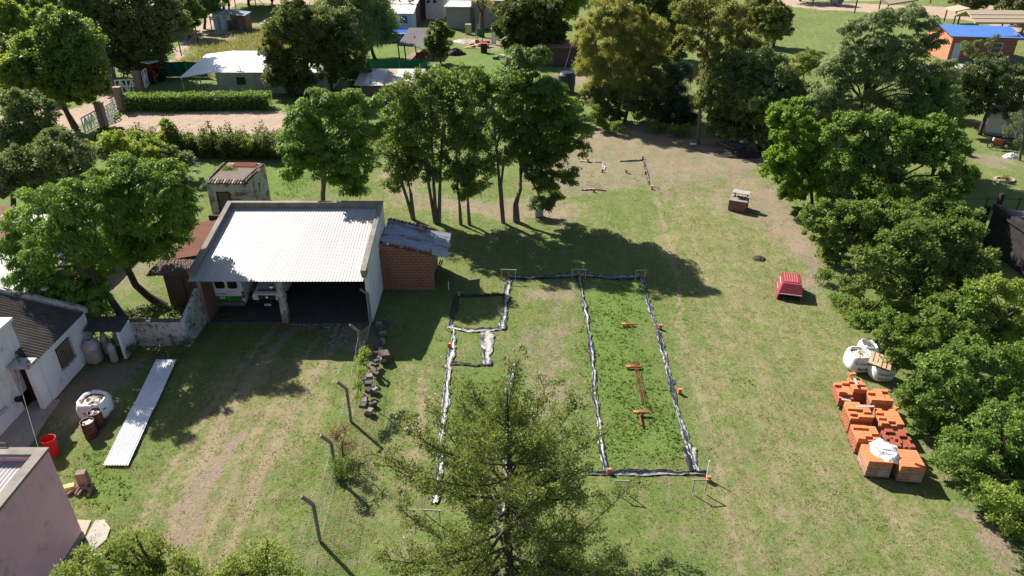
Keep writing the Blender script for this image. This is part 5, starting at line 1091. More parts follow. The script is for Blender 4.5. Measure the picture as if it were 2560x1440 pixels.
c = G(1210, 131); o = thing('brick_stove', 'small square rusty red stove standing on the far lawn', 'stove', (c[0], c[1], 0)); w = MB(); w.box((0, 0, .65), (.95, .8, 1.3), barrel_m); w.bb(-.5, .5, -.42, .42, 1.3, 1.36, terr2); w.build('body', o); w = MB(); w.bb(-.3, .3, -.45, -.401, .2, .8, black); w.build('firebox', o)
c = G(1219, 110); w = MB(); w.box((0, 0, 1.1), (.8, .08, 2.2), whitep, ry=.05); tag(w.build('white_door', None, loc=(c[0]+1.0, c[1], 0)), 'white door propped upright beside the brick heap', 'door')
c = G(1200, 108); o = thing('green_chair', 'green slatted chair among the bricks of the far yard', 'chair', (c[0], c[1]+.5, 0)); w = MB(); w.box((0, 0, .9), (.9, .6, .08), gnet); w.build('seat', o); w = MB(); w.box((0, .3, 1.5), (.9, .08, 1.1), gnet); w.build('backrest', o)
for q in ((-.4, -.25), (.4, -.25), (-.4, .25), (.4, .25)): w = MB(); w.bb(q[0]-.04, q[0]+.04, q[1]-.04, q[1]+.04, 0, .86, wood); w.build('leg', o)
w = MB(); w.box((0, 0, .3), (2.6, .5, .06), palewood, ry=-.25); c = G(1182, 120); tag(w.build('plank', None, loc=(c[0], c[1], .05)), 'pale plank sloping against the far brick heap', 'plank')
mound(1165, 103, 2.2, 1.6, .35, 'heap of white rubble in the far yard', 'rubble_heap', rubble, 'rubble heap'); mound(1140, 135, 1.6, 1.1, .9, 'dark heap of cut branches behind the round shrub', 'brush_heap', darkwood, 'brush heap')
for (x, y, l) in ((1255, 140, 'little white rag on the far lawn'), (1240, 144, 'small brown stump on the far lawn')):
    rock(G(x, y, .15), (.45, .35, .18), whitep if 'rag' in l else wood, 'stump' if 'stump' in l else 'rag', l, 'stump' if 'stump' in l else 'rag', None)
w = MB(); c = G(1250, 190); w.tube([(0, 0, 0), (0, 0, 1.9)], .05, old_white, 6); tag(w.build('white_pole', None, loc=(c[0]+.2, c[1], 0)), 'thin white pole standing in the far lawn', 'pole')
# dark water tank and red roof bits behind the bamboo
c = G(1416, 232); o = thing('water_tank', 'dark blue tank on a stand in deep shade beside the bamboo', 'tank', (c[0], c[1], 0)); w = MB(); w.lathe([(1.0, .8), (1.05, 1.0), (1.05, 2.2), (.8, 2.5), (.2, 2.55)], (0, 0, 0), M('dark_blue_tank', (.02, .03, .06), None, 2, rough=.4), 18); w.build('tank', o); w = MB(); w.bb(-.9, .9, -.7, .7, 0, .8, darkbrick); w.build('stand', o)
c = G(1405, 165); o = house('hidden_shed', 'low brick shed with a reddish roof almost hidden behind the trees', 'shed', (c[0]-3, c[1], 0)); gabled(o, 7, 4, 2.4, 2.7, darkbrick, M('pinkish_sheet', (.30, .12, .09), (.22, .12, .10), 1, rough=.7), .3)
w = MB(); w.tube([(0, 0, 0), (1.2, 1.5, 3.6)], .05, old_white, 6); c = G(1408, 160); tag(w.build('white_pole', None, loc=(c[0], c[1]-3, 0)), 'slanting pale pole leaning by the bamboo', 'pole')
# tin shack, upper left
c = G(538, 78); o = thing('shack', 'small blue tin shack with red brick wall and tilted roof in the vacant lot', 'shack', (c[0], c[1], 0), R(-4)); w = MB(); w.bb(0, 1.9, 0, 2.5, 0, 3.0, lightblue); w.bb(4.0, 5.4, .5, 3, 0, 2.4, brick); w.bb(1.92, 3.2, 1.2, 1.4, 0, 1.6, brick); w.bb(3.2, 3.98, .9, 1.1, 0, 2.2, M('blue_tin', (.08, .12, .19), None, 2)); w.build('wall', o)
w = MB(); w.hexa([(-.2, -.3, 3.02), (5.6, .1, 2.5), (5.6, 3.2, 2.7), (-.2, 3, 3.2)], [(-.2, -.3, 3.08), (5.6, .1, 2.56), (5.6, 3.2, 2.76), (-.2, 3, 3.26)], M('pale_tin', (.2, .24, .28), None, 2, rough=.5)); w.build('roof', o)
w = MB(); w.bb(.5, 1.5, -.05, -.01, .1, 2.6, whitep); d = w.build('door', o); w = MB(); w.bb(.65, 1.35, -.07, -.051, .2, 2.45, M('pale_blue_panel', (.25, .36, .42), None, 2)); w.build('panel', d)
c = G(608, 78)
for i in range(4): w = MB(); w.tube([(i*.35, 0, 0), (-1.8+i*.3, 1.0, 3.4)], .06, palem, 5); tag(w.build('leaning_pole', None, loc=(c[0], c[1]+.2*i, 0)), ['leftmost pale pole leaning on the tin shack', 'second pale pole leaning on the tin shack', 'third pale pole leaning on the tin shack', 'rightmost pale pole leaning on the tin shack'][i], 'pole')
mound(662, 60, 1.2, .8, .5, 'pale rag heap in the long grass right of the tin shack', 'rag_heap', rubble, 'rag heap')
mound(555, 82, 3.0, .6, .25, 'pale rubble strewn at the foot of the tin shack', 'rubble_heap', rubble, 'rubble heap')
for (x, y, h, l) in ((454, 140, 2.2, 'thin dark wire fence post nearest the road in the vacant lot'), (496, 108, 2.4, 'thin dark fence post with brace in the vacant lot'), (531, 80, 2.6, 'thin dark fence post just left of the tin shack'), (590, 22, 2.4, 'thin dark fence post behind the leaning poles'), (640, 15, 2.6, 'braced dark fence post at the lot corner near the top edge')):
    c = G(x, y); w = MB(); w.tube([(0, 0, 0), (0, 0, h)], .09, darkwood, 6)
    if 'brace' in l: w.tube([(-1.9, .2, .3), (0, 0, h*.7)], .07, darkwood, 5); w.tube([(1.9, -.2, 0), (0, 0, h*.8)], .06, darkwood, 5)
    tag(w.build('fence_post', None, loc=(c[0], c[1], 0)), l, 'fence post', 'posts round the vacant lot')
# gateway
for (x, y, l) in ((262, 318, 'nearest broad brick gate pillar at the end of the white rails'), (306, 275, 'middle broad brick gate pillar at the end of the clipped hedge'), (352, 232, 'farther brick gate pillar beside the white gate'), (290, 226, 'farthest slim brick gate pillar left of the white gate')):
    c = G(x, y); o = thing('gate_pillar', l, 'pillar', (c[0], c[1], 0), 0, 'brick pillars of the gateway'); w = MB(); w.box((0, 0, 1.25), (.72, .6, 2.5), M('pinkish_brick', (.26, .17, .14), (.2, .13, .11), 3)); w.build('shaft', o); w = MB(); w.box((0, 0, 2.56), (.86, .74, .12), MAT['pinkish_brick']); w.build('cap', o)
def gate(p0, p1, label, h=1.15, nb=4, z0=.15):
    a, b_ = Vector(G(*p0)), Vector(G(*p1)); o = thing('gate', label, 'gate', a, 0, 'white rail gates'); d = b_-a; w = MB(); up = Vector((0, 0, 1))
    for zz in (z0, z0+h*.5, z0+h): w.tube([up*zz, d+up*zz], .07, whitep, 5)
    w.build('rails', o); w = MB()
    for k in range(nb+1): w.tube([d*(k/nb)+up*z0, d*(k/nb)+up*(z0+h)], .07, whitep, 5)
    for k in range(nb): w.tube([d*(k/nb)+up*(z0+(h if k % 2 else 0)), d*((k+1)/nb)+up*(z0+(0 if k % 2 else h))], .06, whitep, 5)
    w.build('bars', o)
gate((214, 335), (254, 312), 'white railing left of the nearest brick pillar', 1.5, 5); gate((272, 316), (284, 312), 'open white gate leaf right of the nearest pillar', 1.6, 2); gate((268, 300), (288, 288), 'white railing between the two near pillars, lower half', 1.3, 3); gate((282, 285), (300, 272), 'white railing between the two near pillars, upper half', 1.3, 3)
gate((295, 235), (322, 234), 'left leaf of the far white gate', 1.5, 2); gate((323, 234), (350, 233), 'right leaf of the far white gate', 1.5, 2); gate((364, 222), (374, 212), 'short white gate leaf right of the far pillar', 1.9, 2)
c = G(290, 229); w = MB(); w.tube([(0, 0, 0), (0, 0, 8.2)], [.16, .11], greybark, 8); tag(w.build('utility_pole', None, loc=(c[0], c[1], 0)), 'tall grey timber pole rising beside the far white gate', 'pole')
c = G(95, 66); o = thing('utility_pole', 'dark power pole with crossarm and wires before the pale roof at top left', 'pole', (c[0], c[1]-2, 0)); w = MB(); w.tube([(0, 0, 0), (0, 0, 7.5)], [.22, .15], darkwood, 8); w.build('pole', o); w = MB(); w.bb(-1, 1, -.08, .08, 6.9, 7.1, darkwood); w.build('crossarm', o); w = MB(); w.tube([(.8, 0, 7.15), (14, 4, 8.2)], .03, black, 4); w.tube([(-.8, 0, 7.15), (14, 5, 7.9)], .03, black, 4); w.build('wires', o)
c = G(70, 60); o = house('pale_roof_house', 'low house with a glaring white roof edge at the top left', 'house', (c[0], c[1]+1, 0), R(-6)); gabled(o, 13, 6, 3.0, 3.4, M('pink_grey_render', (.3, .22, .2), None, 1), MAT['white_sheet'], .3); w = MB(); w.bb(0, 13, 6.01, 6.3, 0, 4.6, MAT['pink_grey_render']); w.build('rear_wall', o)
# red tractor in shade
c = G(378, 205); o = thing('tractor', 'old red farm tractor parked in deep shade under the big dark trees', 'tractor', (c[0], c[1], 0), R(60)); w = MB(); w.bb(-.5, .5, -.2, 2.2, .9, 1.7, tractor); w.bb(-.4, .4, -1.3, -.21, .8, 1.2, tractor); w.build('body', o)
for s_ in (-1, 1):
    w = MB(); w.tube([(s_*.65, -.9, .85), (s_*1.05, -.9, .85)], .85, tyre, 18); q = w.build('wheel', o); w = MB(); w.tube([(s_*1.06, -.9, .85), (s_*1.1, -.9, .85)], .45, tractor, 12); w.build('rim', q); w = MB(); w.tube([(s_*.6, 1.8, .45), (s_*.85, 1.8, .45)], .45, tyre, 14); w.build('wheel', o)
    w = MB(); w.box((s_*.85, -.9, 1.85), (.5, 1.5, .08), tractor); w.build('mudguard', o)
for q in ((-.6, -1.3), (.6, -1.3), (-.6, -.1), (.6, -.1)): w = MB(); w.tube([(q[0], q[1], 1.2), (q[0], q[1], 2.6)], .05, tractor, 5); w.build('cab_post', o)
w = MB(); w.bb(-.8, .8, -1.5, .1, 2.6, 2.68, whitep); w.build('cab_roof', o)
w = MB(); c = G(403, 190); w.tube([(0, 0, 0), (0, 0, 3)], .08, old_white, 6); tag(w.build('white_post', None, loc=(c[0]+.5, c[1], 0)), 'white painted post at the left end of the green netting', 'post')

# right side far plots
c = G(2366, 152); o = house('blue_roofed_house', 'red hollow brick house with a bright blue corrugated roof, white door and window', 'house', (c[0]+.0, c[1], 0), R(2))
W_, D_ = 9.6, 6.5; hb_ = M('bright_hollow_brick', (.36, .10, .055), (.3, .085, .05), .8) ; hb_ = brickmat('far_hollow_brick', (.30, .09, .06), (.26, .08, .055), (.36, .24, .2), .4, .4, .03)
w = MB(); w.bb(.2, W_, 0, .2, 0, 3.4, hb_); w.bb(W_-.2, W_, .21, D_, 0, 3.6, hb_); w.bb(.2, W_-.21, D_-.2, D_, 0, 3.4, hb_)
w.add([(0, 0, 0), (.19, 0, 0), (.19, D_, 0), (0, D_, 0), (0, 0, 3.4), (.19, 0, 3.4), (.19, D_*.5, 4.3), (0, D_*.5, 4.3), (0, D_, 3.4), (.19, D_, 3.4)], [(0, 4, 7, 8, 3), (1, 2, 9, 6, 5), (0, 1, 5, 4), (3, 8, 9, 2)], M('orange_brick_end', (.55, .22, .12), (.48, .18, .1), 1)); w.build('wall', o)
w = MB(); w.corr((-.6, D_*.5, 4.45), (W_+.5, D_*.5, 4.1), (W_+.5, -.5, 3.15), (-.6, -.5, 3.5), 60, .03, bluesheet, 2); w.corr((-.6, D_+.5, 3.5), (W_+.5, D_+.5, 3.15), (W_+.5, D_*.5, 4.1), (-.6, D_*.5, 4.45), 60, .03, bluesheet, 2); w.build('roof', o)
w = MB(); w.bb(.5, 1.6, -.06, -.01, .1, 2.5, lightblue); w.build('door', o); win(o, 6.0, 1.1, 1.5, 1.3, 0, glass, whitep, 1)
w = MB(); w.bb(-.5, W_+.5, -1.1, -.01, -.1, .15, M('bluish_cement', (.16, .17, .22), None, 2)); w.build('plinth', o)
def thatched(px, py, W_, D_, label, rz=0, h=2.3, rows=2):
    c = G(px, py); o = thing('thatched_shelter', label, 'shelter', (c[0], c[1], 0), rz, 'thatched shelters on the far lawn')
    for q in ((.3, .3), (W_-.3, .3), (.3, D_-.3), (W_-.3, D_-.3)): w = MB(); w.tube([(q[0], q[1], 0), (q[0], q[1], h)], .13, darkwood, 7); w.build('post', o)
    w = MB()
    for k in range(rows):
        y0 = -.4+k*(D_*.5/rows); z0 = h-.1+k*(1.3/rows); y1 = y0+D_*.5/rows+.35; z1 = z0+1.3/rows+.1
        for s_ in (0, 1):
            Y0, Y1 = (y0, y1) if s_ == 0 else (D_-y0, D_-y1)
            w.hexa([(-.5, Y0, z0), (W_+.5, Y0, z0), (W_+.5, Y1, z1), (-.5, Y1, z1)], [(-.5, Y0, z0+.28), (W_+.5, Y0, z0+.28), (W_+.5, Y1, z1+.22), (-.5, Y1, z1+.22)], thatch)
    w.build('thatch_roof', o); return o
thatched(2432, 92, 8.2, 6.5, 'thatched shelter with layered straw roof right behind the blue roofed house', R(-2), 2.2, 3)
o = thatched(2215, 45, 9, 7, 'brown shingled shelter at the top edge above the feathery tree', R(35), 2.4, 2)
c = G(2393, 62); w = MB(); w.hexa([(0, 0, 2.1), (2.5, 0, 2.6), (2.5, 4, 2.6), (0, 4, 2.1)], [(0, 0, 2.3), (2.5, 0, 2.8), (2.5, 4, 2.8), (0, 4, 2.3)], thatch); w.tube([(.5, .4, 0), (.5, .4, 2.2)], .12, darkwood); w.tube([(.5, 3.6, 0), (.5, 3.6, 2.2)], .12, darkwood); tag(w.build('thatch_awning', None, loc=(c[0]-1, c[1], 0)), 'small thatch awning at the left end of the straw shelter', 'awning')
c = G(2090, 12); o = thing('concrete_pipe', 'big grey concrete pipe ring lying on the far lawn at the top edge', 'concrete pipe', (c[0], c[1], 0)); w = MB(); n = 18; V = []
for x in (-.9, .9):
    for rr in (1.05, .8):
        for k in range(n): a = 2*math.pi*k/n; V.append((x, rr*math.cos(a), 1.05+rr*math.sin(a)))
w.add(V, [(k, (k+1) % n, 2*n+(k+1) % n, 2*n+k) for k in range(n)]+[(n+k, 3*n+k, 3*n+(k+1) % n, n+(k+1) % n) for k in range(n)]+[(k, n+k, n+(k+1) % n, (k+1) % n) for k in range(n)]+[(2*n+k, 2*n+(k+1) % n, 3*n+(k+1) % n, 3*n+k) for k in range(n)], paleconc); q = w.build('ring', o); q.rotation_euler = (0, 0, R(-65))
for (x, y, h, l, lean) in ((2031, 12, 2.5, 'pale round post on the far lawn left of the concrete pipe', 0), (2325, 8, 3, 'dark post near the top edge above the blue roof', 0), (2547, 95, 6, 'leaning pale trunk like pole at the right edge beside the thatched shelter', .9)):
    c = G(x, y); w = MB(); w.tube([(0, 0, 0), (lean, 0, h)], .16, wood, 7); tag(w.build('post', None, loc=(c[0], c[1], 0)), l, 'post')
mound(2420, 168, 2.5, 1.4, .4, 'pale grey rubble heap in front of the blue roofed house', 'rubble_heap', rubble, 'rubble heap')
# house in shade on the right with motorcycle
c = G(2462, 338); o = house('shaded_house', 'grey house wall with a pale door, half hidden in deep shade at the right', 'house', (c[0], c[1]+.4, 0), R(-30)); w = MB(); w.bb(0, 9, 0, 6, 0, 3.0, greyplas); w.build('wall', o); w = MB(); w.bb(-.3, 9.3, -.3, 6.3, 3.001, 3.15, conc); w.build('roof', o); w = MB(); w.bb(.1, 1.7, -.08, -.01, .3, 2.4, MAT['mauve_white']); w.build('door', o)
c = G(2494, 372); o = thing('motorcycle', 'red and white motorcycle parked in the shade of the grey house', 'motorcycle', (c[0], c[1], 0), R(70))
for yk in (-.65, .65):
    w = MB(); n = 16; w.tube([(.0, yk+.3*math.cos(2*math.pi*k/n), .32+.3*math.sin(2*math.pi*k/n)) for k in range(n+1)], .05, tyre, 6, cap=False); w.tube([(-.05, yk, .32), (.05, yk, .32)], .12, silver); w.build('wheel', o)
w = MB(); w.hexa([(-.12, -.25, .45), (.12, -.25, .45), (.12, .45, .45), (-.12, .45, .45)], [(-.13, -.2, .85), (.13, -.2, .85), (.13, .4, .95), (-.13, .4, .95)], tractor); w.build('tank', o)
w = MB(); w.box((0, -.45, .82), (.24, .6, .1), black); w.build('seat', o); w = MB(); w.tube([(-.35, .45, 1.1), (0, .5, 1.0), (.35, .45, 1.1)], .02, chrome); w.tube([(0, .5, 1.0), (0, .65, .32)], .03, chrome); w.build('handlebar', o); w = MB(); w.box((0, .6, .9), (.25, .1, .25), whitep); w.build('headlight', o)
mound(2527, 392, .75, .5, .45, 'full pale plastic sack lying on the lawn edge near the motorcycle', 'sack', bagmat, 'sack')
# tarred flat roofs at right edge
tar_glint = M('painted_glint_tar_roof', (.03, .03, .036), (.13, .14, .16), 2.2, rough=.5, lo=.55, hi=.62)  # pale blue-grey blotches paint the roof's glint into the tar colour
o = house('tarred_house', 'flat roofed house with black tarred roof and parapet at the right edge', 'house', (33.3, 36.4, 0))
w = MB(); w.bb(0, 9, 0, 3.6, 0, 2.35, M('blue_grey_plaster', (.18, .21, .27), (.14, .17, .22), 1)); w.bb(.6, 9, 3.61, 10.5, 0, 2.55, tarblack); w.build('wall', o)
w = MB(); w.bb(-.15, 9, -.1, 3.6, 2.351, 2.42, tar_glint); w.bb(.6, 9, 3.61, 10.5, 2.551, 2.62, tar_glint); w.build('roof', o)
w = MB(); w.bb(.45, .8, 3.5, 10.6, 2.621, 3.1, tarblack); w.bb(.81, 9, 3.5, 3.85, 2.621, 3.1, tarblack); w.build('parapet', o)
w = MB(); w.tube([(1.6, .6, 2.42), (1.6, .6, 3.5)], .07, palem); w.lathe([(.14, 0), (.16, .04), (.05, .1)], (1.6, .6, 3.5), whitep, 12); w.build('vent_pipe', o)
for (x, y, h, l) in ((2443, 598, 2.6, 'shorter black tarred post left of the tarred roof'), (2468, 592, 3.4, 'taller black tarred post next to the tarred parapet')):
    c = G(x, y); w = MB(); w.box((0, 0, h/2), (.26, .26, h), tarblack); tag(w.build('tarred_post', None, loc=(c[0], c[1], 0)), l, 'post')
w = MB(); a, b_ = Vector(G(2380, 497, 1)), Vector(G(2560, 498, 1)); w.tube([a, b_], .02, black, 4)
for u in (.05, .5, .95): q = a.lerp(b_, u); w.tube([(q.x, q.y, 0), (q.x, q.y, 1.1)], .05, darkwood, 5)
tag(w.build('wire_fence'), 'low dark wire fence crossing the right lawn', 'fence')
c = G(2514, 452); n = 14; w = MB()
for k in range(n): a = 2*math.pi*k/n; w.box((.75*math.cos(a), .55*math.sin(a), .06), (.3, .16, .14), M('pink_edging', (.45, .33, .27), None, 3), rz=a+1.57)
tag(w.build('flower_bed_edging', None, loc=(c[0], c[1]+.2, 0)), 'ring of pale pink bricks round the small yellow shrub', 'edging')
mound(1855, 385, 2.8, 1.2, .55, 'dark heap of cut logs and branches in the shade by the tall eucalyptus', 'log_heap', darkwood, 'log heap')
for i in range(14):
    c = G(1810+i*7, 372+random.uniform(-8, 14)); a = random.uniform(0, 3); w = MB(); w.tube([(-.9*math.cos(a), -.9*math.sin(a), .35+.1*(i % 3)), (.9*math.cos(a), .9*math.sin(a), .5+.1*(i % 3))], .07, greybark, 6); tag(w.build('log', None, loc=(c[0], c[1], 0)), 'grey cut log lying on the dark heap in the hedge shade', 'log', 'logs on the dark heap')
w = MB(); w.box((0, 0, .08), (.6, .3, .1), whitep); c = G(1733, 362); tag(w.build('white_box', None, loc=(c[0], c[1], 0)), 'flat white box at the foot of the tall eucalyptus', 'box')

# ------------------------------------------------------------ trees, shrubs, hedges
Lchin = leafmat('bright_feathery_leaf', (.065, .135, .012), (.20, .31, .04), .38)
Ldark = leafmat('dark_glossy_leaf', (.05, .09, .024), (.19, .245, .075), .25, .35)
Lmid = leafmat('mid_green_leaf', (.055, .105, .018), (.20, .30, .055), .33)
Llight = leafmat('yellow_green_leaf', (.10, .17, .022), (.30, .39, .07), .38)
Lgrey = leafmat('grey_green_leaf', (.06, .10, .035), (.20, .25, .10), .3)
Lwill = leafmat('willow_leaf', (.085, .14, .05), (.26, .34, .14), .35)
Lbamb = leafmat('bamboo_leaf', (.14, .16, .035), (.32, .33, .09), .4)
Leuc = leafmat('olive_gum_leaf', (.085, .12, .028), (.26, .29, .075), .32)
Lcyp = leafmat('cypress_spray', (.065, .10, .022), (.20, .26, .06), .3)
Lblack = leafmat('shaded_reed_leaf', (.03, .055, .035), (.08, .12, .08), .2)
def B(px, py): return G(px, py)[:2]
Lrow = leafmat('privet_row_leaf', (.05, .10, .02), (.19, .29, .06), .36, .35)
row = 'slender trees in the row behind the garage'
tree('chinaberry_tree', 'bright green feathery tree standing right behind the garage, left end of the middle row', 'tree', (-13.4, 46.7), [(790, 258, 42), (790, 320, 50), (745, 300, 42), (830, 248, 40), (895, 265, 48), (758, 345, 55), (850, 330, 70), (920, 320, 42), (735, 385, 40), (820, 400, 60), (895, 395, 55), (860, 450, 55), (725, 430, 25)], Lchin, greybark, .26, .11, 850, 'umbrella', .2)
tree('slim_tree', 'dark slender tree leaning over the garage corner, left end of the bare stemmed row', 'tree', B(1033, 547), [(1000, 245, 49, 0), (1035, 215, 49), (980, 310, 56), (1030, 325, 64), (965, 380, 53), (1005, 415, 53), (1035, 390, 47), (1020, 270, 47), (990, 455, 38), (1030, 440, 36)], Lrow, greybark, .2, .12, 470, 'round', .14, [[(0, 0, 0), (-.35, 0, 1.6), (-.7, 0, 3.2)], [(0, 0, 0), (-.05, .1, 2.0), (-.25, .2, 3.4)]], row)
tree('slim_tree', 'tall dark tree with three straight stems just right of the garage corner', 'tree', B(1088, 556), [(1075, 250, 53, 0), (1110, 235, 49), (1060, 320, 49), (1110, 310, 53), (1140, 225, 44), (1090, 200, 42), (1060, 380, 37), (1115, 370, 40), (1060, 420, 32), (1135, 420, 30), (1085, 440, 28)], Lrow, greybark, .2, .12, 440, 'round', .13, [[(0, 0, 0), (-.3, 0, 2.8), (-.5, .1, 5.2)], [(.1, 0, 0), (.05, 0, 3), (.1, .1, 5.4)], [(.3, 0, 0), (.5, .1, 3), (.7, .2, 5.4)]], row)
tree('slim_tree', 'dark tree with two stems and low hanging crown, third from the garage', 'tree', B(1170, 560), [(1175, 225, 56, 0), (1150, 290, 49), (1200, 290, 53), (1150, 360, 49), (1195, 370, 49), (1188, 430, 49), (1145, 430, 44), (1205, 210, 41), (1160, 470, 35), (1190, 480, 33)], Lrow, greybark, .2, .12, 480, 'round', .12, [[(-.55, 0, 0), (-.6, .05, 1.6), (-.7, .1, 2.6)], [(.1, 0, 0), (.05, 0, 1.6), (.1, .1, 2.6)]], row)
tree('slim_tree', 'thin sparse tree with bare forked stems between the dark trees', 'tree', B(1258, 557), [(1230, 235, 53, 0), (1262, 215, 44), (1215, 300, 35), (1262, 290, 37), (1235, 410, 33), (1270, 400, 28), (1225, 360, 25)], Lrow, greybark, .19, .11, 480, 'round', .13, [[(0, 0, 0), (-.25, .0, 3.0), (-.45, .1, 6.2)], [(0, 0, 0), (-.15, .1, 3.0), (.2, .2, 6.0)]], row)
tree('chinaberry_tree', 'largest dark feathery tree with a thick curved trunk, right end of the middle row', 'tree', B(1291, 552), [(1310, 150, 48, 0), (1350, 140, 30), (1330, 205, 60), (1285, 205, 45), (1375, 235, 50), (1310, 280, 62), (1415, 300, 55), (1365, 330, 65), (1435, 360, 38), (1320, 370, 52), (1375, 400, 52), (1410, 440, 34), (1350, 455, 36), (1290, 330, 45), (1355, 505, 26, -1), (1385, 490, 22), (1445, 320, 28)], leafmat('deep_green_feathery_leaf', (.045, .10, .014), (.15, .25, .035), .33), greybark, .26, .10, 800, 'umbrella', .23, [[(0, 0, 0), (-.05, 0, 1.4), (.25, 0, 2.6), (.35, .1, 4.2)]])
tree('chinaberry_tree', 'bright rounded feathery tree on the far left over the pale roofs', 'tree', (-21.9, 35.3), [(120, 500, 65), (60, 555, 48), (185, 490, 60), (235, 540, 60), (70, 620, 60, 0), (150, 600, 75), (235, 620, 60), (110, 690, 55, -.3), (180, 690, 65), (240, 690, 45), (150, 745, 50), (205, 750, 50), (35, 600, 30), (110, 740, 40), (240, 735, 36), (60, 680, 40)], Lchin, bark, .24, .10, 850, 'umbrella', .2)
tree('chinaberry_tree', 'bright feathery tree with a dark leaning curved trunk left of the rusty roof', 'tree', B(412, 768), [(330, 425, 55, 0), (270, 440, 48), (390, 450, 60), (430, 500, 50), (295, 500, 58), (370, 525, 70), (440, 555, 40), (330, 590, 60, .5), (395, 600, 45), (275, 570, 50), (240, 470, 40), (350, 635, 30), (300, 630, 30), (430, 600, 34), (455, 520, 30)], Lchin, bark, .24, .10, 850, 'umbrella', .25, [[(0, 0, 0), (-.9, .1, .75), (-1.45, .1, 1.5), (-1.65, .1, 2.7)]])
# top left
tree('plane_tree', 'big sunlit rounded tree by the dirt road with a straight bare trunk', 'tree', B(190, 322), [(130, 70, 50), (170, 60, 40), (90, 130, 50), (180, 110, 62), (130, 160, 70), (210, 160, 50), (85, 190, 48), (160, 220, 58), (225, 205, 42), (110, 225, 35), (200, 245, 32), (240, 215, 30)], Lmid, bark, .34, .22, 420, 'round', .3, [[(0, 0, 0), (-.4, 0, 1.6), (-.7, 0, 3.0)]])
tree('plane_tree', 'huge dark spreading tree left of the tin shack over the red tractor', 'tree', B(352, 196), [(250, 20, 62), (320, 10, 60), (380, 40, 60), (230, 70, 50), (300, 80, 75), (370, 110, 60), (300, 140, 60), (260, 120, 50), (350, 150, 45), (420, 60, 40), (200, 20, 45), (400, 10, 50)], Ldark, bark, .40, .25, 400, 'round', .4)
tree('roadside_tree', 'roadside tree with a bare trunk, nearer of two beyond the dark tree', 'tree', B(474, 92), [(450, 10, 40), (480, 35, 30), (440, 50, 28), (470, 60, 22), (420, 40, 25)], Lmid, bark, .38, .24, 420, 'round', .22)
tree('roadside_tree', 'roadside tree with a bare trunk just left of the tin shack', 'tree', B(511, 72), [(510, 5, 32), (530, 20, 24), (500, 30, 20), (545, -5, 26)], Lmid, bark, .38, .24, 420, 'round', .22)
for i, (x, y) in enumerate(((540, 35), (560, 33), (572, 22), (622, 14))):
    tree('roadside_tree', ['first leaning dark trunk behind the tin shack', 'second leaning dark trunk behind the tin shack', 'forked dark trunk at the top edge right of the shack', 'straight dark trunk at the top edge beyond the lot'][i], 'tree', B(x, y), [(x-15, -45, 45), (x+20, -60, 40), (x, -20, 22)], Lmid, bark, .5, .3, 300, 'round', .26)
tree('yellow_green_tree', 'yellow green sunlit tree at the upper left corner', 'tree', B(15, 150), [(20, 45, 35), (5, 25, 30), (50, 60, 28), (15, 85, 45), (55, 85, 25), (-20, 60, 40)], Llight, bark, .38, .24, 430, 'round', .2)
tree('dark_tree', 'shadowy tree under the yellow green one on the left edge', 'tree', B(10, 235), [(15, 130, 45), (50, 120, 35), (-10, 170, 40), (10, 190, 35)], Ldark, bark, .36, .22, 430, 'round', .2)
tree('bushy_tree', 'light green bushy tree left of the big rounded one', 'tree', B(40, 330), [(40, 185, 42), (80, 200, 32), (10, 215, 40), (60, 235, 42), (100, 215, 22), (20, 165, 30)], Llight, bark, .32, .2, 450, 'round', .2)
tree('grey_green_tree', 'grey green bushy tree on the left edge above the dark hollow', 'tree', B(60, 420), [(50, 265, 50), (95, 290, 42), (20, 310, 48), (85, 330, 45), (40, 360, 50), (110, 350, 32), (125, 320, 20)], Lgrey, bark, .28, .16, 520, 'round', .18)
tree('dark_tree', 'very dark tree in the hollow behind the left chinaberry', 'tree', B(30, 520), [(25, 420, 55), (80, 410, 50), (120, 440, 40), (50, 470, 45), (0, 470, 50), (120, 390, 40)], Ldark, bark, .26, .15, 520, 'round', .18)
tree('scrub_tree', 'airy grey green scrub tree with thin pale twigs left of the palm', 'tree', B(180, 470), [(140, 385, 40), (190, 360, 35), (170, 420, 45), (225, 400, 38), (215, 440, 30), (150, 340, 22), (120, 350, 26)], Lgrey, greybark, .24, .12, 420, 'round', .1)
tree('scrub_tree', 'sunlit olive green scrub bush above the two feathery trees', 'tree', B(330, 450), [(270, 365, 32), (310, 350, 32), (350, 370, 38), (300, 390, 32), (390, 375, 30), (330, 400, 35), (380, 410, 35), (280, 345, 20)], Llight, greybark, .24, .13, 460, 'round', .1)
tree('scrub_tree', 'dull olive scrub bush right of the sunlit one near the palm', 'tree', B(430, 445), [(410, 385, 28), (445, 390, 26), (430, 410, 30), (465, 405, 20), (400, 415, 26)], Lgrey, greybark, .22, .12, 450, 'round', .08)
tree('garden_shrub', 'tall bright shrub rising out of the hedge below the dirt yard', 'shrub', B(425, 385), [(418, 315, 16, 0), (425, 335, 20), (420, 355, 22), (408, 345, 14), (440, 350, 14)], Llight, bark, .24, .14, 600, 'round', .06)
tree('garden_shrub', 'small dark shrub beside the gate at the left end of the lower hedge', 'shrub', B(300, 372), [(255, 340, 18), (290, 335, 18), (325, 345, 20), (270, 355, 18)], Lmid, bark, .22, .13, 560, 'round', .05)
tree('plane_tree', 'dark tree filling the top edge left of the road', 'tree', B(300, 70), [(240, -30, 50), (310, -40, 55), (380, -20, 50), (170, -10, 45), (140, 10, 30), (100, 20, 26)], Lmid, bark, .5, .3, 360, 'round', .35)
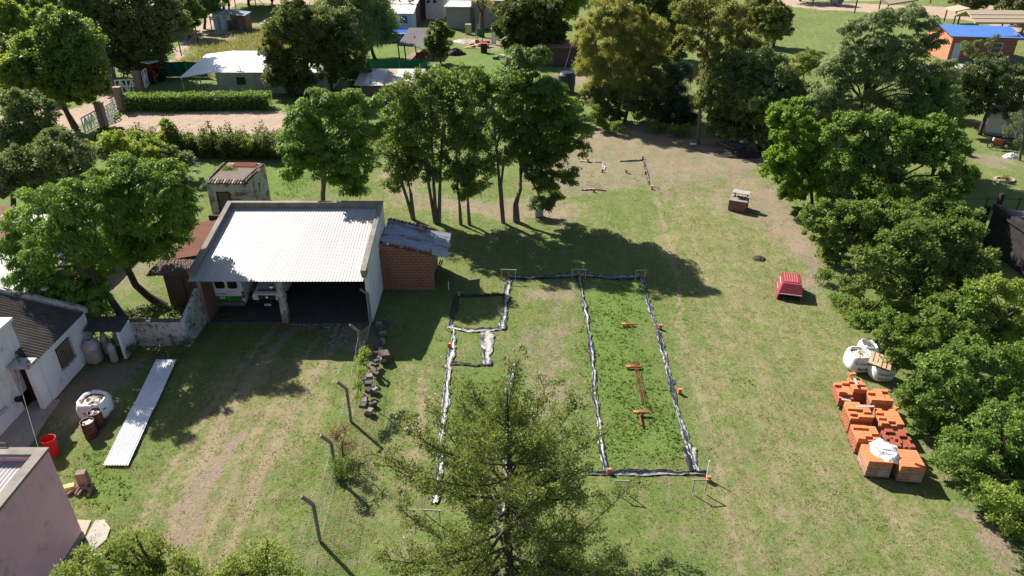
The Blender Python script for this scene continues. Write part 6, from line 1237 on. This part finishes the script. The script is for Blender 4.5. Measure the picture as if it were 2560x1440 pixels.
tree('dark_tree', 'bluish dark trees beyond the pale roof at the top left', 'tree', B(60, 20), [(30, -5, 34), (80, -8, 36), (130, -12, 34), (-10, 0, 34), (60, 20, 24)], Lgrey, bark, .6, .36, 320, 'round', .35)
tree('roadside_tree', 'wide roadside tree at the top edge casting shade over the vacant lot', 'tree', B(680, 12), [(660, -60, 60), (720, -50, 60), (620, -70, 50), (770, -40, 50), (690, -25, 30)], Lmid, bark, .5, .3, 300, 'round', .3)
# top centre
tree('broad_tree', 'large sunlit tree covering the right end of the white roof, left of a dark twin', 'tree', B(735, 242), [(735, 50, 45), (700, 90, 42), (755, 100, 50), (780, 60, 38), (690, 145, 38), (740, 160, 50), (785, 140, 42), (705, 195, 34), (755, 205, 34), (680, 185, 24), (730, 225, 20)], leafmat('olive_green_leaf', (.05, .08, .02), (.15, .19, .045), .3), bark, .32, .18, 500, 'round', .22)
tree('broad_tree', 'large dark tree right of the sunlit one over the garden gap', 'tree', B(828, 228), [(820, 60, 42), (860, 50, 36), (825, 110, 45), (870, 110, 42), (800, 95, 35), (835, 160, 40), (860, 175, 34), (815, 195, 28)], Ldark, bark, .32, .18, 500, 'round', .22)
tree('willow_tree', 'pale grey green willow with drooping foliage before the blue house', 'tree', B(938, 146), [(880, -10, 50), (930, 10, 45), (900, 40, 50), (950, 50, 38), (920, 80, 42), (960, 90, 26), (900, 100, 35), (840, 0, 40)], Lwill, bark, .5, .12, 600, 'willow', .22)
tree('broad_tree', 'narrow olive tree between the dark twin and the tin shed', 'tree', B(883, 240), [(908, 130, 20), (888, 155, 26), (905, 175, 24), (880, 190, 22), (890, 215, 16)], leafmat('olive_green_leaf_b', (.06, .085, .025), (.17, .19, .055), .3), bark, .28, .15, 520, 'round', .1)
tree('round_shrub', 'dense round topped shrub right of the grey shade canopy', 'shrub', B(1102, 158), [(1092, 68, 20), (1108, 82, 22), (1085, 90, 22), (1110, 105, 24), (1092, 118, 24), (1105, 132, 18)], leafmat('laurel_leaf', (.06, .10, .022), (.17, .21, .045), .3), bark, .28, .16, 620, 'round', .12)
c = B(1205, 92); o = thing('pollard_tree', 'hard pruned tree with thin yellowish shoots by the rendered house', 'tree', (c[0], c[1], 0)); w = MB(); w.tube([(0, 0, 0), (0, 0, 2.6), (.1, 0, 4.2)], [.45, .34, .3], bark, 8)
for k in range(5): a = k*1.3; w.tube([(0, 0, 3.2+.2*k), (.7*math.cos(a), .7*math.sin(a), 5.0), (.9*math.cos(a), .9*math.sin(a), 6.2)], [.16, .1, .05], bark, 5)
w.build('trunk', o); n = 700; P = np.concatenate([RNG.normal(0, .45, (500, 3))*[1, 1, .9]+[-.2, 0, 6.0], RNG.normal(0, .35, (200, 3))+[1.4, 0, 5.2]]); npmesh('crown', leafquads(P, RNG.normal(0, .4, (n, 3))+[0, 0, .9], rdir(n), .35, .12), np.arange(n*4).reshape(-1, 4), leafmat('yellow_shoot', (.25, .22, .07), (.42, .36, .12), .4), o, np.repeat(RNG.uniform(0, 1, n), 4))
tree('broad_tree', 'dark leafy tree right of the rendered house, over the far lawn', 'tree', B(1325, 150), [(1275, 35, 38), (1320, 20, 38), (1365, 40, 38), (1265, 80, 32), (1310, 70, 42), (1360, 80, 36), (1285, 115, 30), (1330, 110, 32), (1390, 70, 30), (1385, 110, 26), (1350, 135, 24)], leafmat('olive_green_leaf_c', (.04, .07, .018), (.13, .165, .04), .3), bark, .34, .2, 480, 'round', .25)
tree('broad_tree', 'light green tree at the top edge behind the dark leafy one', 'tree', B(1400, 105), [(1400, -5, 40), (1440, 0, 35), (1420, 30, 28), (1380, 15, 26)], Llight, bark, .42, .26, 380, 'round', .25)
tree('bamboo_clump', 'tall yellow olive bamboo clump with feathery drooping tops', 'bamboo', B(1530, 300), [(1470, 60, 30), (1455, 95, 24), (1500, 35, 34), (1540, 15, 34), (1580, 45, 32), (1525, 75, 38), (1475, 120, 32), (1590, 95, 38), (1550, 120, 40), (1480, 165, 36), (1630, 130, 30), (1530, 170, 44), (1600, 165, 36), (1650, 100, 22), (1500, 215, 36), (1560, 220, 38), (1620, 200, 28), (1640, 60, 24)], Lbamb, greybark, .38, .06, 1150, 'willow', .12, [[(-1.5, 0, 0), (-1.8, .2, 4), (-2.2, .3, 8)], [(-.5, .3, 0), (-.5, .5, 4), (-.4, .5, 8)], [(.6, 0, 0), (.9, .2, 4), (1.5, .2, 8)], [(1.5, .3, 0), (2.2, .3, 4), (3, .2, 7)]])
o = thing('bamboo_cane', 'two long thin arching canes leaning out of the bamboo to the right', 'bamboo', (*B(1575, 290), 0)); w = MB()
for (x, y, q) in ((1705, 78, 0), (1708, 112, 1)):
    e = GY(x, y, B(1575, 290)[1])-Vector(o.location); mid = e*.55+Vector((0, 0, .5)); w.tube([(0, 0, .5), mid*.5+Vector((0, 0, .6)), mid, e], [.05, .04, .03, .012], Lbamb, 5); n = 260; u = RNG.uniform(.25, 1, (n, 1)); P = np.array(e)*u+np.array([0, 0, 1.0])*(np.sin(u*3.14))*.9+RNG.normal(0, .13, (n, 3)); npmesh('foliage', leafquads(P, rdir(n), rdir(n), .3, .08), np.arange(n*4).reshape(-1, 4), Lbamb, o, np.repeat(RNG.uniform(0.3, 1, n), 4))
w.build('cane', o)
tree('dark_tree', 'dark tree wall at the top edge behind the bamboo', 'tree', B(1640, 150), [(1440, -30, 36), (1700, 40, 36), (1600, 30, 34), (1620, 0, 42), (1670, -5, 42), (1660, 60, 45), (1640, 110, 38), (1690, 100, 34), (1560, -20, 40), (1500, -20, 40), (1680, 150, 30)], Ldark, bark, .42, .26, 400, 'round', .25)
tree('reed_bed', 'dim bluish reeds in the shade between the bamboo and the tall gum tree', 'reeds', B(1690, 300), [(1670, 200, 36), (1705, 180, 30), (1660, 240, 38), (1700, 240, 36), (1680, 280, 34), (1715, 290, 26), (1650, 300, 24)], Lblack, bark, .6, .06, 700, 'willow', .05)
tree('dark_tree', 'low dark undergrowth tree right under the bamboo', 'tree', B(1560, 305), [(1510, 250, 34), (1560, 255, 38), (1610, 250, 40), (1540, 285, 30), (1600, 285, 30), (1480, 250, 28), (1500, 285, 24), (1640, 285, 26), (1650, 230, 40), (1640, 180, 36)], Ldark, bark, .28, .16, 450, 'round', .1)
tree('young_sapling', 'bright green sapling left of the bamboo foot, tallest of three', 'sapling', B(1435, 305), [(1432, 258, 15, 0), (1438, 278, 18), (1428, 290, 14)], Llight, bark, .24, .14, 600, 'round', .05, group='saplings below the bamboo')
tree('young_sapling', 'pale leafed sapling touching the dark crown, leftmost below the bamboo', 'sapling', B(1400, 300), [(1400, 250, 16), (1392, 268, 18), (1408, 280, 14)], Llight, bark, .24, .14, 560, 'round', .05, group='saplings below the bamboo')
tree('young_sapling', 'slim upright sapling right of the two brighter ones', 'sapling', B(1490, 322), [(1490, 270, 10, 0), (1490, 290, 14), (1495, 308, 15)], Lmid, bark, .22, .12, 560, 'round', .04, group='saplings below the bamboo')
for i, (x, y, r_) in enumerate(((1530, 318, 20), (1700, 328, 22), (1640, 318, 18), (1450, 318, 16))):
    tree('low_bush', ['low green bush in front of the dark undergrowth', 'low green bush left of the tall gum trunk', 'low ragged bush at the middle of the shade edge', 'low bush at the left end of the shade edge'][i], 'bush', B(x, y+14), [(x-10, y, r_*.8), (x+12, y+3, r_*.8)], Lmid, bark, .2, .1, 520, 'round', .03)
tree('gum_tree', 'tall slender gum tree with pale bare trunk at the edge of the shade', 'tree', B(1745, 358), [(1715, 25, 38, 0), (1765, 10, 45), (1730, 75, 34), (1780, 75, 40), (1745, 120, 26), (1770, 170, 34), (1775, 220, 38), (1755, 265, 28), (1785, 275, 30), (1790, 130, 28)], Leuc, greybark, .24, .12, 560, 'round', .16, [[(0, 0, 0), (-.25, 0, 3.5), (-.35, .1, 7), (-.4, .2, 10)]])
tree('gum_tree', 'olive crowned gum tree just right of the tall slender one', 'tree', B(1820, 330), [(1825, 20, 38), (1850, 60, 34), (1815, 80, 32), (1840, 120, 36), (1825, 170, 38), (1815, 230, 34), (1850, 200, 30), (1810, 290, 32)], Leuc, greybark, .26, .13, 520, 'round', .16)
tree('gum_tree', 'gum tree with a dark trunk standing free before the open field', 'tree', B(1887, 108), [(1880, 20, 28), (1905, 10, 26), (1885, 50, 24), (1870, 40, 20)], Leuc, bark, .36, .2, 500, 'round', .2)
tree('gum_tree', 'ragged gum tree with fallen pale branches at the edge of the open field', 'tree', B(1932, 118), [(1925, 30, 26), (1950, 30, 26), (1940, 60, 30), (1925, 85, 28), (1955, 75, 24), (1965, 45, 16)], Leuc, bark, .36, .2, 500, 'round', .2)
for i, (b0, lb) in enumerate((((1840, 362), [(1840, 150, 36), (1800, 320, 40), (1850, 220, 45), (1850, 270, 48), (1830, 320, 45), (1870, 330, 42), (1790, 250, 36), (1880, 170, 40), (1800, 190, 34)]), ((1900, 372), [(1890, 160, 40), (1900, 210, 50), (1890, 265, 50), (1900, 320, 45), (1870, 210, 40)]), ((1960, 395), [(1950, 200, 40), (1930, 150, 34), (1960, 250, 48), (1955, 300, 50), (1985, 330, 45), (1940, 350, 45), (2010, 280, 38), (2000, 230, 30), (1920, 260, 44)]))):
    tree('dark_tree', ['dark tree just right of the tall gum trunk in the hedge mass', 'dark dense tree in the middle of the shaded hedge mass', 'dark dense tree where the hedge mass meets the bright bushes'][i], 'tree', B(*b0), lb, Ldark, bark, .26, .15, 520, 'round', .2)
tree('scrub_tree', 'open olive scrub tree beside the shadow on the far field', 'tree', B(2010, 215), [(1995, 150, 22), (2025, 140, 24), (2040, 165, 20), (2010, 180, 20), (1985, 175, 16)], Leuc, greybark, .28, .14, 380, 'round', .1)
# right hedge masses
tree('locust_tree', 'tall airy pale green tree with a leaning dark trunk before the blue roofed house', 'tree', B(2088, 425), [(2125, 75, 30), (2190, 55, 38), (2250, 40, 42), (2310, 55, 34), (2140, 120, 44), (2215, 110, 50), (2290, 115, 42), (2340, 100, 30), (2075, 190, 38), (2130, 180, 42), (2060, 235, 34), (2190, 180, 45), (2250, 180, 45), (2100, 250, 42), (2175, 245, 45), (2240, 250, 50), (2300, 200, 38), (2310, 260, 45), (2050, 275, 24), (2240, 300, 44), (2150, 300, 36), (2360, 180, 34), (2370, 240, 36), (2220, 130, 40), (2100, 150, 30), (2340, 300, 34)], Lwill, bark, .26, .1, 720, 'umbrella', .2, [[(0, 0, 0), (.35, .3, 2.2), (.9, .5, 4.6), (1.3, .7, 6.2)]])
tree('maple_bush', 'bright lime green bushy tree, leftmost of the right hedge beside the barbecue', 'tree', B(2030, 520), [(1945, 290, 30), (1985, 285, 36), (1960, 335, 38), (2010, 335, 44), (1935, 385, 32), (1985, 395, 46), (2040, 390, 48), (1960, 440, 34), (2015, 450, 46), (1930, 425, 22), (2060, 450, 40), (2050, 505, 42), (1990, 490, 32), (1965, 480, 22)], leafmat('lime_leaf', (.07, .16, .018), (.20, .34, .04), .38), bark, .26, .17, 560, 'round', .12)
tree('maple_bush', 'broad bright green tree in the middle of the right hedge under the airy one', 'tree', B(2200, 560), [(2100, 340, 44), (2160, 320, 46), (2220, 330, 50), (2280, 330, 46), (2120, 400, 50), (2190, 400, 55), (2260, 395, 55), (2330, 390, 50), (2380, 430, 40), (2120, 460, 48), (2200, 470, 55), (2280, 470, 55), (2350, 475, 48), (2400, 470, 26), (2130, 520, 42), (2340, 330, 40)], Lmid, bark, .26, .17, 560, 'round', .2)
tree('dark_tree', 'dark tree filling the gap behind the broad bright hedge tree', 'tree', B(2330, 440), [(2330, 220, 36), (2300, 290, 42), (2350, 280, 42), (2370, 330, 42), (2390, 370, 36), (2270, 290, 40)], Lmid, bark, .28, .16, 480, 'round', .2)
tree('hedge_tree', 'green glossy tree in the middle of the right hedge above the red canopy', 'tree', B(2180, 640), [(2090, 540, 38), (2150, 540, 46), (2220, 530, 48), (2290, 540, 46), (2070, 590, 34), (2130, 600, 46), (2200, 600, 50), (2080, 640, 34), (2350, 540, 40), (2030, 560, 26), (2410, 540, 34), (2060, 620, 26)], Lmid, bark, .22, .14, 620, 'round', .12)
tree('hedge_tree', 'olive green privet tree in the right hedge behind the red canopy', 'tree', B(2250, 800), [(2280, 580, 42), (2340, 600, 46), (2400, 600, 44), (2240, 640, 50), (2310, 660, 58), (2380, 660, 52), (2440, 650, 36), (2160, 660, 42), (2220, 710, 60), (2300, 720, 62), (2380, 720, 56), (2440, 700, 42), (2130, 720, 36), (2160, 780, 46), (2230, 790, 50), (2310, 790, 52), (2430, 580, 30), (2370, 790, 46)], leafmat('privet_leaf', (.06, .11, .02), (.20, .30, .06), .3), bark, .22, .13, 640, 'round', .15)
tree('hedge_tree', 'yellow green sunlit leafy tree at the right edge by the blue plaster wall', 'tree', B(2490, 880), [(2440, 740, 34), (2480, 710, 30), (2530, 730, 34), (2460, 790, 42), (2520, 790, 44), (2560, 760, 36), (2430, 830, 34), (2500, 840, 40), (2550, 830, 36)], Llight, greybark, .2, .13, 480, 'round', .07)
tree('hedge_tree', 'dark upright laurel like tree behind the wooden pallet and white bags', 'tree', B(2290, 930), [(2280, 830, 42), (2340, 800, 40), (2220, 850, 30), (2270, 880, 42), (2330, 860, 46), (2240, 900, 30), (2300, 920, 34), (2390, 830, 40)], Lmid, bark, .19, .12, 700, 'round', .1)
tree('hedge_tree', 'mid green spreading bush in the right hedge beside the brick stacks', 'tree', B(2380, 1060), [(2350, 920, 46), (2410, 890, 50), (2470, 900, 52), (2530, 900, 52), (2300, 970, 38), (2350, 990, 52), (2420, 970, 56), (2490, 980, 58), (2550, 980, 50), (2300, 1020, 38), (2370, 1050, 50), (2440, 1050, 56), (2270, 990, 28), (2330, 1070, 36), (2350, 1110, 30)], Lmid, bark, .18, .11, 760, 'round', .1)
tree('hedge_tree', 'feathery mid green bush at the right edge below the brick stacks', 'tree', B(2490, 1190), [(2510, 1050, 56), (2560, 1060, 50), (2440, 1120, 50), (2500, 1120, 56), (2550, 1130, 56), (2390, 1110, 36), (2380, 1140, 26), (2440, 1185, 42), (2510, 1190, 50), (2560, 1200, 50), (2400, 1150, 34), (2480, 1220, 36)], leafmat('privet_leaf_b', (.06, .12, .02), (.20, .31, .055), .32), bark, .17, .1, 820, 'round', .08)
tree('hedge_tree', 'low lime green bush in the bottom right corner', 'tree', B(2570, 1330), [(2510, 1250, 36), (2555, 1260, 44), (2530, 1310, 34), (2570, 1320, 44), (2545, 1370, 34), (2585, 1400, 40), (2470, 1230, 30), (2500, 1300, 26), (2550, 1420, 26)], Llight, bark, .16, .1, 820, 'round', .06)
for i, (x, y, r_) in enumerate(((2265, 985, 22), (2300, 1075, 22), (2345, 1150, 18), (2105, 760, 24), (2060, 690, 20), (2275, 1010, 16))):
    tree('low_bush', ['low weedy bush just beyond the farther brick stacks', 'low weedy bush right of the brick shadow', 'low dark weeds at the hedge foot below the stacks', 'low weeds at the hedge foot right of the red canopy', 'twiggy low bush at the hedge foot above the red canopy', 'small pale weed beside the wooden pallet'][i], 'bush', B(x, y+16), [(x-8, y, r_*.8), (x+12, y+2, r_*.8), (x+2, y-8, r_*.7)], Lmid, bark, .15, .09, 700, 'round', .02)
tree('thicket', 'dense green thicket filling the hedge between the bright trees and the privet', 'tree', B(2300, 620), [(2080, 560, 30), (2140, 565, 36), (2220, 570, 40), (2300, 560, 42), (2370, 540, 40), (2430, 560, 34), (2040, 520, 26), (2240, 500, 40), (2330, 510, 40)], Lmid, bark, .22, .14, 620, 'round', .1)
tree('thicket', 'dense green thicket in the hedge behind the wooden pallet', 'tree', B(2380, 860), [(2200, 800, 34), (2260, 790, 40), (2330, 780, 42), (2400, 770, 42), (2450, 730, 34), (2420, 860, 44), (2350, 850, 44), (2270, 840, 38), (2480, 850, 40), (2150, 800, 26), (2540, 900, 40)], MAT['privet_leaf_b'], bark, .19, .12, 680, 'round', .08)
tree('thicket', 'low green thicket along the hedge foot at the lower right', 'tree', B(2480, 1260), [(2400, 1180, 30), (2450, 1230, 34), (2500, 1260, 36), (2550, 1290, 38), (2360, 1130, 26), (2540, 1380, 30), (2500, 1320, 24)], Lmid, bark, .15, .09, 820, 'round', .05)
tree('thicket', 'dark thicket on the far side of the hedge beside the open field', 'tree', B(2050, 350), [(2015, 235, 32), (2055, 255, 36), (2025, 285, 36), (2080, 300, 36), (2050, 320, 34), (2000, 300, 28), (2090, 250, 28)], Ldark, bark, .25, .15, 520, 'round', .12)
tree('thicket', 'green thicket between the airy pale tree and the rubble by the blue roofed house', 'tree', B(2390, 300), [(2370, 200, 30), (2395, 220, 32), (2360, 250, 34), (2415, 260, 28), (2390, 285, 28), (2400, 180, 22)], Lmid, bark, .26, .15, 520, 'round', .12)
tree('gum_tree', 'olive leafed tree joining the tall gum and the free standing gums', 'tree', B(1880, 240), [(1870, 120, 32), (1900, 140, 32), (1880, 170, 34), (1920, 180, 30), (1860, 200, 30), (1840, 90, 26)], Leuc, bark, .3, .17, 480, 'round', .16)
# far right
tree('broad_tree', 'dull dark green tree over the shaded house at the right edge', 'tree', B(2450, 335), [(2420, 190, 36), (2470, 180, 40), (2430, 235, 38), (2490, 225, 42), (2540, 200, 42), (2560, 240, 40), (2450, 275, 32), (2510, 270, 34), (2410, 260, 24)], leafmat('dull_green_leaf', (.04, .065, .022), (.12, .15, .05), .25), bark, .28, .16, 480, 'round', .2)
tree('bare_tree', 'twiggy bare grey tree at the right edge beside the motorcycle', 'tree', B(2550, 400), [(2550, 300, 26), (2535, 330, 22), (2560, 350, 26)], Lgrey, greybark, .16, .07, 90, 'round', .1)
tree('thin_shrub', 'thin leafy shrub before the red wall of the blue roofed house', 'shrub', B(2440, 165), [(2415, 120, 16), (2430, 135, 14), (2445, 110, 10)], Lgrey, greybark, .24, .12, 300, 'round', .06)
tree('thin_shrub', 'bare branching shrub in front of the white window', 'shrub', B(2465, 160), [(2470, 110, 14), (2485, 95, 10)], Lgrey, greybark, .16, .08, 60, 'round', .08)
tree('garden_shrub', 'round yellow green shrub on the right lawn', 'shrub', B(2420, 462), [(2412, 440, 16), (2435, 435, 16), (2425, 450, 17)], Llight, bark, .15, .1, 800, 'round', .04)
tree('garden_shrub', 'tiny yellow shrub inside the brick ring on the right lawn', 'shrub', B(2514, 455), [(2512, 445, 7, 0), (2519, 447, 6, 0)], leafmat('yellow_shrub_leaf', (.2, .2, .03), (.34, .3, .05), .3), bark, .14, .05, 1500, 'round', .02)
tree('low_bush', 'leafy low bush at the shade edge near the pale plastic sack', 'bush', B(2412, 385), [(2405, 370, 14), (2418, 375, 10)], Lmid, bark, .16, .1, 600, 'round', .02)
# big trees beyond the top edge right
for i, (x, y) in enumerate(((2000, -22), (2440, 35), (2490, 25), (2530, 60))):
    tree('roadside_tree', ['dark tree beyond the top edge behind the concrete pipe', 'dark trunked tree by the far road left of the straw shelter', 'bushy roadside tree above the straw shelter', 'grey leafed tree at the top right corner'][i], 'tree', B(x, max(y, 5) if i else 2), [(x-25, y-40, 30), (x+20, y-50, 32), (x, y-25, 22)] if i < 3 else [(2535, 15, 28), (2555, 30, 26), (2550, 0, 30)], Lgrey if i == 3 else Ldark, bark, .5, .3, 300, 'round', .25)
# foreground tree tops, bottom left
tree('ash_tree', 'leafy tree top at the bottom edge in front of the pink house', 'tree', (-9.4, 14.6), [(200, 1420, 45, 0), (260, 1390, 42), (320, 1365, 45), (350, 1400, 60), (300, 1430, 60), (410, 1410, 50), (450, 1440, 50), (390, 1385, 30), (340, 1345, 22), (230, 1450, 50), (160, 1430, 25), (480, 1460, 50)], leafmat('ash_leaf', (.09, .14, .025), (.28, .35, .07), .35), bark, .13, .05, 1300, 'round', .14)
tree('ash_tree', 'smaller leafy tree top at the bottom edge left of the fence posts', 'tree', (-6.9, 14.2), [(600, 1400, 34, 0), (560, 1430, 34), (650, 1390, 36), (690, 1400, 34), (640, 1430, 50), (710, 1430, 40), (745, 1440, 22), (560, 1450, 40), (670, 1365, 20)], MAT['ash_leaf'], bark, .13, .05, 1300, 'round', .12)
# red dry shrub and vines along the fence
tree('dry_shrub', 'rust orange and pink flowering shrub growing through the fence', 'shrub', B(858, 1150), [(848, 1085, 26, 0), (862, 1070, 20), (872, 1105, 26), (852, 1120, 22), (860, 1140, 20)], leafmat('rusty_flower', (.26, .12, .05), (.27, .24, .10), .3), bark, .08, .035, 1400, 'round', .03)
tree('dry_shrub', 'dark weedy bush at the foot of the second fence post', 'shrub', B(850, 1215), [(850, 1160, 28, 0), (868, 1185, 26), (850, 1205, 22)], Lmid, bark, .11, .05, 1500, 'round', .03)
tree('fence_vine', 'yellow green vine and ferns along the stone heap', 'vine', B(905, 985), [(905, 900, 13, 0), (902, 930, 14, -.8), (898, 960, 12, -1.4), (912, 880, 10, .4), (895, 990, 10, -2)], Llight, bark, .14, .05, 3000, 'round', .03)
tree('wall_vine', 'dark creeper growing at the foot of the whitewashed boundary wall', 'vine', B(400, 885), [(330, 870, 16, 0), (360, 880, 14), (400, 878, 16), (440, 868, 18), (470, 858, 14), (310, 890, 14)], Ldark, bark, .14, .09, 900, 'round', .03)
tree('dead_bush', 'dead brown branching stump against the boundary wall', 'shrub', B(335, 860), [(325, 830, 16, 0), (345, 815, 14), (312, 845, 10)], roseb, wood, .12, .03, 130, 'round', .08)
tree('low_bush', 'dense low dark bush in the shade behind the boundary wall', 'bush', B(320, 800), [(290, 785, 20), (330, 785, 20), (355, 790, 14)], Ldark, bark, .16, .1, 700, 'round', .03)
tree('low_bush', 'sprawling dark bush at the foot of the leaning curved trunk', 'bush', B(410, 790), [(385, 775, 22), (420, 770, 20), (440, 785, 16), (360, 780, 14)], Ldark, bark, .16, .1, 600, 'round', .03)
tree('planter_plant', 'leafy plant sprouting above the concrete cylinder', 'plant', (B(1348, 543)[0], B(1348, 543)[1]+.3), [(1340, 505, 18, 0), (1358, 500, 16, 0), (1328, 512, 12, 0)], MAT['deep_green_feathery_leaf'], bark, .22, .07, 900, 'umbrella', .03)
# palm
c = B(462, 460); o = thing('palm', 'small fan palm with spiky drooping leaves behind the two feathery trees', 'palm', (c[0], c[1], 0)); w = MB(); w.tube([(0, 0, 0), (0, 0, 1.3)], [.22, .2], bark, 8); w.build('trunk', o)
for k in range(22):
    a = k*2.4; el = random.uniform(-.5, 1.0); d = Vector((math.cos(a)*math.cos(el), math.sin(a)*math.cos(el), math.sin(el))); e = Vector((0, 0, 1.3))+d*1.0; n = 14
    sd = d.cross(Vector((0, 0, 1))).normalized(); D = np.array([d*1.0+sd*random.uniform(-1.1, 1.1)*.9+Vector((0, 0, -.2)) for _ in range(n)]); P = np.repeat(np.array([e]), n, 0)
    V = leafquads(P, D, np.repeat(np.array([[0, 0, 1.]]), n, 0)+RNG.normal(0, .2, (n, 3)), .75, .06); w = MB(); w.tube([(0, 0, 1.3), e], .015, Lgrey, 4, cap=False)
    w.add([tuple(v) for v in V], [tuple(range(i*4, i*4+4)) for i in range(n)], Lgrey); w.build('frond', o)
# hedges
def hedge(name, p0, p1, wd, h, label, lm, rough=.12, dens=170, L=.14, lobesize=.0):
    a, b_ = Vector(G(*p0)), Vector(G(*p1)); o = thing(name, label, 'hedge', a); d = b_-a; Ln = d.length; dn = d/Ln; s_ = Vector((-dn.y, dn.x, 0)); n = int(Ln*(h*2+wd)*dens)
    u = RNG.uniform(0, Ln, n); f = RNG.uniform(0, h*2+wd, n); bumpy = rough*(np.sin(u*1.9)+np.sin(u*3.7+1)+RNG.normal(0, .4, n)); hh = h+bumpy
    side = np.where(f < h, -wd/2, np.where(f < h+wd, f-h-wd/2, wd/2)); z = np.where(f < h, f, np.where(f < h+wd, hh, h*2+wd-f)); z = z*hh/h if rough > .2 else z
    side = side+np.sign(side)*bumpy*.6+RNG.normal(0, .05, n); P = np.outer(u, np.array(dn))+np.outer(side, np.array(s_)); P[:, 2] = np.maximum(z+RNG.normal(0, .05, n), .05); N = rdir(n)*.7; N[:, 2] += .6
    s2 = RNG.uniform(.6, 1.3, n); npmesh('foliage', leafquads(P, rdir(n), N, L*s2, L*.6*s2), np.arange(n*4).reshape(-1, 4), lm, o, np.repeat(np.clip(RNG.uniform(0, .6, n)+.2*np.sin(u*1.3), 0, 1), 4))
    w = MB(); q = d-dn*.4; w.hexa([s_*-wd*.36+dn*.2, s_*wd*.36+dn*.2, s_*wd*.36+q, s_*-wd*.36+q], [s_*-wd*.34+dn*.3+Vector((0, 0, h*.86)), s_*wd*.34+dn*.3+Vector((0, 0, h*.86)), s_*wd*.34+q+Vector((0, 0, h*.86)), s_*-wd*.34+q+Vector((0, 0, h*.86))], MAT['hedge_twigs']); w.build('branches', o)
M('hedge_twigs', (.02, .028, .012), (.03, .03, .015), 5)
hedge('clipped_hedge', (318, 273), (678, 268), 1.7, 1.6, 'clipped flat topped hedge in front of the white roofed house', Lmid, .05, 160, .2)
hedge('lower_hedge', (345, 385), (560, 388), 1.6, 1.7, 'uneven hedge below the dirt yard, left half', leafmat('hedge_leaf', (.05, .085, .02), (.15, .19, .05), .3), .26, 170, .2)
hedge('lower_hedge', (566, 388), (712, 390), 1.7, 1.8, 'uneven hedge below the dirt yard, right half ending at the bright tree', MAT['hedge_leaf'], .26, 170, .2)
for i, (x, y) in enumerate(((470, 345), (512, 338), (565, 345), (605, 350), (650, 348), (690, 352), (370, 352), (735, 330))):
    tree('hedge_bush', ['sunlit bush bulging from the lower hedge, leftmost', 'sunlit bush bulging from the lower hedge beside the tall shrub', 'rounded dark bush near the middle of the lower hedge', 'bush in the lower hedge left of the gap', 'bush in the lower hedge right of the gap', 'bright bush in the lower hedge near its right end', 'pale bush at the left end of the lower hedge', 'bush beyond the right end of the lower hedge'][i], 'bush', B(x, y+45), [(x-12, y+14, 16), (x+10, y+10, 18), (x, y+26, 18)], (Llight, Lmid, MAT['hedge_leaf'])[i % 3], bark, .22, .13, 520, 'round', .04)
# cypress in front
def cypress():
    cx, cy = G(1272, 1500)[:2]; Ht = 9.6; th = thing('cypress_tree', 'large open branched cypress with dark trunk filling the near foreground', 'tree', (cx, cy, 0)); mb = MB()
    tpts = [Vector((.05*math.sin(z*1.3), .05*math.cos(z), z)) for z in np.linspace(0, Ht, 12)]; mb.tube(tpts, [.18*(1-i/11)**.8+.02 for i in range(12)], bark, 9, cap=False)
    Vs = []; vals = []; nb = 70
    for i in range(nb):
        f = (i+.5)/nb; z = 1.2+(Ht-1.4)*f**1.0; az = i*2.39996+random.uniform(-.4, .4); Lr = 6.8*(1-f)**.46*(.34+.68*random.random())*(1+.12*math.sin(az*1.5+2*f))
        if f > .9: Lr = max(Lr, .7)
        el = .02+.62*f*f+.10*f+random.uniform(-.14, .16); d = Vector((math.cos(az)*math.cos(el), math.sin(az)*math.cos(el), math.sin(el))); st = Vector((0, 0, z*.96-.35))
        pts = []; cur = Vector((random.uniform(-1, 1), random.uniform(-1, 1), 0))*Lr*.06
        for k in range(7): u = k/6; pts.append(st+d*Lr*u+cur*math.sin(3.14*u)+Vector((0, 0, .13*Lr*u*u-.05*Lr*math.sin(3.14*u))))
        mb.tube(pts, [max(.012, (.075*(1-f)+.025)*(1-.85*k/6)) for k in range(7)], bark, 6, cap=False)
        npl = int(3+Lr*4.0)
        for k in range(npl):
            u = .22+.80*(k+random.random())/npl; u = min(u, 1.0); q = u*6; a = int(min(q, 5)); p = pts[a].lerp(pts[a+1], q-a); sd = rdir(1)[0]; sd[2] = abs(sd[2])*.45
            axis = Vector(d)*.75+Vector(sd)*.95+Vector((0, 0, .12)); axis.normalize(); pl_ = random.uniform(.35, .95)*(.6+.4*Lr/4)*(1.15-.4*u); 
            if pl_ > .45: mb.tube([p, p+axis*pl_*.8], [.014, .005], bark, 4, cap=False)
            n = int(84*pl_/.5); t_ = RNG.uniform(.05, 1, (n, 1))**.8; wd = .22*(1.15-t_)+.04; P = np.array(p)+np.array(axis)*t_*pl_+RNG.normal(0, 1, (n, 3))*wd*.75*np.array([1, 1, .7]); D = np.array(axis)*.8+RNG.normal(0, .55, (n, 3)); N = rdir(n)+[0, 0, .7]
            s_ = RNG.uniform(.6, 1.3, n); Vs.append(leafquads(P, D, N, .11*s_, .045*s_)); vals.append(np.repeat(np.clip(random.uniform(0, .5)+RNG.uniform(0, .5, n), 0, 1), 4))
    V = np.concatenate(Vs); npmesh('crown', V, np.arange(len(V)).reshape(-1, 4), Lcyp, th, np.concatenate(vals)); o = mb.build('trunk', th); smoothby(o, 60)
    print('cypress leaves', len(V)//4)
cypress()
print('faces', sum(len(o.data.polygons) for o in bpy.data.objects if o.type == 'MESH'))
